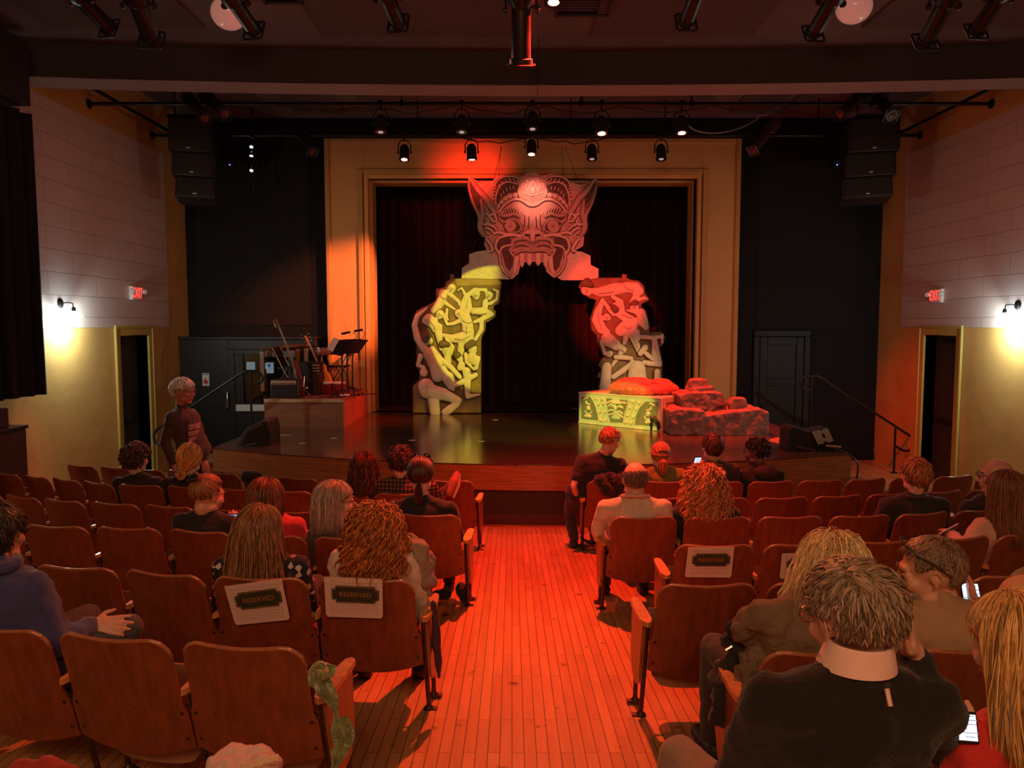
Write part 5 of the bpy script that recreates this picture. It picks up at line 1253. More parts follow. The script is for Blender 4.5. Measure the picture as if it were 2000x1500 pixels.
# loose things on the riser floor
q = MB(); q.prism([(0,0),(0.28,0),(0.30,0.05),(0.02,0.05)], 0, 0.02, lambda u, v, w: Vector((-2.93+u*0.6, 12.95+v*3, rz+w))); tag(put('notebook', q, MT['white']), 'pale flat notebook lying on the riser floor before the bongos', 'book')
rng = random.Random(11)
for i in range(5):
    x0 = -3.2 + 0.1*i; q = MB()
    q.tube(smooth_path([(x0 + 0.13*j + rng.uniform(-0.05,0.05), 12.75 + 0.14*i + rng.uniform(-0.08,0.08), rz+0.008) for j in range(5 - (i > 3))]), 0.007, 6)
    tag(put('cable', q, CB), 'black cable snaking over the riser floor', 'cable', 'cables on the riser floor')
# ================================================================ seating
# rows named from the stage: knots of the top edge of the backs, from the aisle outward
ROWS = {
 'L': {'E': [(-.36,7.65),(-.88,7.68),(-1.95,7.82),(-2.53,8.02),(-3.1,8.31),(-4.17,8.73),(-4.69,8.96),(-5.3,9.2)],
       'D': [(-.72,6.75),(-1.23,6.77),(-2.3,6.98),(-3.39,7.3),(-3.91,7.42),(-4.52,7.75),(-5.1,8.07),(-5.75,8.42)],
       'C': [(-.36,5.62),(-.88,5.65),(-1.95,5.82),(-3.16,6.16),(-3.72,6.33),(-4.31,6.60),(-4.9,6.9)],
       'B': [(-.75,4.74),(-1.3,4.80),(-2.32,5.05),(-2.84,5.13),(-3.4,5.22),(-4.0,5.4)],
       'A': [(-.46,3.70),(-.99,3.74),(-1.54,3.79),(-2.1,3.94),(-2.64,4.04),(-3.3,4.2)],
       'F': [(-.74,2.72),(-1.26,2.80),(-1.84,2.92),(-2.5,3.08)]},
 'R': {'E': [(.73,7.64),(1.8,7.60),(2.38,7.60),(2.9,7.67),(3.37,7.75),(3.89,7.89),(4.88,8.12),(5.9,8.4)],
       'D': [(.98,6.46),(2.09,6.48),(2.63,6.57),(3.13,6.68),(4.13,6.94),(5.3,7.3)],
       'C': [(.70,5.52),(1.24,5.53),(1.77,5.53),(2.31,5.56),(2.82,5.63),(3.34,5.77),(4.5,6.1)],
       'B': [(.96,4.55),(1.49,4.55),(2.07,4.62),(2.63,4.72),(3.3,4.88),(3.9,5.05)],
       'A': [(.68,3.62),(1.23,3.64),(1.77,3.67),(2.31,3.77),(2.9,3.92)],
       'F': [(.88,2.68),(1.42,2.70),(1.96,2.76),(2.5,2.85)]}}
ROWNAME = {'E': 'front row', 'D': 'second row', 'C': 'third row', 'B': 'fourth row', 'A': 'fifth row', 'F': 'sixth row'}
ORD = ['aisle', 'second', 'third', 'fourth', 'fifth', 'sixth', 'seventh', 'eighth', 'ninth', 'tenth', 'eleventh']
PITCH = 0.54
def row_seats(kn):
    P = smooth_path([(x, y, 0) for x, y in kn], 8)
    seats = []; want = PITCH/2; acc = 0
    for i in range(len(P)-1):
        seg = (P[i+1]-P[i]).length
        while acc + seg >= want:
            p = P[i].lerp(P[i+1], (want-acc)/seg); d = (P[i+1]-P[i]).normalized()
            seats.append((p.x, p.y, d)); want += PITCH
        acc += seg
    return seats
CH = {}
def chair_meshes(side, up, aisle):
    key = (side, up, aisle)
    if key in CH: return CH[key]
    M = {}
    # backrest: plywood sheet, wider at the hip, rounded top corners, bowed
    nu, nv = 22, 12; rows = []
    def outline(x, w):
        R = 0.085; e = abs(x) - (w - R)
        vt = 0.0 if e <= 0 else -(R - math.sqrt(max(0, R*R - min(e, R)**2)))
        return vt - 0.010*math.cos(min(1, abs(x)/w)*math.pi*1.0)*0.6
    for j in range(nv + 1):
        r = []
        for i in range(nu + 1):
            u = -math.cos(math.pi * i / nu)         # finer near the edges
            u = 0.55*u + 0.45*(2*i/nu - 1)
            vf = j / nv
            xt = u*0.243
            zb = 0.295 - 0.045*(1 - u*u); zt = 0.775 + outline(xt, 0.243)
            z = zb + (zt - zb)*vf
            w = 0.243 if z > 0.50 else (0.262 if z < 0.455 else 0.262 - 0.019*((z-0.455)/0.045))
            x = u*w
            y = (0.775 - z)*0.27 - 0.030*(1 - u*u) + 0.012
            r.append((x, y, z))
        rows.append(r)
    qb = MB(); qb.sheet(rows, 0.014); nwood = len(qb.f)
    # worn, rounded top edge, its tone also lightened for the highlights on it
    q = MB(); top = [Vector(p) for p in rows[-1]]
    q.tube(top, 0.0078, 8); me = q.mesh('top_edge'); smooth_mesh(me, None); M['top_edge'] = (me, MT['edge'])
    # bolts and strap at both sides
    q = qb
    for s in (-1, 1):
        for z in (0.455, 0.335):
            y = (0.775 - z)*0.27 + 0.012
            q.lathe([(0.010,0),(0.009,0.005),(0.003,0.007)], (s*0.236, y-0.008, z), (0,-1,-0.25), 10)
        for a in range(5):
            pass
        q.tube([(s*0.258, 0.110, 0.470), (s*0.232, 0.103, 0.492), (s*0.212, 0.096, 0.475), (s*0.210, 0.105, 0.44)], 0.003, 5)
    me = q.mesh('backrest'); smooth_mesh(me, 45); M['backrest'] = (me, MT['chair'])
    me.polygons.foreach_set('material_index', [0]*nwood + [1]*(len(q.f) - nwood))
    # seat
    q = MB()
    def seat_pt(u, v, w):   # u across, v depth 0..1
        R = 0.09
        return u, v, w
    if up:
        rows2 = []
        for j in range(9):
            r = []
            for i in range(13):
                u = 2*i/12 - 1; v = j/8
                hw = 0.225 - (0.05*(1 - v/0.25)**2 if v < 0.25 else 0)
                z = 0.150 + 0.40*v + 0.018*(u**4)*(1 - v); x = u*hw
                y = 0.255 + 0.05*v - 0.02*math.sin(math.pi*v) - 0.015*(1-u*u)
                r.append((x, y, z))
            rows2.append(r)
        q.sheet(rows2, 0.03)
        me = q.mesh('seat'); smooth_mesh(me, 50); M['seat'] = (me, MT['seatpad'])
    else:
        rows2 = []
        for j in range(9):
            r = []
            for i in range(13):
                u = 2*i/12 - 1; v = j/8
                hw = 0.232 - (0.05*((v-0.8)/0.2)**2 if v > 0.8 else 0)
                r.append((u*hw, 0.145 + 0.40*v, 0.375 + 0.02*v - 0.012*(1-u*u) - (0.03*((v-0.8)/0.2)**2 if v > 0.8 else 0)))
            rows2.append(r)
        q.sheet(rows2, 0.026)
        me = q.mesh('seat'); smooth_mesh(me, 50); M['seat'] = (me, MT['chair'])
    # standard on the aisle-ward side
    s = side; X = s*0.272
    w = 0.031 if aisle else 0.017
    prof = [(-0.6,0.015),(-1,0.06),(-1,0.16),(-0.85,0.30),(-0.7,0.345),(0,0.365),(0.7,0.345),(0.85,0.30),(1,0.16),(1,0.06),(0.6,0.015),(0,0.0)]
    Xa = X + s*(w*0.35 if aisle else 0)
    q = MB(); q.prism([(Xa + a*w, b_ + 0.035) for a, b_ in prof], 0.552, 0.576, lambda u, v, w_: (u, v, w_))
    me = q.mesh('armrest'); smooth_mesh(me, 40); M['armrest'] = (me, MT['arm'] if aisle else MT['arm'])
    if aisle:
        q = MB(); q.prism([(0.075,0.552),(0.35,0.552),(0.37,0.30),(0.33,0.20),(0.24,0.17),(0.16,0.22)], 0.0, 0.018, lambda u, v, w_: (X + s*0.012 + s*w_, u, v))
        me = q.mesh('end_panel'); smooth_mesh(me, 40); M['end_panel'] = (me, MT['panelwood'])
    legs = []
    for y0, y1 in ((0.095, 0.235), (0.33, 0.385)):
        q = MB(); q.tube([(X, y0, 0.55), (X, y0 + (y1-y0)*0.45, 0.30), (X, y1, 0.012)], [0.013,0.013,0.012], 8)
        q.lathe([(0.030,0),(0.030,0.008),(0.016,0.02),(0.012,0.03)], (X, y1, 0), (0,0,1), 12)
        q.box((X + s*0.01, y1, 0.006), (0.07, 0.03, 0.012))
        me = q.mesh('leg'); smooth_mesh(me, 40); legs.append(me)
    M['leg'] = (legs, MT['iron'])
    q = MB(); q.tube([(X, 0.16, 0.40), (X, 0.26, 0.25), (X, 0.355, 0.22)], 0.010, 8); q.lathe([(0.032,-0.012),(0.032,0.012)], (X, 0.24, 0.30), (1,0,0), 12); q.tube([(X, 0.16, 0.24), (X, 0.365, 0.40)], 0.008, 6)
    q.tube([(-0.26, 0.24, 0.32), (0.26, 0.24, 0.32)], 0.008, 6)
    me = q.mesh('hinge_bracket'); smooth_mesh(me, 40); M['hinge_bracket'] = (me, MT['iron'])
    for kx, v in M.items():
        for me in (v[0] if isinstance(v[0], list) else [v[0]]): me.materials.append(v[1])
    M['backrest'][0].materials.append(MT['iron'])
    CH[key] = M
    return M
MT['edge'] = mat('worn_lit_edge', (0.36,0.14,0.07), 0.16, coat=1.0, var=0.4, vscale=14)
SEATED = {('L','A',0):'behind the red curly-haired person', ('L','A',1):'behind the person in the diamond-pattern shirt', ('L','B',0):'behind the grey-haired person seen in profile', ('L','B',1):'behind the person in a red shirt', ('L','B',2):'behind the person with a hair clip',
  ('L','C',0):'behind the ponytailed person in black', ('L','D',0):'behind the plaid shirt', ('L','D',1):'behind the long dark auburn hair', ('L','D',4):'behind the blonde low bun', ('L','D',5):'behind the dark curly head',
  ('L','F',2):'beside the blue fleece sleeve', ('R','C',0):'behind the bald person in a cream jacket', ('R','C',1):'behind the curly strawberry-blonde head', ('R','C',4):'behind the short red-haired person', ('R','C',5):'behind the bald person with glasses',
  ('R','E',0):'with a black jacket thrown over it', ('R','E',1):'behind the green T-shirt and cap', ('R','E',2):'behind the short dark hair', ('R','E',3):'behind the dark hooded person', ('R','B',4):'behind the long brown hair and pale top',
  ('R','F',0):'behind the tousled blonde', ('R','F',1):'behind the person in a tan shirt', ('R','F',2):'behind the beige hat'}
EXTRA = {('L','A',0):'with RESERVED sheet,', ('L','A',1):'with crooked RESERVED sheet,', ('R','B',0):'with RESERVED sheet,', ('R','B',1):'with half-hidden RESERVED sheet,', ('L','F',0):'with green ribbon,'}
CHAIRS = {}
for blk, rows_ in ROWS.items():
    for rw, kn in rows_.items():
        for i, (x, y, d) in enumerate(row_seats(kn)):
            ang = math.atan2(d.y, d.x)
            rz_ = ang if blk == 'R' else ang - math.pi
            fz = floorz(y + 0.25)
            a = (x - 0.0)/y*FPX*0.99 + 1000
            if a < -170 or a > 2150: continue
            occ = (blk, rw, i) in SEATED
            side = -1 if blk == 'R' else 1
            M = chair_meshes(side, not occ, i == 0)
            pos = 'on the aisle' if i == 0 else ORD[i] + ' from the aisle'
            ex = EXTRA.get((blk, rw, i), '').rstrip(',')
            lab = 'wooden theatre chair ' + ex + ', ' + ROWNAME[rw].replace(' row', '-row') + ' ' + ('left' if blk == 'L' else 'right') + ' block, ' + pos
            lab = ' '.join(lab.split()).replace(' ,', ',')
            t = thing('theatre_chair', lab, 'chair', (x, y, fz), rz_, 'fixed wooden theatre chairs')
            CHAIRS[(blk, rw, i)] = t
            bk = None
            for nm, (me, m_) in M.items():
                if nm == 'top_edge': continue
                for one in (me if isinstance(me, list) else [me]):
                    o = bpy.data.objects.new(nm, one); COL.objects.link(o); o.parent = t
                    if nm == 'backrest': bk = o
            for nm in ('top_edge',):
                o = bpy.data.objects.new(nm, M[nm][0]); COL.objects.link(o); o.parent = bk
# reserved sheets hung on four backs
PAPER = bpy.data.materials.new('lattice_paper'); PAPER.use_nodes = True
nt = PAPER.node_tree; b = nt.nodes['Principled BSDF']; ck = nt.nodes.new('ShaderNodeTexChecker'); tc = nt.nodes.new('ShaderNodeTexCoord'); mp = nt.nodes.new('ShaderNodeMapping')
mp.inputs['Rotation'].default_value = (0, math.pi/4, 0); mp.inputs['Scale'].default_value = (1,0.01,1)
nt.links.new(tc.outputs['Object'], mp.inputs['Vector']); nt.links.new(mp.outputs[0], ck.inputs['Vector'])
ck.inputs['Scale'].default_value = 85; ck.inputs['Color1'].default_value = (0.66,0.53,0.49,1); ck.inputs['Color2'].default_value = (0.54,0.42,0.38,1)
nt.links.new(ck.outputs['Color'], b.inputs['Base Color']); b.inputs['Roughness'].default_value = 0.6
PGREEN = mat('plaque_green', (0.035,0.045,0.030), 0.5, var=0.2, vscale=40); PGOLD = mat('plaque_gold', (0.36,0.15,0.05), 0.5)
PBORD = mat('sheet_border', (0.66,0.53,0.50), 0.5)
def reserved(key, pts, lab):
    """pts: sheet corners in the photo, top-left, top-right, bottom-right, bottom-left"""
    ch = CHAIRS[key]
    Rm = Matrix.Rotation(ch.rotation_euler.z, 3, 'Z')
    n = (Rm @ Vector((0,-1,0.27))).normalized()*-1   # plane normal (pointing forward)
    p0 = ch.location + Rm @ Vector((0, -0.030, 0.775)); p0 = p0 + Rm @ Vector((0,-0.013,0))
    # tilt: surface y grows as z falls
    nrm = (Rm @ Vector((0, 1, 0.27))).normalized()
    def on(px, py):
        r = ray(px, py); o = Vector((0,0,ZC)); k = (p0 - o).dot(nrm)/r.dot(nrm); return o + r*k
    C = [on(*p) for p in pts]
    f = lambda u, v, w: (C[0]*(1-u) + C[1]*u)*(1-v) + (C[3]*(1-u) + C[2]*u)*v - nrm*w
    t = thing('reserved_sheet', lab, 'sign', C[0], group='RESERVED sheets hung on chair backs')
    th = [(0.0,0.0),(1,0),(1,0.93),(0.97,1),(0.03,1),(0,0.93)]
    q = MB(); q.prism(th, 0.0, 0.0015, f); put('paper', q, PBORD, t, smooth=None)
    q = MB(); q.prism([(0.08,0.07),(0.92,0.07),(0.92,0.90),(0.08,0.90)], 0.0015, 0.0025, f); put('lattice_print', q, PAPER, t, smooth=None)
    pl = [(0.20,0.20),(0.86,0.20),(0.88,0.27),(0.94,0.29),(0.94,0.54),(0.88,0.56),(0.86,0.63),(0.20,0.63),(0.18,0.56),(0.12,0.54),(0.12,0.29),(0.18,0.27)]
    q = MB(); q.prism(pl, 0.0025, 0.004, f); put('plaque', q, PGREEN, t, smooth=None)
    q = MB(); L_ = [f(0.53+(u-0.53)*0.95, 0.415+(v-0.415)*0.9, 0.0045) for u, v in pl]
    q.tube(L_ + L_[:1], 0.0014, 4); put('plaque_border', q, PGOLD, t)
    wd = (C[1]-C[0]).length; hg = (C[3]-C[0]).length
    def place(u, v, w):
        # letters drawn with their corners stretched to the width of the plaque
        return f(0.53 + u/wd, 0.415 - v/hg, 0.0042 + w)
    me = text_mesh('RESERVED', wd*0.125, place, 0.0012)
    put('lettering', me, PGOLD, t, smooth=None)
reserved(('L','A',1), [(438,1145),(550,1130),(567,1210),(460,1221)], 'crooked RESERVED sheet taped to the back of the left chair of the pair')
reserved(('L','A',0), [(633,1126),(747,1131),(748,1208),(637,1204)], 'RESERVED sheet on the back of the aisle chair behind the red curls')
reserved(('R','B',0), [(1344,1069),(1434,1068),(1428,1128),(1337,1127)], 'fully visible RESERVED sheet on a chair back in the right block')
reserved(('R','B',1), [(1527,1081),(1618,1078),(1614,1131),(1522,1130)], 'RESERVED sheet half hidden by the tousled blonde head')
# ================================================================ people
SKIN = {}
def skin(col):
    if col not in SKIN:
        SKIN[col] = mat('skin', col, 0.5, var=0.08, vscale=25)
        SKIN[col].node_tree.nodes['Principled BSDF'].inputs['Subsurface Weight'].default_value = 0.08
        SKIN[col].node_tree.nodes['Principled BSDF'].inputs['Subsurface Radius'].default_value = (0.02,0.006,0.003)
    return SKIN[col]
FAIR = (0.62,0.36,0.26); TAN = (0.55,0.31,0.21); DARK = (0.13,0.06,0.04)
def cloth(name, col, bump=0.25, var=0.12):
    return mat(name, col, 0.85, var=var, vscale=14, bump=bump, bscale=26, sheen=0.15)
def hair_mat(name, col):
    """three shades of one hair colour, dealt out lock by lock"""
    return [mat(name + sfx, tuple(min(0.95, c*f) for c in col), 0.40, spec=0.45, var=0.3, vscale=55, stretch=(1,1,0.35)) for sfx, f in (('', 0.97), ('_dark', 0.55), ('_light', 1.42))]
def shade_locks(me, marks, seed=1):
    rng = random.Random(seed); idx = [1]*len(me.polygons)  # scalp cap stays dark: shade under the locks put into its colour
    for a, b_ in marks:
        k = rng.choices((0, 1, 2), (0.5, 0.24, 0.26))[0]
        for i in range(a, b_): idx[i] = k
    me.polygons.foreach_set('material_index', idx)
EYEW = mat('eye_white', (0.7,0.65,0.6), 0.2); EYEI = mat('eye_iris', (0.03,0.02,0.015), 0.1)
FRAMEM = mat('spectacle_frame', (0.03,0.02,0.018), 0.3); FRAMEG = mat('spectacle_gold', (0.45,0.3,0.2), 0.25, 0.9)
PHONEB = mat('phone_black', (0.01,0.01,0.012), 0.2)

HC, HR = Vector((0,-0.012,0.030)), Vector((0.083,0.103,0.097))
def head_blobs(q, T, s, old=False, beard=False):
    """T maps head space (x right, y forward, z up, metres) to the place"""
    Rm = T.to_3x3().normalized(); E = lambda c, r, rot=None: q.ell(T @ Vector(c), [a*s for a in r], Rm @ rot if rot is not None else Rm, 16, 11)
    E((0,-0.015,0.030), (0.078,0.098,0.091)); E((0,0.028,-0.026), (0.064,0.067,0.086)); E((0,0.022,-0.062), (0.057,0.058,0.052))
    E((0,0.070,-0.098), (0.026,0.024,0.020)); E((0,0.073,0.034), (0.053,0.022,0.014))
    for k in (-1, 1):
        E((k*0.040,0.062,-0.022), (0.028,0.028,0.026)); E((k*0.034,0.074,0.010), (0.022,0.016,0.012))
        E((k*0.013,0.102,-0.032), (0.011,0.013,0.009)); E((k*0.050,0.020,-0.070), (0.018,0.035,0.02))
        E((k*0.075,-0.006,-0.002), (0.007,0.015,0.024), Matrix.Rotation(-k*0.35, 3, 'Z')); E((k*0.078,0.000,-0.027), (0.006,0.008,0.009))
        q.chain([T @ Vector(p) for p in ((k*0.077,0.008,-0.004),(k*0.080,0.006,0.018),(k*0.085,-0.008,0.029),(k*0.090,-0.021,0.020),(k*0.089,-0.023,0.002),(k*0.083,-0.012,-0.018),(k*0.079,-0.002,-0.028))], 0.0045*s, 8)
    q.chain([T @ Vector((0,0.088,0.022)), T @ Vector((0,0.102,-0.002)), T @ Vector((0,0.114,-0.026))], [0.010*s,0.011*s,0.0135*s], 10)
    E((0,0.094,-0.056), (0.025,0.012,0.007)); E((0,0.091,-0.068), (0.022,0.012,0.0075)); E((0,0.085,-0.05), (0.03,0.018,0.02))
def add_hand(q, wr, d, nrm, s, curl=0.5, spread=0.12, thumb=1):
    d = Vector(d).normalized(); nrm = Vector(nrm); nrm = (nrm - d*nrm.dot(d)).normalized(); sd = d.cross(nrm)
    Rm = Matrix((sd, d, nrm)).transposed()
    q.ell(wr + d*0.048*s, (0.040*s,0.052*s,0.016*s), Rm, 12, 8)
    q.chain([wr - d*0.03*s, wr + d*0.02*s], [0.026*s,0.026*s], 10)
    for i, L in enumerate((0.066,0.076,0.070,0.056)):
        p = wr + d*(0.088 - 0.004*abs(i-1.3))*s + sd*(i-1.5)*0.0205*s
        a = 0.15; dirv = (d + sd*(i-1.5)*spread).normalized(); pts = [p - d*0.02*s, p]
        for k, fr in enumerate((0.45,0.32,0.23)):
            a += curl*(0.5 + 0.35*k)
            p = p + (dirv*math.cos(a) - nrm*math.sin(a))*L*fr*s; pts.append(p)
        q.chain(pts, [0.0100*s,0.0098*s,0.0092*s,0.0084*s,0.0074*s], 8)
    b_ = wr + d*0.022*s + sd*thumb*0.030*s; t1 = (sd*thumb*0.75 + d*0.65 - nrm*0.25).normalized()
    q.chain([b_ - sd*thumb*0.01*s, b_ + t1*0.035*s, b_ + (t1*0.9 + d*0.35).normalized()*0.070*s], [0.014*s,0.011*s,0.0085*s], 8)

def grow_hair(name, parent, T, s, gdir, style, m, n=420, length=0.12, curl=0.0, cfreq=60, r=0.0045, vol=0.05, seed=1, bald=None, bun=None, front=0.42, messy=0.25, part=0.0, steps=9, low=-0.42, cap=True):
    rng = random.Random(seed); q = MB(); q.marks = []
    Ti = T.to_3x3().inverted()
    g = (Ti @ Vector(gdir)).normalized()
    crown = Vector((part*0.05, -0.045, 0.125))
    def ok(d):
        if d.y > front and d.z < 0.50 + 0.25*(d.y-front): return False
        if d.z < low - 0.25*max(0, -d.y): return False
        if d.y > 0.12 and d.z < 0.08: return False
        if bald and bald(d): return False
        if style in ('short', 'crop') and abs(d.x) > 0.70 and d.z < 0.10 and d.y > -0.38: return False
        return True
    def surf(d, k): return HC + Vector((d.x*HR.x, d.y*HR.y, d.z*HR.z))*k
    if cap:
        nu, nv = 36, 24; idx = {}; vs = []; fs = []; keep = []
        for j in range(nv + 1):
            for i in range(nu):
                th = math.pi*j/nv; ph = 2*math.pi*i/nu
                d = Vector((math.sin(th)*math.cos(ph), math.sin(th)*math.sin(ph), math.cos(th)))
                idx[(i, j)] = len(vs); good = ok(d); keep.append(good); vs.append(T @ surf(d, 1.0 + vol*0.45 if good else 0.90))
        for j in range(nv):
            for i in range(nu):
                fc = (idx[(i,j)], idx[(i,j+1)], idx[((i+1) % nu,j+1)], idx[((i+1) % nu,j)])
                if any(keep[v] for v in fc): fs.append(fc)
        q.add(vs, fs)
    made = 0; tries = 0
    while made < n and tries < n*8:
        tries += 1
        z = rng.uniform(-0.75, 1); a = rng.uniform(0, 2*math.pi); rr = math.sqrt(1 - z*z)
        d = Vector((rr*math.cos(a), rr*math.sin(a), z))
        if not ok(d): continue
        made += 1
        off = 1.0 + vol*rng.uniform(0.25, 1.0)
        p = surf(d, off*0.985)
        L = length*rng.uniform(0.75, 1.15)*(0.55 if style in ('short', 'crop') and (abs(d.x) > 0.72 or d.z < -0.1) else 1); ds = L/steps
        nz = Vector((rng.gauss(0,1), rng.gauss(0,1), rng.gauss(0,1)))*messy
        pts = [p.copy()]; phase = rng.uniform(0, 6.28)
        if style == 'long':
            drop = length*rng.uniform(0.86, 1.06); ds = 0.024
            for k in range(16):
                N = Vector(((p.x-HC.x)/HR.x**2, (p.y-HC.y)/HR.y**2, (p.z-HC.z)/HR.z**2)).normalized()
                fl = Vector((p.x - part*0.05, (p.y + 0.02)*0.5 - 0.02, 0.0))
                fl = fl - N*fl.dot(N); fl = fl.normalized() if fl.length > 1e-6 else N.orthogonal()
                w = min(1.0, k/4 + max(0, 0.4 - d.z))
                nz = nz*0.8 + Vector((rng.gauss(0,1), rng.gauss(0,1), rng.gauss(0,1)))*messy*0.4
                v = fl*(1-w) + g*(0.35 + 0.9*w) + nz
                p = p + v.normalized()*ds
                grow = off*(1 + vol*0.55*min(1, k/6))
                e = Vector(((p.x-HC.x)/HR.x, (p.y-HC.y)/HR.y, max(0.0, (p.z-HC.z)/HR.z))); l = e.length
                if p.z < -0.02: grow *= 1 - min(0.14, (-0.02-p.z)*0.8)*(1 if vol < 0.2 else 0.6)
                if l < grow and l > 1e-4:
                    e2 = e*(grow/l); p = Vector((HC.x + e2.x*HR.x, HC.y + e2.y*HR.y, p.z if p.z < HC.z else HC.z + e2.z*HR.z))
                if p.y > 0.025 and p.z < 0.05:
                    p.y = 0.025; p.x = math.copysign(max(abs(p.x), 0.077*off), p.x)
                if p.z < -0.13 and p.y < 0: p.y -= 0.004
                pts.append(p.copy())
                if (p - HC).dot(g) > drop: break
        for k in range(steps if style != 'long' else 0):
            N = Vector(((p.x-HC.x)/HR.x**2, (p.y-HC.y)/HR.y**2, (p.z-HC.z)/HR.z**2)).normalized()
            if style == 'bun' and bun is not None:
                v = (Vector(bun) - p)
                if v.length < 0.025: break
                v.normalize(); v = v + nz*0.25
            else:
                fl = p - crown; fl.y += 0.03
                if math.hypot(fl.x, fl.y) < 0.045: fl = fl*0.4 + Vector((0.03, -0.012, 0))
                fl = fl - N*fl.dot(N)
                fl = fl.normalized() if fl.length > 1e-6 else N.orthogonal()
                if style == 'short': v = fl*0.8 + g*0.55 + nz + N*0.04
                elif style == 'spiky': v = fl*0.5 + nz*1.4 + N*0.55
                else: v = fl + g*0.35 + nz + N*0.05
            p = p + v.normalized()*ds
            e = Vector(((p.x-HC.x)/HR.x, (p.y-HC.y)/HR.y, (p.z-HC.z)/HR.z)); l = e.length
            if l < off or (style in ('short', 'crop') and l > off*1.12): p = HC + Vector((e.x*HR.x, e.y*HR.y, e.z*HR.z))*((off if l < off else off*1.12)/l)
            pts.append(p.copy())
        if len(pts) < 3: continue
        if curl:
            out = []; 
            for i in range(len(pts)-1):
                for kk in range(3):
                    u = kk/3; pp = pts[i].lerp(pts[i+1], u); t_ = (pts[i+1]-pts[i]).normalized(); o1 = t_.orthogonal().normalized(); o2 = t_.cross(o1)
                    an = phase + cfreq*((i+u)*ds); cr = curl*min(1, (i+u)/2.0)
                    out.append(pp + (o1*math.cos(an) + o2*math.sin(an))*cr)
            pts = out
        K = len(pts); rs = [r*s*(0.75 + 0.5*math.sin(math.pi*min(1, (i+0.5)/K)))*(1 if i < K-2 else 0.55) for i in range(K)]
        rs[-1] = r*s*0.15
        f0 = len(q.f); q.tube([T @ p for p in pts], rs, 4, cap=False); q.marks.append((f0, len(q.f)))
    return q

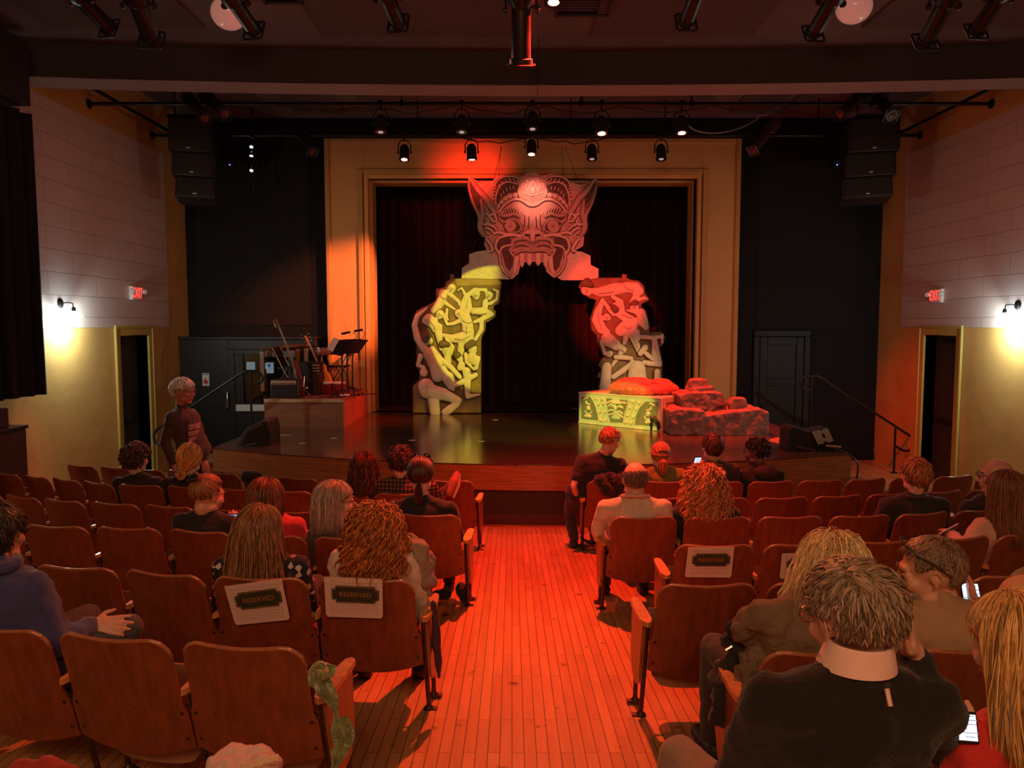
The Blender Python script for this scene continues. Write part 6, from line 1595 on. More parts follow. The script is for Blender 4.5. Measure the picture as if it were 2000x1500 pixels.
SHOE = mat('shoe_dark', (0.03,0.025,0.025), 0.5)
def person(label, head, D, shl, shr, yaw=0, pitch=0, roll=0, s=1.08, sk=FAIR, shirt=(0.02,0.02,0.025), shirtname='shirt', pants=(0.02,0.022,0.03), hair=None, haircol=(0.1,0.06,0.03), hips=None, wide=1.0, dsh=0.0,
           armL=None, armR=None, sleeve=1.0, voxel=0.011, legs='sit', face=False, shirtmat=None, handL=True, handR=True, neckline=0.35, wrinkle=0.022, hdirL=None, hdirR=None, hcurl=0.5, group=None, hipdz=0.0, armcap=None, neckr=0.050, hs=1.05):
    H = atY(head[0], head[1], D)
    R3 = Matrix.Rotation(-math.radians(yaw), 3, 'Z') @ Matrix.Rotation(-math.radians(pitch), 3, 'X') @ Matrix.Rotation(math.radians(roll), 3, 'Y')
    T = Matrix.Translation(H) @ (R3.to_4x4()) @ Matrix.Scale(s*hs, 4)
    T3 = Matrix.Translation(H) @ R3.to_4x4()
    def place3(p): return Vector(p) if len(p) == 3 and abs(p[0]) < 40 else (atY(p[0], p[1], p[2] if len(p) == 3 else D + dsh))
    SL = atY(shl[0], shl[1], (shl[2] if len(shl) > 2 else D + dsh)); SR = atY(shr[0], shr[1], (shr[2] if len(shr) > 2 else D + dsh))
    mid = (SL + SR)/2; ax = SR - SL; ax.z = 0; ax.normalize(); fw = Vector((-ax.y, ax.x, 0))
    fz = floorz(mid.y + 0.2)
    if hips is None: HP = Vector((mid.x, mid.y + 0.06, fz + 0.47 + hipdz))
    else: HP = Vector(hips)
    t = thing('person', label, 'person', (HP.x, HP.y, fz), 0, group)
    Rt = Matrix((ax, fw, Vector((0,0,1)))).transposed()
    up = (mid - HP)
    def torso(q, pad, z0=0.0):
        for f, w, d in ((0.0,0.170,0.135),(0.2,0.158,0.122),(0.42,0.152,0.112),(0.64,0.165,0.115),(0.82,0.170,0.110)):
            if f < z0: continue
            c = HP + up*f; q.ell(c, ((w*wide*s)+pad, d*s+pad, 0.115*s+pad), Rt, 16, 10)
        q.chain([SL.lerp(mid, 0.18) + Vector((0,0,-0.02)), SR.lerp(mid, 0.18) + Vector((0,0,-0.02))], 0.060*s + pad, 12)
        q.ell(HP + up*0.9, (0.155*wide*s+pad, 0.095*s+pad, 0.09*s+pad), Rt, 14, 9)
    NB = mid + Vector((0,0,0.045*s)) - fw*0.005
    NH = T @ Vector((0,-0.022,-0.075))
    def arms(q, pad, upto, hand):
        for S, A, sgn, hd, hdir in ((SL, armL, -1, handL, hdirL), (SR, armR, 1, handR, hdirR)):
            if A: E_ = place3(A[0]); W_ = place3(A[1])
            else:
                E_ = S + ax*sgn*0.05 + Vector((0,0,-0.27*s)) + fw*0.07; W_ = Vector((S.x - ax.x*sgn*0.03, S.y, fz + 0.56)) + fw*0.30
            q.chain([S + Vector((0,0,-0.01)), S.lerp(E_, 0.5), E_], [0.056*s+pad, 0.047*s+pad, 0.040*s+pad], 12) if upto >= 0.9 else q.chain([S + Vector((0,0,-0.01)), S.lerp(E_, upto)], [0.058*s+pad, 0.052*s+pad], 12)
            if upto > 1.0 or hand:
                f_ = min(1.0, (upto - 1.0)) if not hand else 1.0
                if f_ > 0: q.chain([E_, E_.lerp(W_, 0.45*f_), E_.lerp(W_, 0.94*f_)], [0.040*s+pad, 0.040*s+pad, (0.028*s+pad if hand else 0.034*s+pad)], 12)
            if hand and hd:
                dd = Vector(hdir[0]) if hdir else (W_ - E_).normalized(); nn = Vector(hdir[1]) if hdir else Vector((0,0,1))
                add_hand(q, W_, dd, nn, s, hcurl, 0.12, -sgn)
    # body
    q = MB(); head_blobs(q, T, s*hs)
    q.chain([NH, NB], [neckr*s, (neckr+0.002)*s], 14)
    q.chain([NB.lerp(SL, 0.15) + Vector((0,0,0.012)), SL.lerp(mid, 0.25)], [0.040*s, 0.032*s], 12); q.chain([NB.lerp(SR, 0.15) + Vector((0,0,0.0)), SR.lerp(mid, 0.25)], [0.040*s, 0.032*s], 12)
    torso(q, -0.024); arms(q, -0.010, 1.0, True)
    # legs
    def leg_pts():
        out = []
        for sgn in (-1, 1):
            h = HP + ax*sgn*0.10*s
            if legs == 'sit': kn_ = h + fw*0.43 + ax*sgn*0.05 + Vector((0,0,0.04)); an = Vector((kn_.x, kn_.y + 0.02, fz + 0.07)); an.z = floorz(an.y) + 0.07
            elif legs == 'stand': kn_ = Vector((h.x, h.y + 0.02*sgn, (h.z + fz)/2 + 0.02)) + fw*0.04*(1 if sgn > 0 else -1); an = Vector((h.x, h.y, fz + 0.08)) + fw*0.10*(1 if sgn > 0 else -1)
            else: kn_, an = [Vector(v) for v in legs[0 if sgn < 0 else 1]]
            out.append((h, kn_, an))
        return out
    LP = leg_pts()
    for h, kn_, an in LP:
        q.chain([h, h.lerp(kn_, 0.5), kn_], [0.078*s, 0.066*s, 0.050*s], 12); q.chain([kn_, kn_.lerp(an, 0.4), an], [0.050*s, 0.048*s, 0.034*s], 12)
        q.chain([an + Vector((0,0,-0.03)), an + fw*0.12 + Vector((0,0,-0.045))], [0.036*s, 0.03*s], 10)
    put('body', blob('body', q, voxel, 6 if voxel < 0.009 else 3), skin(sk), t)
    # clothes
    sm = shirtmat or cloth('cloth_' + shirtname, shirt)
    q = MB(); torso(q, 0.014)
    for S in (SL, SR): q.chain([NB.lerp(S, 0.22) + Vector((0,0,0.006)), S.lerp(mid, 0.25)], [0.056*s, 0.056*s], 12)
    if neckline: q.chain([NB, NB.lerp(NH, neckline)], [neckr*s + 0.020, neckr*s + 0.010], 12)
    arms(q, 0.010, 2.0 if sleeve >= 1 else sleeve, False)
    put(shirtname, blob(shirtname, q, 0.013, 4, wrinkle, 0.07), sm, t)
    q = MB(); q.ell(HP, (0.172*wide*s+0.006, 0.14*s, 0.13*s), Rt, 16, 10)
    for h, kn_, an in LP:
        q.chain([h, h.lerp(kn_, 0.5), kn_], [0.088*s, 0.076*s, 0.062*s], 12); q.chain([kn_, kn_.lerp(an, 0.4), an + Vector((0,0,0.03))], [0.062*s, 0.058*s, 0.050*s], 12)
    put('trousers', blob('trousers', q, 0.014, 3, 0.016, 0.07), cloth('cloth_trousers', pants), t)
    for h, kn_, an in LP:
        q = MB(); q.chain([an + Vector((0,0,-0.03)) - fw*0.04, an + Vector((0,0,-0.035)) + fw*0.08, an + fw*0.15 + Vector((0,0,-0.04))], [0.042*s, 0.042*s, 0.034*s], 10); put('shoe', blob('shoe', q, 0.012, 2), SHOE, t)
    if face:
        for k_ in (-1, 1):
            q = MB(); q.ell(T @ Vector((k_*0.033,0.0775,0.010)), 0.0125*s); e = put('eye', q, EYEW, t)
            q = MB(); q.ell(T @ Vector((k_*0.033,0.0865,0.009)), 0.0062*s); put('iris', q, EYEI, e)
        q = MB()
        for k_ in (-1, 1): q.tube([T @ Vector((k_*0.015,0.098,0.030)), T @ Vector((k_*0.035,0.096,0.036)), T @ Vector((k_*0.054,0.080,0.030))], [0.003*s,0.0045*s,0.002*s], 6)
        put('eyebrows', q, mat('eyebrow', tuple(c*0.7 for c in haircol), 0.7), t)
        q = MB(); q.tube([T @ Vector((-0.022,0.099,-0.061)), T @ Vector((0,0.106,-0.0605)), T @ Vector((0.022,0.099,-0.061))], 0.0022*s, 6); put('mouth', q, mat('lips', (0.30,0.10,0.08), 0.5), t)
    if hair:
        hm = hair_mat('hair', haircol)
        q = grow_hair('hair', t, T, s*hs, (0,0,-1), m=hm, **hair)
        o = put('hair', q, hm, t, smooth=None); smooth_mesh(o.data, None); shade_locks(o.data, q.marks, hair.get('seed', 1))
    return t, T, H, R3, dict(SL=SL, SR=SR, mid=mid, fw=fw, ax=ax, NB=NB, HP=HP, s=s)

def glasses(t, T, s, m=None, up=0.0, back=0.0, rim=0.0022):
    q = MB(); Z = 0.008 + up
    for k_ in (-1, 1):
        q.tube([T @ Vector((k_*0.034 + 0.024*math.cos(a), 0.108 - back, Z + 0.018*math.sin(a))) for a in [i*math.pi/8 for i in range(17)]], rim*s, 6)
        q.tube([T @ Vector((k_*0.058,0.106 - back, Z+0.008)), T @ Vector((k_*0.078,0.06 - back, Z+0.012)), T @ Vector((k_*0.084,-0.005 - back, Z+0.010)), T @ Vector((k_*0.084,-0.025 - back, Z-0.01))], rim*s, 6)
    q.tube([T @ Vector((-0.011,0.112 - back, Z+0.004)), T @ Vector((0,0.118 - back, Z+0.008)), T @ Vector((0.011,0.112 - back, Z+0.004))], rim*s, 6)
    put('glasses', q, m or FRAMEM, t)
def phone(lab, c, yaw, pitch, w=0.075, h=0.15, dark=False, estr=1.6):
    R = Matrix.Rotation(math.radians(yaw), 3, 'Z') @ Matrix.Rotation(math.radians(pitch), 3, 'X')
    c = Vector(c); t = thing('mobile_phone', lab, 'phone', c, group=None)
    q = MB(); q.box(c, (w, 0.009, h), R); put('case', q, PHONEB, t, bevel=0.003)
    q = MB(); q.box(c + R @ Vector((0,-0.0048,0)), (w-0.008, 0.0012, h-0.014), R)
    sc = put('screen', q, mat('phone_screen', (0.1,0.12,0.15), 0.1, emit=((0.10,0.2,0.42) if dark else (0.62,0.82,1.0)), estr=estr), t)
    q = MB()
    rg = random.Random(5)
    for i in range(6): q.box(c + R @ Vector((rg.uniform(-0.012,0.012), -0.0058, h*0.36 - i*h*0.13)), (w*rg.uniform(0.35,0.7), 0.0008, h*0.035), R)
    put('screen_text', q, mat('phone_text', (0.5,0.5,0.5), 0.3, emit=((0.5,0.65,0.9) if dark else (0.15,0.3,0.5)), estr=0.9), sc)
    return t
def add_part(t, name, q, m, **kw): return put(name, q, m, t, **kw)
def stub(t, T, s, col):
    """very short hair and beard shadow as a thin shell of fine locks"""
LONG = lambda **k: dict(style='long', **k)

# ---------------- right block
t, T, H, R3, B = person('person in cream jacket, bald with grey fringe, on the aisle seat', (1240,938), 5.70, (1184,990), (1296,990), pitch=2, shirt=(0.62,0.50,0.40), shirtname='jacket', sk=(0.66,0.38,0.28), haircol=(0.16,0.09,0.06),
   hair=dict(style='crop', n=520, length=0.035, r=0.0034, vol=0.02, seed=2, bald=lambda d: d.z > 0.30 - 0.25*d.y, messy=0.3, steps=5, cap=False), wide=1.02, armL=[(1166,1035,5.75),(1180,1062,5.95)])
q = MB(); q.tube([B['NB'] + Vector((0.088*math.cos(a), 0.078*math.sin(a) - 0.008, 0.035 + 0.02*math.sin(a)*-1)) for a in [math.pi*(0.62 + 1.76*i/16) for i in range(17)]], 0.027, 8, flat=0.5); add_part(t, 'collar', q, bpy.data.materials['cloth_jacket'])
t, T, H, R3, B = person('person with big curly strawberry-blonde hair and a black top', (1376,952), 5.72, (1328,1003), (1430,1003), shirt=(0.012,0.013,0.015), shirtname='sweater', haircol=(0.52,0.20,0.085),
   hair=LONG(n=1100, length=0.21, curl=0.011, cfreq=95, r=0.0036, vol=0.42, seed=3, messy=0.25, front=0.3), wide=0.98)
t, T, H, R3, B = person('person in a navy T-shirt leaning on the aisle arm of the front row', (1190,862), 7.85, (1137,900), (1212,906), yaw=38, pitch=22, shirt=(0.022,0.018,0.028), shirtname='tee', pants=(0.05,0.03,0.035), haircol=(0.36,0.15,0.09), sk=(0.66,0.36,0.27),
   hair=dict(style='short', n=420, length=0.055, r=0.0042, vol=0.07, seed=4, messy=0.25, steps=6), hips=(0.78, 7.98, 0.83), sleeve=0.62, wide=1.15, face=True, armL=[(1120,950,7.75),(1135,985,8.05)], armR=[(1222,950,8.05),(1205,965,8.3)],
   legs=[[(0.62,8.12,0.58),(0.66,8.02,0.30)],[(0.86,8.28,0.60),(0.90,8.25,0.29)]])
glasses(t, T, 1.08)
t, T, H, R3, B = person('person in a green T-shirt and patterned cap with a ponytail', (1290,890), 7.80, (1257,926), (1330,926), shirt=(0.20,0.17,0.045), shirtname='tee', haircol=(0.42,0.17,0.07), hair=dict(style='bun', n=260, length=0.14, r=0.0045, vol=0.05, seed=5, bun=(0,-0.115,-0.01), front=0.35), wide=0.9, sleeve=0.7)
q = MB(); vs = []
CAPM = mat('camo_cap', (0.36,0.14,0.11), 0.8, var=0.5, vscale=34)
E_ = lambda c, r, **k: q.ell(T @ Vector(c), [a*1.08 for a in r], R3, 20, 12)
E_((0,-0.012,0.050), (0.088,0.108,0.086)); q.tube([T @ Vector((0.09*math.cos(a), -0.012 + 0.110*math.sin(a), 0.022)) for a in [i*math.pi/12 for i in range(25)]], 0.008, 6)
cp = add_part(t, 'cap', q, CAPM)
q = MB(); q.ell(T @ Vector((0,-0.108,0.05)), (0.045,0.016,0.022), R3); add_part(t, 'cap_opening', q, MT['blackmatte'])
q = MB(); rg = random.Random(2)
for i in range(46):
    x0 = rg.gauss(0,0.010); y0 = rg.gauss(0,0.008)
    q.tube([T @ Vector((x0*0.4,-0.112+y0*0.4,-0.005)), T @ Vector((x0,-0.150+y0,-0.03)), T @ Vector((x0*1.6,-0.155+y0,-0.09)), T @ Vector((x0*1.0,-0.14+y0,-0.155))], [0.004,0.0055,0.005,0.001], 4)
add_part(t, 'ponytail', q, hair_mat('hair', (0.42,0.17,0.07)))
t, T, H, R3, B = person('person with short dark brown hair and a dark grey hoodie', (1391,874), 7.78, (1357,915), (1432,915), yaw=-6, shirt=(0.055,0.035,0.036), shirtname='hoodie', haircol=(0.07,0.028,0.018), hair=dict(style='short', n=520, length=0.085, r=0.0045, vol=0.10, seed=6, messy=0.2, steps=7, low=-0.6), wide=0.98, armL=[(1340,940,7.9),(1362,912,8.05)])
q = MB(); q.ell(B['NB'] + Vector((0,-0.10,-0.02)), (0.13,0.055,0.07)); add_part(t, 'hood', blob('hood', q, 0.014, 2, 0.03, 0.06), bpy.data.materials['cloth_hoodie'])
phone('phone glowing in the hand of the short dark-haired person', atY(1361,903,8.0), 10, 30, estr=1.2)
t, T, H, R3, B = person('person in a black hoodie with glasses looking left, end of the front group', (1478,884), 7.82, (1449,928), (1520,926), yaw=-45, pitch=8, sk=DARK, shirt=(0.018,0.015,0.018), shirtname='hoodie', haircol=(0.012,0.01,0.01), hair=dict(style='short', n=520, length=0.05, curl=0.006, cfreq=120, r=0.0055, vol=0.14, seed=7, messy=0.4, steps=5), wide=1.0, face=True)
glasses(t, T, 1.08)
q = MB(); q.ell(B['NB'] + Vector((0.03,-0.10,0.0)), (0.14,0.07,0.075)); add_part(t, 'hood', blob('hood', q, 0.014, 2, 0.03, 0.06), mat('hood_grey', (0.05,0.033,0.033), 0.9))
t, T, H, R3, B = person('person with short reddish hair and a black jacket, alone in the right block', (1788,930), 5.93, (1733,985), (1838,985), shirt=(0.020,0.018,0.020), shirtname='jacket', haircol=(0.34,0.13,0.055), hair=dict(style='short', n=620, length=0.075, r=0.0042, vol=0.10, seed=8, messy=0.3, steps=7, low=-0.5), wide=1.0)
q = MB(); q.tube([B['NB'] + Vector((0.08*math.cos(a), 0.075*math.sin(a) - 0.005, 0.022)) for a in [math.pi*(0.7 + 1.6*i/14) for i in range(15)]], 0.022, 8, flat=0.6); add_part(t, 'collar', q, bpy.data.materials['cloth_jacket.001'] if 'cloth_jacket.001' in bpy.data.materials else bpy.data.materials['cloth_jacket'])
t, T, H, R3, B = person('bald person with glasses in profile facing left, near the right wall', (1944,930), 6.15, (1893,990), (1985,975), yaw=-72, pitch=4, sk=(0.64,0.33,0.24), shirt=(0.016,0.016,0.018), shirtname='shirt', haircol=(0.12,0.07,0.05), hair=dict(style='crop', n=360, length=0.025, r=0.003, vol=0.02, seed=9, bald=lambda d: d.z > 0.12 or d.y > 0.0, messy=0.3, steps=4, cap=False), face=True, voxel=0.008)
glasses(t, T, 1.08)
t, T, H, R3, B = person('person with long straight brown hair and a pale pink top', (1962,962), 5.02, (1918,1028), (2012,1024), yaw=-12, shirt=(0.66,0.40,0.34), shirtname='top', haircol=(0.20,0.085,0.05), hair=LONG(n=1300, length=0.30, r=0.0030, vol=0.16, seed=10, messy=0.05, front=0.3), armL=[(1885,1075,5.0),(1858,1045,5.25)])
bk = atY(1850,1037,5.25); t = thing('programme_booklet', 'folded white programme held by the long-haired person at the right', 'booklet', bk)
q = MB(); q.box(bk, (0.15,0.006,0.10), Matrix.Rotation(-0.5, 3, 'Y') @ Matrix.Rotation(0.9, 3, 'X')); put('cover', q, MT['white'], t)
q = MB(); q.box(bk + Vector((0.005,-0.008,0.004)), (0.11,0.004,0.05), Matrix.Rotation(-0.5, 3, 'Y') @ Matrix.Rotation(0.9, 3, 'X')); put('printed_block', q, mat('print_red', (0.10,0.01,0.015), 0.6), t)

# near rows on the right
BR = mat('brown_olive_knit', (0.18,0.12,0.075), 0.9, var=0.12, vscale=10, bump=0.4, bscale=60)
t, T, H, R3, B = person('person with tousled blonde hair leaning forward in a brown sweatshirt', (1628,1122), 3.02, (1494,1196,2.93), (1668,1212,3.0), yaw=12, pitch=28, shirtmat=BR, shirtname='sweatshirt', pants=(0.05,0.045,0.04), haircol=(0.76,0.54,0.28), s=1.08,
   hair=LONG(n=3400, length=0.135, curl=0.003, cfreq=40, r=0.0016, vol=0.32, seed=11, messy=0.32, front=0.30), hips=(1.16, 3.02, 1.08), armL=[(1452,1222,2.98),(1475,1290,3.2)], wide=1.08, wrinkle=0.05)
TANM = mat('tan_jersey', (0.37,0.235,0.135), 0.9, var=0.06, vscale=8, bump=0.25, bscale=40)
t, T, H, R3, B = person('person in a tan shirt, grey beard, glasses pushed up, turned left', (1818,1120), 2.92, (1752,1212,2.90), (1926,1208,2.86), yaw=-68, pitch=12, sk=(0.60,0.31,0.20), shirtmat=TANM, shirtname='shirt', pants=(0.04,0.04,0.05), haircol=(0.20,0.125,0.08), s=1.08,
   hair=dict(style='crop', n=2000, length=0.032, r=0.0020, vol=0.03, seed=12, messy=0.2, steps=5, front=0.62, low=-0.5, bald=lambda d: d.y > 0.5 and d.z < 0.72), face=True, voxel=0.0065, hips=(1.66,2.98,1.08), wide=1.10, armR=[(1955,1290,2.95),(1900,1180,3.08)], hdirR=[(-0.1,0.15,1),(0.9,-0.3,0)], hcurl=0.35, wrinkle=0.03)
q = MB(); rg = random.Random(6)
for i in range(420):
    a = rg.uniform(-1.35, 1.35); v = rg.uniform(-0.112, -0.045)
    if abs(a) < 0.35 and v > -0.078: continue
    rr = 0.062 if v > -0.08 else 0.056
    p = Vector((rr*math.sin(a)*1.02, 0.028 + (rr+0.005)*math.cos(a), v))
    q.tube([T @ p, T @ (p + Vector((0.006*math.sin(a), 0.006*math.cos(a), -0.008)))], [0.0022,0.0006], 4, cap=False)
add_part(t, 'beard', q, hair_mat('beard', (0.42,0.33,0.26)))
q = MB()
for k_ in (-1, 1): q.tube([T @ Vector((k_*0.06,0.060,0.115)), T @ Vector((k_*0.084,0.03,0.09)), T @ Vector((k_*0.090,-0.02,0.045)), T @ Vector((k_*0.088,-0.045,0.015))], 0.004, 6)
q.tube([T @ Vector((-0.06,0.060,0.115)), T @ Vector((-0.03,0.072,0.125)), T @ Vector((0,0.068,0.12)), T @ Vector((0.03,0.072,0.125)), T @ Vector((0.06,0.060,0.115))], 0.0035, 6)
add_part(t, 'glasses', q, FRAMEM)
phone('phone with a bright pale screen behind the tan shirt shoulder', atY(1897,1166,3.08), -6, -28, 0.072, 0.12, estr=1.5)
t, T, H, R3, B = person('person mostly out of frame in a beige knitted hat at the right edge', (2003,1200), 2.90, (1960,1262), (2080,1262), shirt=(0.05,0.04,0.04), shirtname='coat', haircol=(0.5,0.3,0.15))
q = MB(); q.ell(T @ Vector((0,-0.012,0.050)), (0.098,0.118,0.098), R3, 20, 12); q.tube([T @ Vector((0.096*math.cos(a), -0.012 + 0.116*math.sin(a), 0.02)) for a in [i*math.pi/12 for i in range(25)]], 0.014, 8); add_part(t, 'hat', q, mat('beige_knit', (0.55,0.33,0.18), 0.9, bump=0.5, bscale=90))
# sweater man
SW = mat('charcoal_sweater', (0.010,0.008,0.0075), 0.95, var=0.2, vscale=12, bump=0.3, bscale=110, sheen=0.12)
t, T, H, R3, B = person('grey-haired person in a charcoal sweater and pink collar, nearest on the right', (1668,1212), 1.86, (1506,1366,1.80), (1826,1366,1.82), yaw=-16, pitch=14, roll=-4, sk=(0.62,0.34,0.25), shirtmat=SW, shirtname='sweater', pants=(0.30,0.22,0.18), haircol=(0.26,0.18,0.12), s=1.10,
   hair=dict(style='crop', n=3000, length=0.055, r=0.0021, vol=0.09, seed=13, messy=0.33, steps=7, front=0.45, low=-0.26), hips=(0.84,1.97,1.15), wide=1.16, voxel=0.006, armL=[(1440,1500,1.95),(1420,1560,2.25)], armR=[(1830,1452,1.96),(1784,1284,1.87)], hdirR=[(-0.20,-0.03,1),(0.93,-0.38,0.2)], hcurl=0.22, neckline=0.06, wrinkle=0.03, neckr=0.056,
   legs=[[(0.55,2.42,1.18),(0.52,2.46,0.80)],[(1.08,2.42,1.16),(1.08,2.46,0.78)]])
glasses(t, T, 1.10, FRAMEG)
PINKS = mat('pink_shirt', (0.78,0.52,0.46), 0.8, var=0.06, vscale=20)
q = MB(); rows = []
cN = B['NB'] + Vector((0,0.004,0.010)); lean = (T @ Vector((0,-0.022,-0.075)) - B['NB'])*0.5
for r_, z_ in ((0.066,0.066),(0.072,0.070),(0.081,0.048),(0.090,0.022)):
    rows.append([cN + lean*(z_/0.062)*0.6 + Vector((r_*math.cos(a), r_*0.95*math.sin(a), z_)) for a in [math.pi*(0.52 + 1.96*i/28) for i in range(29)]])
q.sheet(rows, 0.005); add_part(t, 'collar', q, PINKS)
q = MB(); p = B['NB'] + Vector((0.030,-0.094,0.026)); q.tube([p, p + Vector((0.002,-0.016,-0.034))], 0.0055, 6); add_part(t, 'loop_tag', q, PINKS)
# blonde in red jacket
t, T, H, R3, B = person('person with long blonde hair and a red jacket in the bottom right corner', (1994,1268), 1.92, (1900,1446,1.90), (2120,1446,1.92), yaw=-24, pitch=14, shirt=(0.55,0.025,0.022), shirtname='jacket', haircol=(0.58,0.34,0.12), s=1.06,
   hair=LONG(n=2800, length=0.25, r=0.0020, vol=0.15, seed=14, messy=0.10, front=0.30), hips=(1.38,2.04,1.12), wide=1.0, face=True, voxel=0.008, wrinkle=0.04, armL=[(1888,1570,1.86),(1882,1478,1.88)])
phone('phone with a white screen in the lap of the red-jacketed person', atY(1884,1420,1.86), -10, -22, 0.060, 0.075, estr=2.4)

# ---------------- left block
t, T, H, R3, B = person('person with red curly shoulder-length hair and a cream hoodie', (733,1044), 3.90, (668,1092), (800,1096), shirt=(0.62,0.50,0.43), shirtname='hoodie', haircol=(0.40,0.125,0.030),
   hair=LONG(n=1500, length=0.19, curl=0.010, cfreq=85, r=0.0034, vol=0.36, seed=21, messy=0.25, front=0.28), wide=1.02, voxel=0.01, wrinkle=0.03)
q = MB(); q.tube([B['NB'] + Vector((0.13*math.cos(a), -0.04 + 0.09*math.sin(a), 0.0 + 0.045*math.sin(a))) for a in [math.pi*(1.0 + i/12) for i in range(13)]], [0.02+0.022*math.sin(math.pi*i/12) for i in range(13)], 10)
q.ell(B['NB'] + Vector((0,-0.115,-0.06)), (0.11,0.035,0.06)); add_part(t, 'hood', blob('hood', q, 0.011, 3, 0.025, 0.05), bpy.data.materials['cloth_hoodie.002'] if 'cloth_hoodie.002' in bpy.data.materials else bpy.data.materials['cloth_hoodie'])
# patterned shirt
PT = bpy.data.materials.new('diamond_print'); PT.use_nodes = True; nt = PT.node_tree; b = nt.nodes['Principled BSDF']; b.inputs['Roughness'].default_value = 0.85
tc = nt.nodes.new('ShaderNodeTexCoord'); vo = nt.nodes.new('ShaderNodeTexVoronoi'); vo.distance = 'MANHATTAN'; vo.inputs['Scale'].default_value = 24; vo.inputs['Randomness'].default_value = 0.25
rp = nt.nodes.new('ShaderNodeValToRGB'); rp.color_ramp.interpolation = 'CONSTANT'
cr = rp.color_ramp; cr.elements[0].color = (0.012,0.013,0.022,1); cr.elements[0].position = 0; cr.elements[1].position = 0.42; cr.elements[1].color = (0.03,0.04,0.10,1)
e = cr.elements.new(0.58); e.color = (0.55,0.22,0.06,1); e = cr.elements.new(0.72); e.color = (0.55,0.50,0.50,1); e = cr.elements.new(0.90); e.color = (0.30,0.20,0.16,1)
sp = nt.nodes.new('ShaderNodeSeparateColor'); nt.links.new(tc.outputs['Object'], vo.inputs['Vector']); nt.links.new(vo.outputs['Color'], sp.inputs[0])
gt = nt.nodes.new('ShaderNodeMath'); gt.operation = 'LESS_THAN'; gt.inputs[1].default_value = 0.60; nt.links.new(vo.outputs['Distance'], gt.inputs[0])
mu = nt.nodes.new('ShaderNodeMath'); mu.operation = 'MULTIPLY'; nt.links.new(gt.outputs[0], mu.inputs[0]); nt.links.new(sp.outputs[0], mu.inputs[1]); nt.links.new(mu.outputs[0], rp.inputs[0]); nt.links.new(rp.outputs[0], b.inputs['Base Color'])
t, T, H, R3, B = person('person with long brown hair and a dark diamond-pattern shirt', (508,1040), 3.97, (440,1106), (580,1104), yaw=10, shirtmat=PT, shirtname='shirt', haircol=(0.24,0.115,0.05),
   hair=LONG(n=1600, length=0.225, r=0.0029, vol=0.17, seed=22, messy=0.20, part=0.3, front=0.28), wide=1.04, voxel=0.01, wrinkle=0.02)
t, T, H, R3, B = person('grey-haired person with glasses seen in profile facing right', (655,983), 4.93, (618,1046), (712,1038), yaw=68, pitch=-2, shirt=(0.075,0.055,0.048), shirtname='coat', haircol=(0.30,0.22,0.19), sk=(0.62,0.36,0.27),
   hair=LONG(n=1400, length=0.165, r=0.0028, vol=0.14, seed=23, messy=0.05, front=0.22), face=True, voxel=0.007, wrinkle=0.03)
glasses(t, T, 1.08)
t, T, H, R3, B = person('person with reddish-brown bob and a red shirt', (520,977), 5.08, (484,1030), (578,1026), yaw=14, pitch=6, shirt=(0.42,0.025,0.03), shirtname='shirt', haircol=(0.15,0.05,0.025), hair=LONG(n=1200, length=0.10, r=0.0032, vol=0.18, seed=24, messy=0.15, front=0.30))
t, T, H, R3, B = person('person with hair clipped up, glasses and a black top, holding a phone', (405,968), 5.27, (356,1017), (448,1022), yaw=34, pitch=14, shirt=(0.016,0.014,0.018), shirtname='top', haircol=(0.32,0.13,0.055), hair=dict(style='bun', n=520, length=0.20, r=0.0042, vol=0.07, seed=25, bun=(0.0,-0.085,0.085), front=0.40, messy=0.2), face=True, voxel=0.008, armR=[(462,1075,5.45),(452,1036,5.6)], hdirR=[(0.1,0.3,1),(0.3,-1,0.2)])
glasses(t, T, 1.08)
q = MB(); rg = random.Random(8)
for i in range(90):
    a = rg.uniform(0, 6.28); c = Vector((0,-0.088,0.09))
    q.tube([T @ (c + Vector((0.045*math.cos(a+u*2.2)*(0.5+0.5*u), -0.02*u + rg.uniform(-0.01,0.01), 0.04*math.sin(a+u*2.2)*(0.5+0.5*u)))) for u in (0,0.25,0.5,0.75,1)], 0.0045, 4)
add_part(t, 'hair_bun', q, hair_mat('hair', (0.26,0.095,0.045)))
q = MB()
for dx, dz in ((-0.02,0.01),(0.012,0.02),(0.0,-0.012),(0.028,-0.004),(-0.03,-0.02)): q.ell(T @ Vector((dx,-0.125,0.10+dz)), 0.015)
add_part(t, 'hair_clip', q, mat('clip_black', (0.01,0.01,0.012), 0.12, coat=0.8))
phone('phone with a dark blue screen held by the clipped-hair person', atY(458,1020,5.62), 18, -14, 0.082, 0.13, True, 1.2)
t, T, H, R3, B = person('person with a dark ponytail, sunglasses on the head, and black top', (822,928), 5.78, (772,990), (878,994), shirt=(0.010,0.011,0.014), shirtname='top', haircol=(0.05,0.020,0.014), hair=dict(style='bun', n=560, length=0.22, r=0.0042, vol=0.07, seed=26, bun=(0,-0.105,-0.03), front=0.40, messy=0.06, steps=11), wide=1.03, armR=[(893,1048,5.80),(880,1075,6.05)])
q = MB(); rg = random.Random(3)
for i in range(60):
    x0 = rg.gauss(0,0.010); q.tube([T @ Vector((x0*0.4,-0.108,-0.03)), T @ Vector((x0,-0.125,-0.07)), T @ Vector((x0*1.3,-0.115,-0.13)), T @ Vector((x0*0.8,-0.105,-0.17))], [0.005,0.006,0.005,0.001], 4)
add_part(t, 'ponytail', q, hair_mat('hair', (0.05,0.020,0.014)))
q = MB()
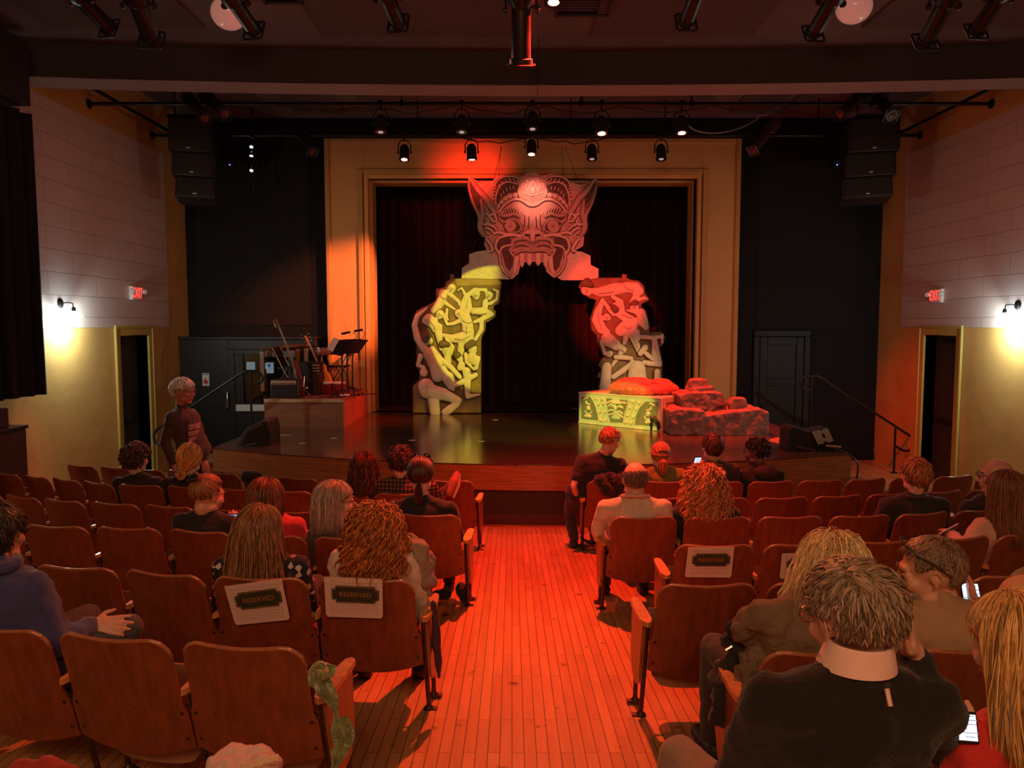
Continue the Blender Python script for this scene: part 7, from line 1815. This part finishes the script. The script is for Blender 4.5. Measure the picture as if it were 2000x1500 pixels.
for k_ in (-1, 1):
    q.ell(T @ Vector((k_*0.034,0.055,0.118)), (0.030,0.012,0.024), R3); q.tube([T @ Vector((k_*0.06,0.055,0.115)), T @ Vector((k_*0.088,0.0,0.07)), T @ Vector((k_*0.088,-0.03,0.04))], 0.004, 6)
add_part(t, 'sunglasses', q, mat('sunglass', (0.01,0.01,0.012), 0.1, coat=0.8))
# plaid
PL = bpy.data.materials.new('plaid_flannel'); PL.use_nodes = True; nt = PL.node_tree; b = nt.nodes['Principled BSDF']; b.inputs['Roughness'].default_value = 0.9
tc = nt.nodes.new('ShaderNodeTexCoord'); out = None
for d_, sc_ in (('X', 9), ('Z', 9)):
    w = nt.nodes.new('ShaderNodeTexWave'); w.bands_direction = d_; w.inputs['Scale'].default_value = sc_; nt.links.new(tc.outputs['Object'], w.inputs['Vector'])
    if out is None: out = w.outputs['Fac']
    else:
        a_ = nt.nodes.new('ShaderNodeMath'); a_.operation = 'ADD'; nt.links.new(out, a_.inputs[0]); nt.links.new(w.outputs['Fac'], a_.inputs[1]); out = a_.outputs[0]
rp = nt.nodes.new('ShaderNodeValToRGB'); rp.color_ramp.elements[0].position = 0.3; rp.color_ramp.elements[1].position = 0.95
hf = nt.nodes.new('ShaderNodeMath'); hf.operation = 'MULTIPLY'; hf.inputs[1].default_value = 0.5; nt.links.new(out, hf.inputs[0]); nt.links.new(hf.outputs[0], rp.inputs[0])
rp.color_ramp.elements[0].color = (0.02,0.012,0.012,1); rp.color_ramp.elements[1].color = (0.24,0.11,0.07,1); nt.links.new(rp.outputs[0], b.inputs['Base Color'])
t, T, H, R3, B = person('person in a plaid shirt with dark curly hair, one leg crossed high', (782,903), 6.88, (742,946), (842,950), yaw=4, pitch=4, shirtmat=PL, shirtname='shirt', pants=(0.10,0.04,0.035), haircol=(0.055,0.02,0.015), hair=dict(style='short', n=560, length=0.075, curl=0.006, cfreq=90, r=0.005, vol=0.14, seed=27, messy=0.4, steps=7), wide=1.0, armR=[(862,985,7.0),(835,1000,7.2)],
   legs=[[(-1.06,7.36,0.80),(-0.70,7.52,0.86)],[(-0.78,7.38,0.78),(-0.78,7.42,0.34)]])
q = MB(); a_ = atY(868,955,7.45); q.chain([atY(858,968,7.42), atY(878,950,7.45)], [0.055,0.045], 10); add_part(t, 'raised_shin', blob('raised_shin', q, 0.012, 3, 0.01, 0.05), bpy.data.materials[[m.name for m in bpy.data.materials if m.name.startswith('cloth_trousers')][-1]])
q = MB(); q.chain([atY(876,962,7.42), atY(886,940,7.46), atY(892,925,7.5)], [0.042,0.045,0.028], 10); sh = add_part(t, 'raised_shoe', blob('raised_shoe', q, 0.010, 3), mat('shoe_rust', (0.42,0.12,0.06), 0.7))
q = MB(); q.tube([atY(882,972,7.42) + Vector((0.015,0,0)), atY(893,948,7.46) + Vector((0.012,0,0)), atY(898,925,7.5)], [0.02,0.024,0.012], 8, flat=0.6); add_part(t, 'shoe_sole', q, mat('sole_pale', (0.5,0.3,0.2), 0.7))
t, T, H, R3, B = person('person with long dark auburn hair, left of the plaid shirt', (712,914), 6.93, (676,956), (752,956), yaw=8, shirt=(0.10,0.03,0.028), shirtname='top', haircol=(0.075,0.020,0.014), hair=LONG(n=1000, length=0.22, curl=0.005, cfreq=50, r=0.0034, vol=0.2, seed=28, messy=0.16, front=0.28), wide=0.92)
t, T, H, R3, B = person('blonde person with a low bun and black top near the left aisle steps', (371,898), 7.42, (330,943), (412,944), shirt=(0.014,0.012,0.014), shirtname='top', haircol=(0.60,0.28,0.075), hair=dict(style='bun', n=800, length=0.24, r=0.0045, vol=0.16, seed=29, bun=(-0.02,-0.115,-0.085), front=0.36, messy=0.12, steps=11), hs=1.13)
q = MB(); rg = random.Random(12)
for i in range(70):
    a = rg.uniform(0,6.28); c = Vector((-0.02,-0.125,-0.10)); q.tube([T @ (c + Vector((0.034*math.cos(a+u*2.5)*(0.4+0.6*u), rg.uniform(-0.025,0.02), 0.036*math.sin(a+u*2.5)*(0.4+0.6*u)))) for u in (0,0.25,0.5,0.75,1)], 0.006, 4)
add_part(t, 'hair_bun', q, hair_mat('hair', (0.58,0.26,0.07)))
t, T, H, R3, B = person('person with short dark curly hair and a dark jacket, far left front', (266,898), 7.72, (232,942), (308,942), yaw=8, pitch=6, shirt=(0.022,0.013,0.014), shirtname='jacket', haircol=(0.075,0.028,0.018), hair=dict(style='short', n=620, length=0.075, curl=0.009, cfreq=95, r=0.006, vol=0.22, seed=30, messy=0.45, steps=7, low=-0.5), hs=1.12)
# walking man
t, T, H, R3, B = person('grey-haired person in a dark printed long-sleeve shirt walking at the left', (358,765), 9.50, (374,808,9.72), (336,813,9.32), yaw=98, pitch=4, shirt=(0.055,0.026,0.024), shirtname='shirt', pants=(0.02,0.015,0.016), haircol=(0.62,0.60,0.58), sk=(0.48,0.19,0.13), hair=dict(style='short', n=900, length=0.06, r=0.0055, vol=0.16, seed=31, messy=0.3, steps=6, front=0.5), legs='stand', hips=(-4.02, 9.60, 1.02), wide=1.30, s=1.24, face=True, voxel=0.008, armL=[(388,862,9.85),(398,898,9.70)], armR=[(322,866,9.28),(338,904,9.32)], hs=1.02, dsh=0.0, wrinkle=0.016)
glasses(t, T, 1.2, FRAMEG)
q = MB()
fwd = B['fw']; axx = B['ax']
for i, (z0, z1) in enumerate(((-0.10,-0.17),(-0.185,-0.245),(-0.26,-0.33))):
    c = B['mid'] + fwd*0.192 + axx*0.01; rows = []
    for zz in (z0, z1): rows.append([c + axx*(-0.13 + 0.26*k/8) + Vector((0,0,zz)) - fwd*0.022*((k-4)/4)**2 for k in range(9)])
    q.sheet(rows, 0.006)
add_part(t, 'shirt_print', q, mat('shirt_print', (0.42,0.20,0.18), 0.8, var=0.45, vscale=25), smooth=None)
# blue fleece man at the left edge
FL = mat('blue_fleece', (0.045,0.050,0.17), 0.95, var=0.1, vscale=12, bump=0.25, bscale=140, sheen=0.3)
t, T, H, R3, B = person('person in a blue fleece cut by the left edge, hand on crossed knee', (-6,1048), 3.16, (-78,1130,3.1), (62,1142,3.12), yaw=-8, pitch=6, sk=(0.60,0.33,0.24), shirtmat=FL, shirtname='fleece', pants=(0.06,0.06,0.065), haircol=(0.03,0.022,0.02), hair=dict(style='short', n=620, length=0.07, r=0.0042, vol=0.08, seed=32, messy=0.2, steps=7), hips=(-2.05,3.25,1.12), face=True, voxel=0.006,
   armR=[(110,1262,3.12),(176,1222,3.33)], hdirR=[(0.97,0.15,-0.02),(0.05,-0.75,0.65)], hcurl=0.14, legs=[[(-2.1,3.7,1.15),(-2.1,3.75,0.7)],[tuple(atY(250,1226,3.42)),tuple(atY(215,1330,3.62))]], wrinkle=0.025)
glasses(t, T, 1.08)
q = MB(); q.tube([B['NB'] + Vector((0.085*math.cos(a), 0.08*math.sin(a) - 0.005, 0.03)) for a in [2*math.pi*i/20 for i in range(21)]], 0.026, 8); add_part(t, 'collar', q, FL)
# ================================================================ coats, bags and other small things
def drape(name, lab, cat, pts, rs, mt, voxel=0.012, disp=0.05, ds=0.06, grp=None):
    q = MB()
    for P, R in zip(pts, rs): q.chain(P, R, 10)
    return tag(put(name, blob(name, q, voxel, 3, disp, ds), mt), lab, cat, grp)
P_ = lambda x, y, D: atY(x, y, D)
drape('jacket', 'black jacket thrown over the front-row aisle chair of the right block', 'jacket', [[P_(1168,936,7.66), P_(1190,934,7.62), P_(1212,936,7.62)], [P_(1172,938,7.56), P_(1185,958,7.56), P_(1200,966,7.56)], [P_(1205,938,7.56), P_(1210,955,7.56)]], [[0.05,0.06,0.05],[0.055,0.06,0.045],[0.05,0.05]], cloth('cloth_black_coat', (0.018,0.012,0.014)))
drape('jacket', 'grey-tan jacket hanging over the chair beside the red curls', 'jacket', [[P_(798,1048,3.98), P_(822,1075,3.9), P_(834,1120,3.92), P_(832,1158,3.95)], [P_(806,1060,4.05), P_(836,1090,4.0), P_(842,1140,4.0)]], [[0.03,0.045,0.045,0.03],[0.03,0.035,0.03]], mat('tan_coat', (0.30,0.21,0.16), 0.85, bump=0.4, bscale=25), disp=0.06)
drape('scarf', 'dark purple cloth hanging down beside the aisle armrest, left block', 'cloth', [[P_(846,1178,3.86), P_(852,1230,3.84), P_(856,1290,3.84), P_(857,1322,3.84)], [P_(840,1200,3.9), P_(848,1260,3.88), P_(860,1310,3.86)]], [[0.018,0.022,0.022,0.012],[0.012,0.014,0.01]], cloth('cloth_purple', (0.06,0.015,0.03)), 0.008, 0.012, 0.05)
drape('backpack', 'black bag on the floor under the ponytailed person', 'bag', [[P_(902,1150,5.95), P_(908,1165,5.9)], [P_(870,1160,5.95), P_(850,1164,5.95)]], [[0.055,0.05],[0.05,0.04]], cloth('cloth_bag', (0.014,0.012,0.013)), 0.011, 0.02)
t = thing('handbag', 'crumpled black handbag beside the tousled blonde, at the aisle', 'bag', P_(1450,1260,3.05))
q = MB(); q.chain([P_(1432,1250,3.06), P_(1455,1268,3.06), P_(1470,1290,3.06)], [0.045,0.055,0.05], 10); q.chain([P_(1440,1290,3.06), P_(1420,1330,2.98), P_(1405,1400,2.95)], [0.05,0.06,0.045], 10); put('body', blob('body', q, 0.011, 2, 0.07, 0.05), cloth('cloth_handbag', (0.016,0.014,0.015)), t)
q = MB(); q.tube(smooth_path([P_(1428,1245,3.0), P_(1420,1225,3.0), P_(1435,1215,3.0), P_(1450,1240,3.0)]), 0.008, 6); put('strap', q, MT['blackmatte'], t)
q = MB(); q.tube([P_(1417,1270,2.98), P_(1430,1262,2.98)], 0.006, 6); put('zip_pull', q, MT['chrome'], t)
drape('coat', 'olive coat bundled against the sixth-row aisle chair', 'coat', [[P_(1448,1330,2.92), P_(1470,1290,2.95), P_(1490,1275,2.95)], [P_(1455,1350,2.9), P_(1462,1310,2.9)]], [[0.04,0.05,0.04],[0.035,0.04]], BR, 0.010, 0.06, 0.035)
# green gauze ribbon on the sixth-row aisle arm, left block
GZ = mat('green_gauze', (0.16,0.19,0.07), 0.35, sheen=0.5, var=0.5, vscale=30, bump=0.4, bscale=40)
ch = CHAIRS[('L','F',0)]
t = thing('gauze_ribbon', 'shiny green gauze ribbon tied to the near left aisle armrest', 'ribbon', P_(625,1310,2.75))
def ribbon(name, cl, w):
    P = smooth_path(cl, 5); rows = []
    for i, p in enumerate(P):
        tw = 0.9*math.sin(i*0.42); ww = w*(0.55 + 0.45*abs(math.sin(i*0.23+0.5)))
        d = Vector((math.cos(tw), math.sin(tw)*0.9, 0.15*math.sin(i*0.5)))
        rows.append([p - d*ww*0.5, p - d*ww*0.2 + Vector((0,-0.010,0)), p + d*ww*0.1 + Vector((0,0.008,0)), p + d*ww*0.5])
    q = MB(); q.sheet(rows, 0.002); put(name, q, GZ, t, smooth=None)
ribbon('long_tail', [P_(622,1318,2.74), P_(634,1345,2.72), P_(652,1385,2.70), P_(664,1425,2.68), P_(668,1455,2.66), P_(655,1490,2.62), P_(650,1540,2.58)], 0.075)
ribbon('short_tail', [P_(668,1400,2.70), P_(680,1430,2.69), P_(676,1460,2.68), P_(668,1475,2.67)], 0.05)
ribbon('bow_loop', [P_(618,1340,2.72), P_(614,1315,2.74), P_(630,1295,2.78), P_(643,1302,2.76), P_(640,1325,2.72)], 0.06)
q = MB(); q.ell(P_(622,1322,2.73), (0.025,0.02,0.03)); put('knot', blob('knot', q, 0.008, 2, 0.02, 0.03), GZ, t)
# cloth things at the bottom edge
drape('scarf', 'pale pink cloth bundle at the bottom edge behind the near left chair', 'cloth', [[P_(425,1492,2.12), P_(455,1478,2.15), P_(500,1474,2.15), P_(530,1490,2.12)], [P_(440,1510,2.08), P_(510,1505,2.08)]], [[0.03,0.035,0.035,0.03],[0.04,0.05]], mat('pink_cloth', (0.62,0.42,0.40), 0.8, bump=0.4, bscale=30), 0.009, 0.04, 0.05)
q = MB(); q.tube(smooth_path([P_(470,1502,2.06), P_(510,1490,2.05), P_(545,1480,2.06)]), 0.012, 8); tag(put('cord', q, mat('cream_cord', (0.7,0.5,0.3), 0.8, bump=0.6, bscale=120)), 'cream braided cord over the pink bundle', 'cord')
drape('coat', 'red coat heap cut by the bottom edge at the far left', 'coat', [[P_(40,1502,2.2), P_(85,1499,2.2), P_(130,1506,2.2)]], [[0.03,0.035,0.03]], cloth('cloth_red_coat', (0.35,0.03,0.03)), 0.009, 0.04, 0.05)
# things on the floor and laps near the stage
q = MB(); q.box(P_(1147,1058,7.85), (0.16,0.10,0.012), Matrix.Rotation(0.5, 3, 'Y')); tag(put('handbill', q, mat('handbill_dark', (0.03,0.012,0.012), 0.5)), 'dark programme propped on the floor by the front-row aisle chair', 'booklet')
drape('cap', 'dark rounded cap resting on a front-row chair in the left block', 'hat', [[P_(482,931,8.1), P_(500,931,8.1)]], [[0.07,0.07]], cloth('cloth_cap', (0.02,0.012,0.014)), 0.012, 0.02)
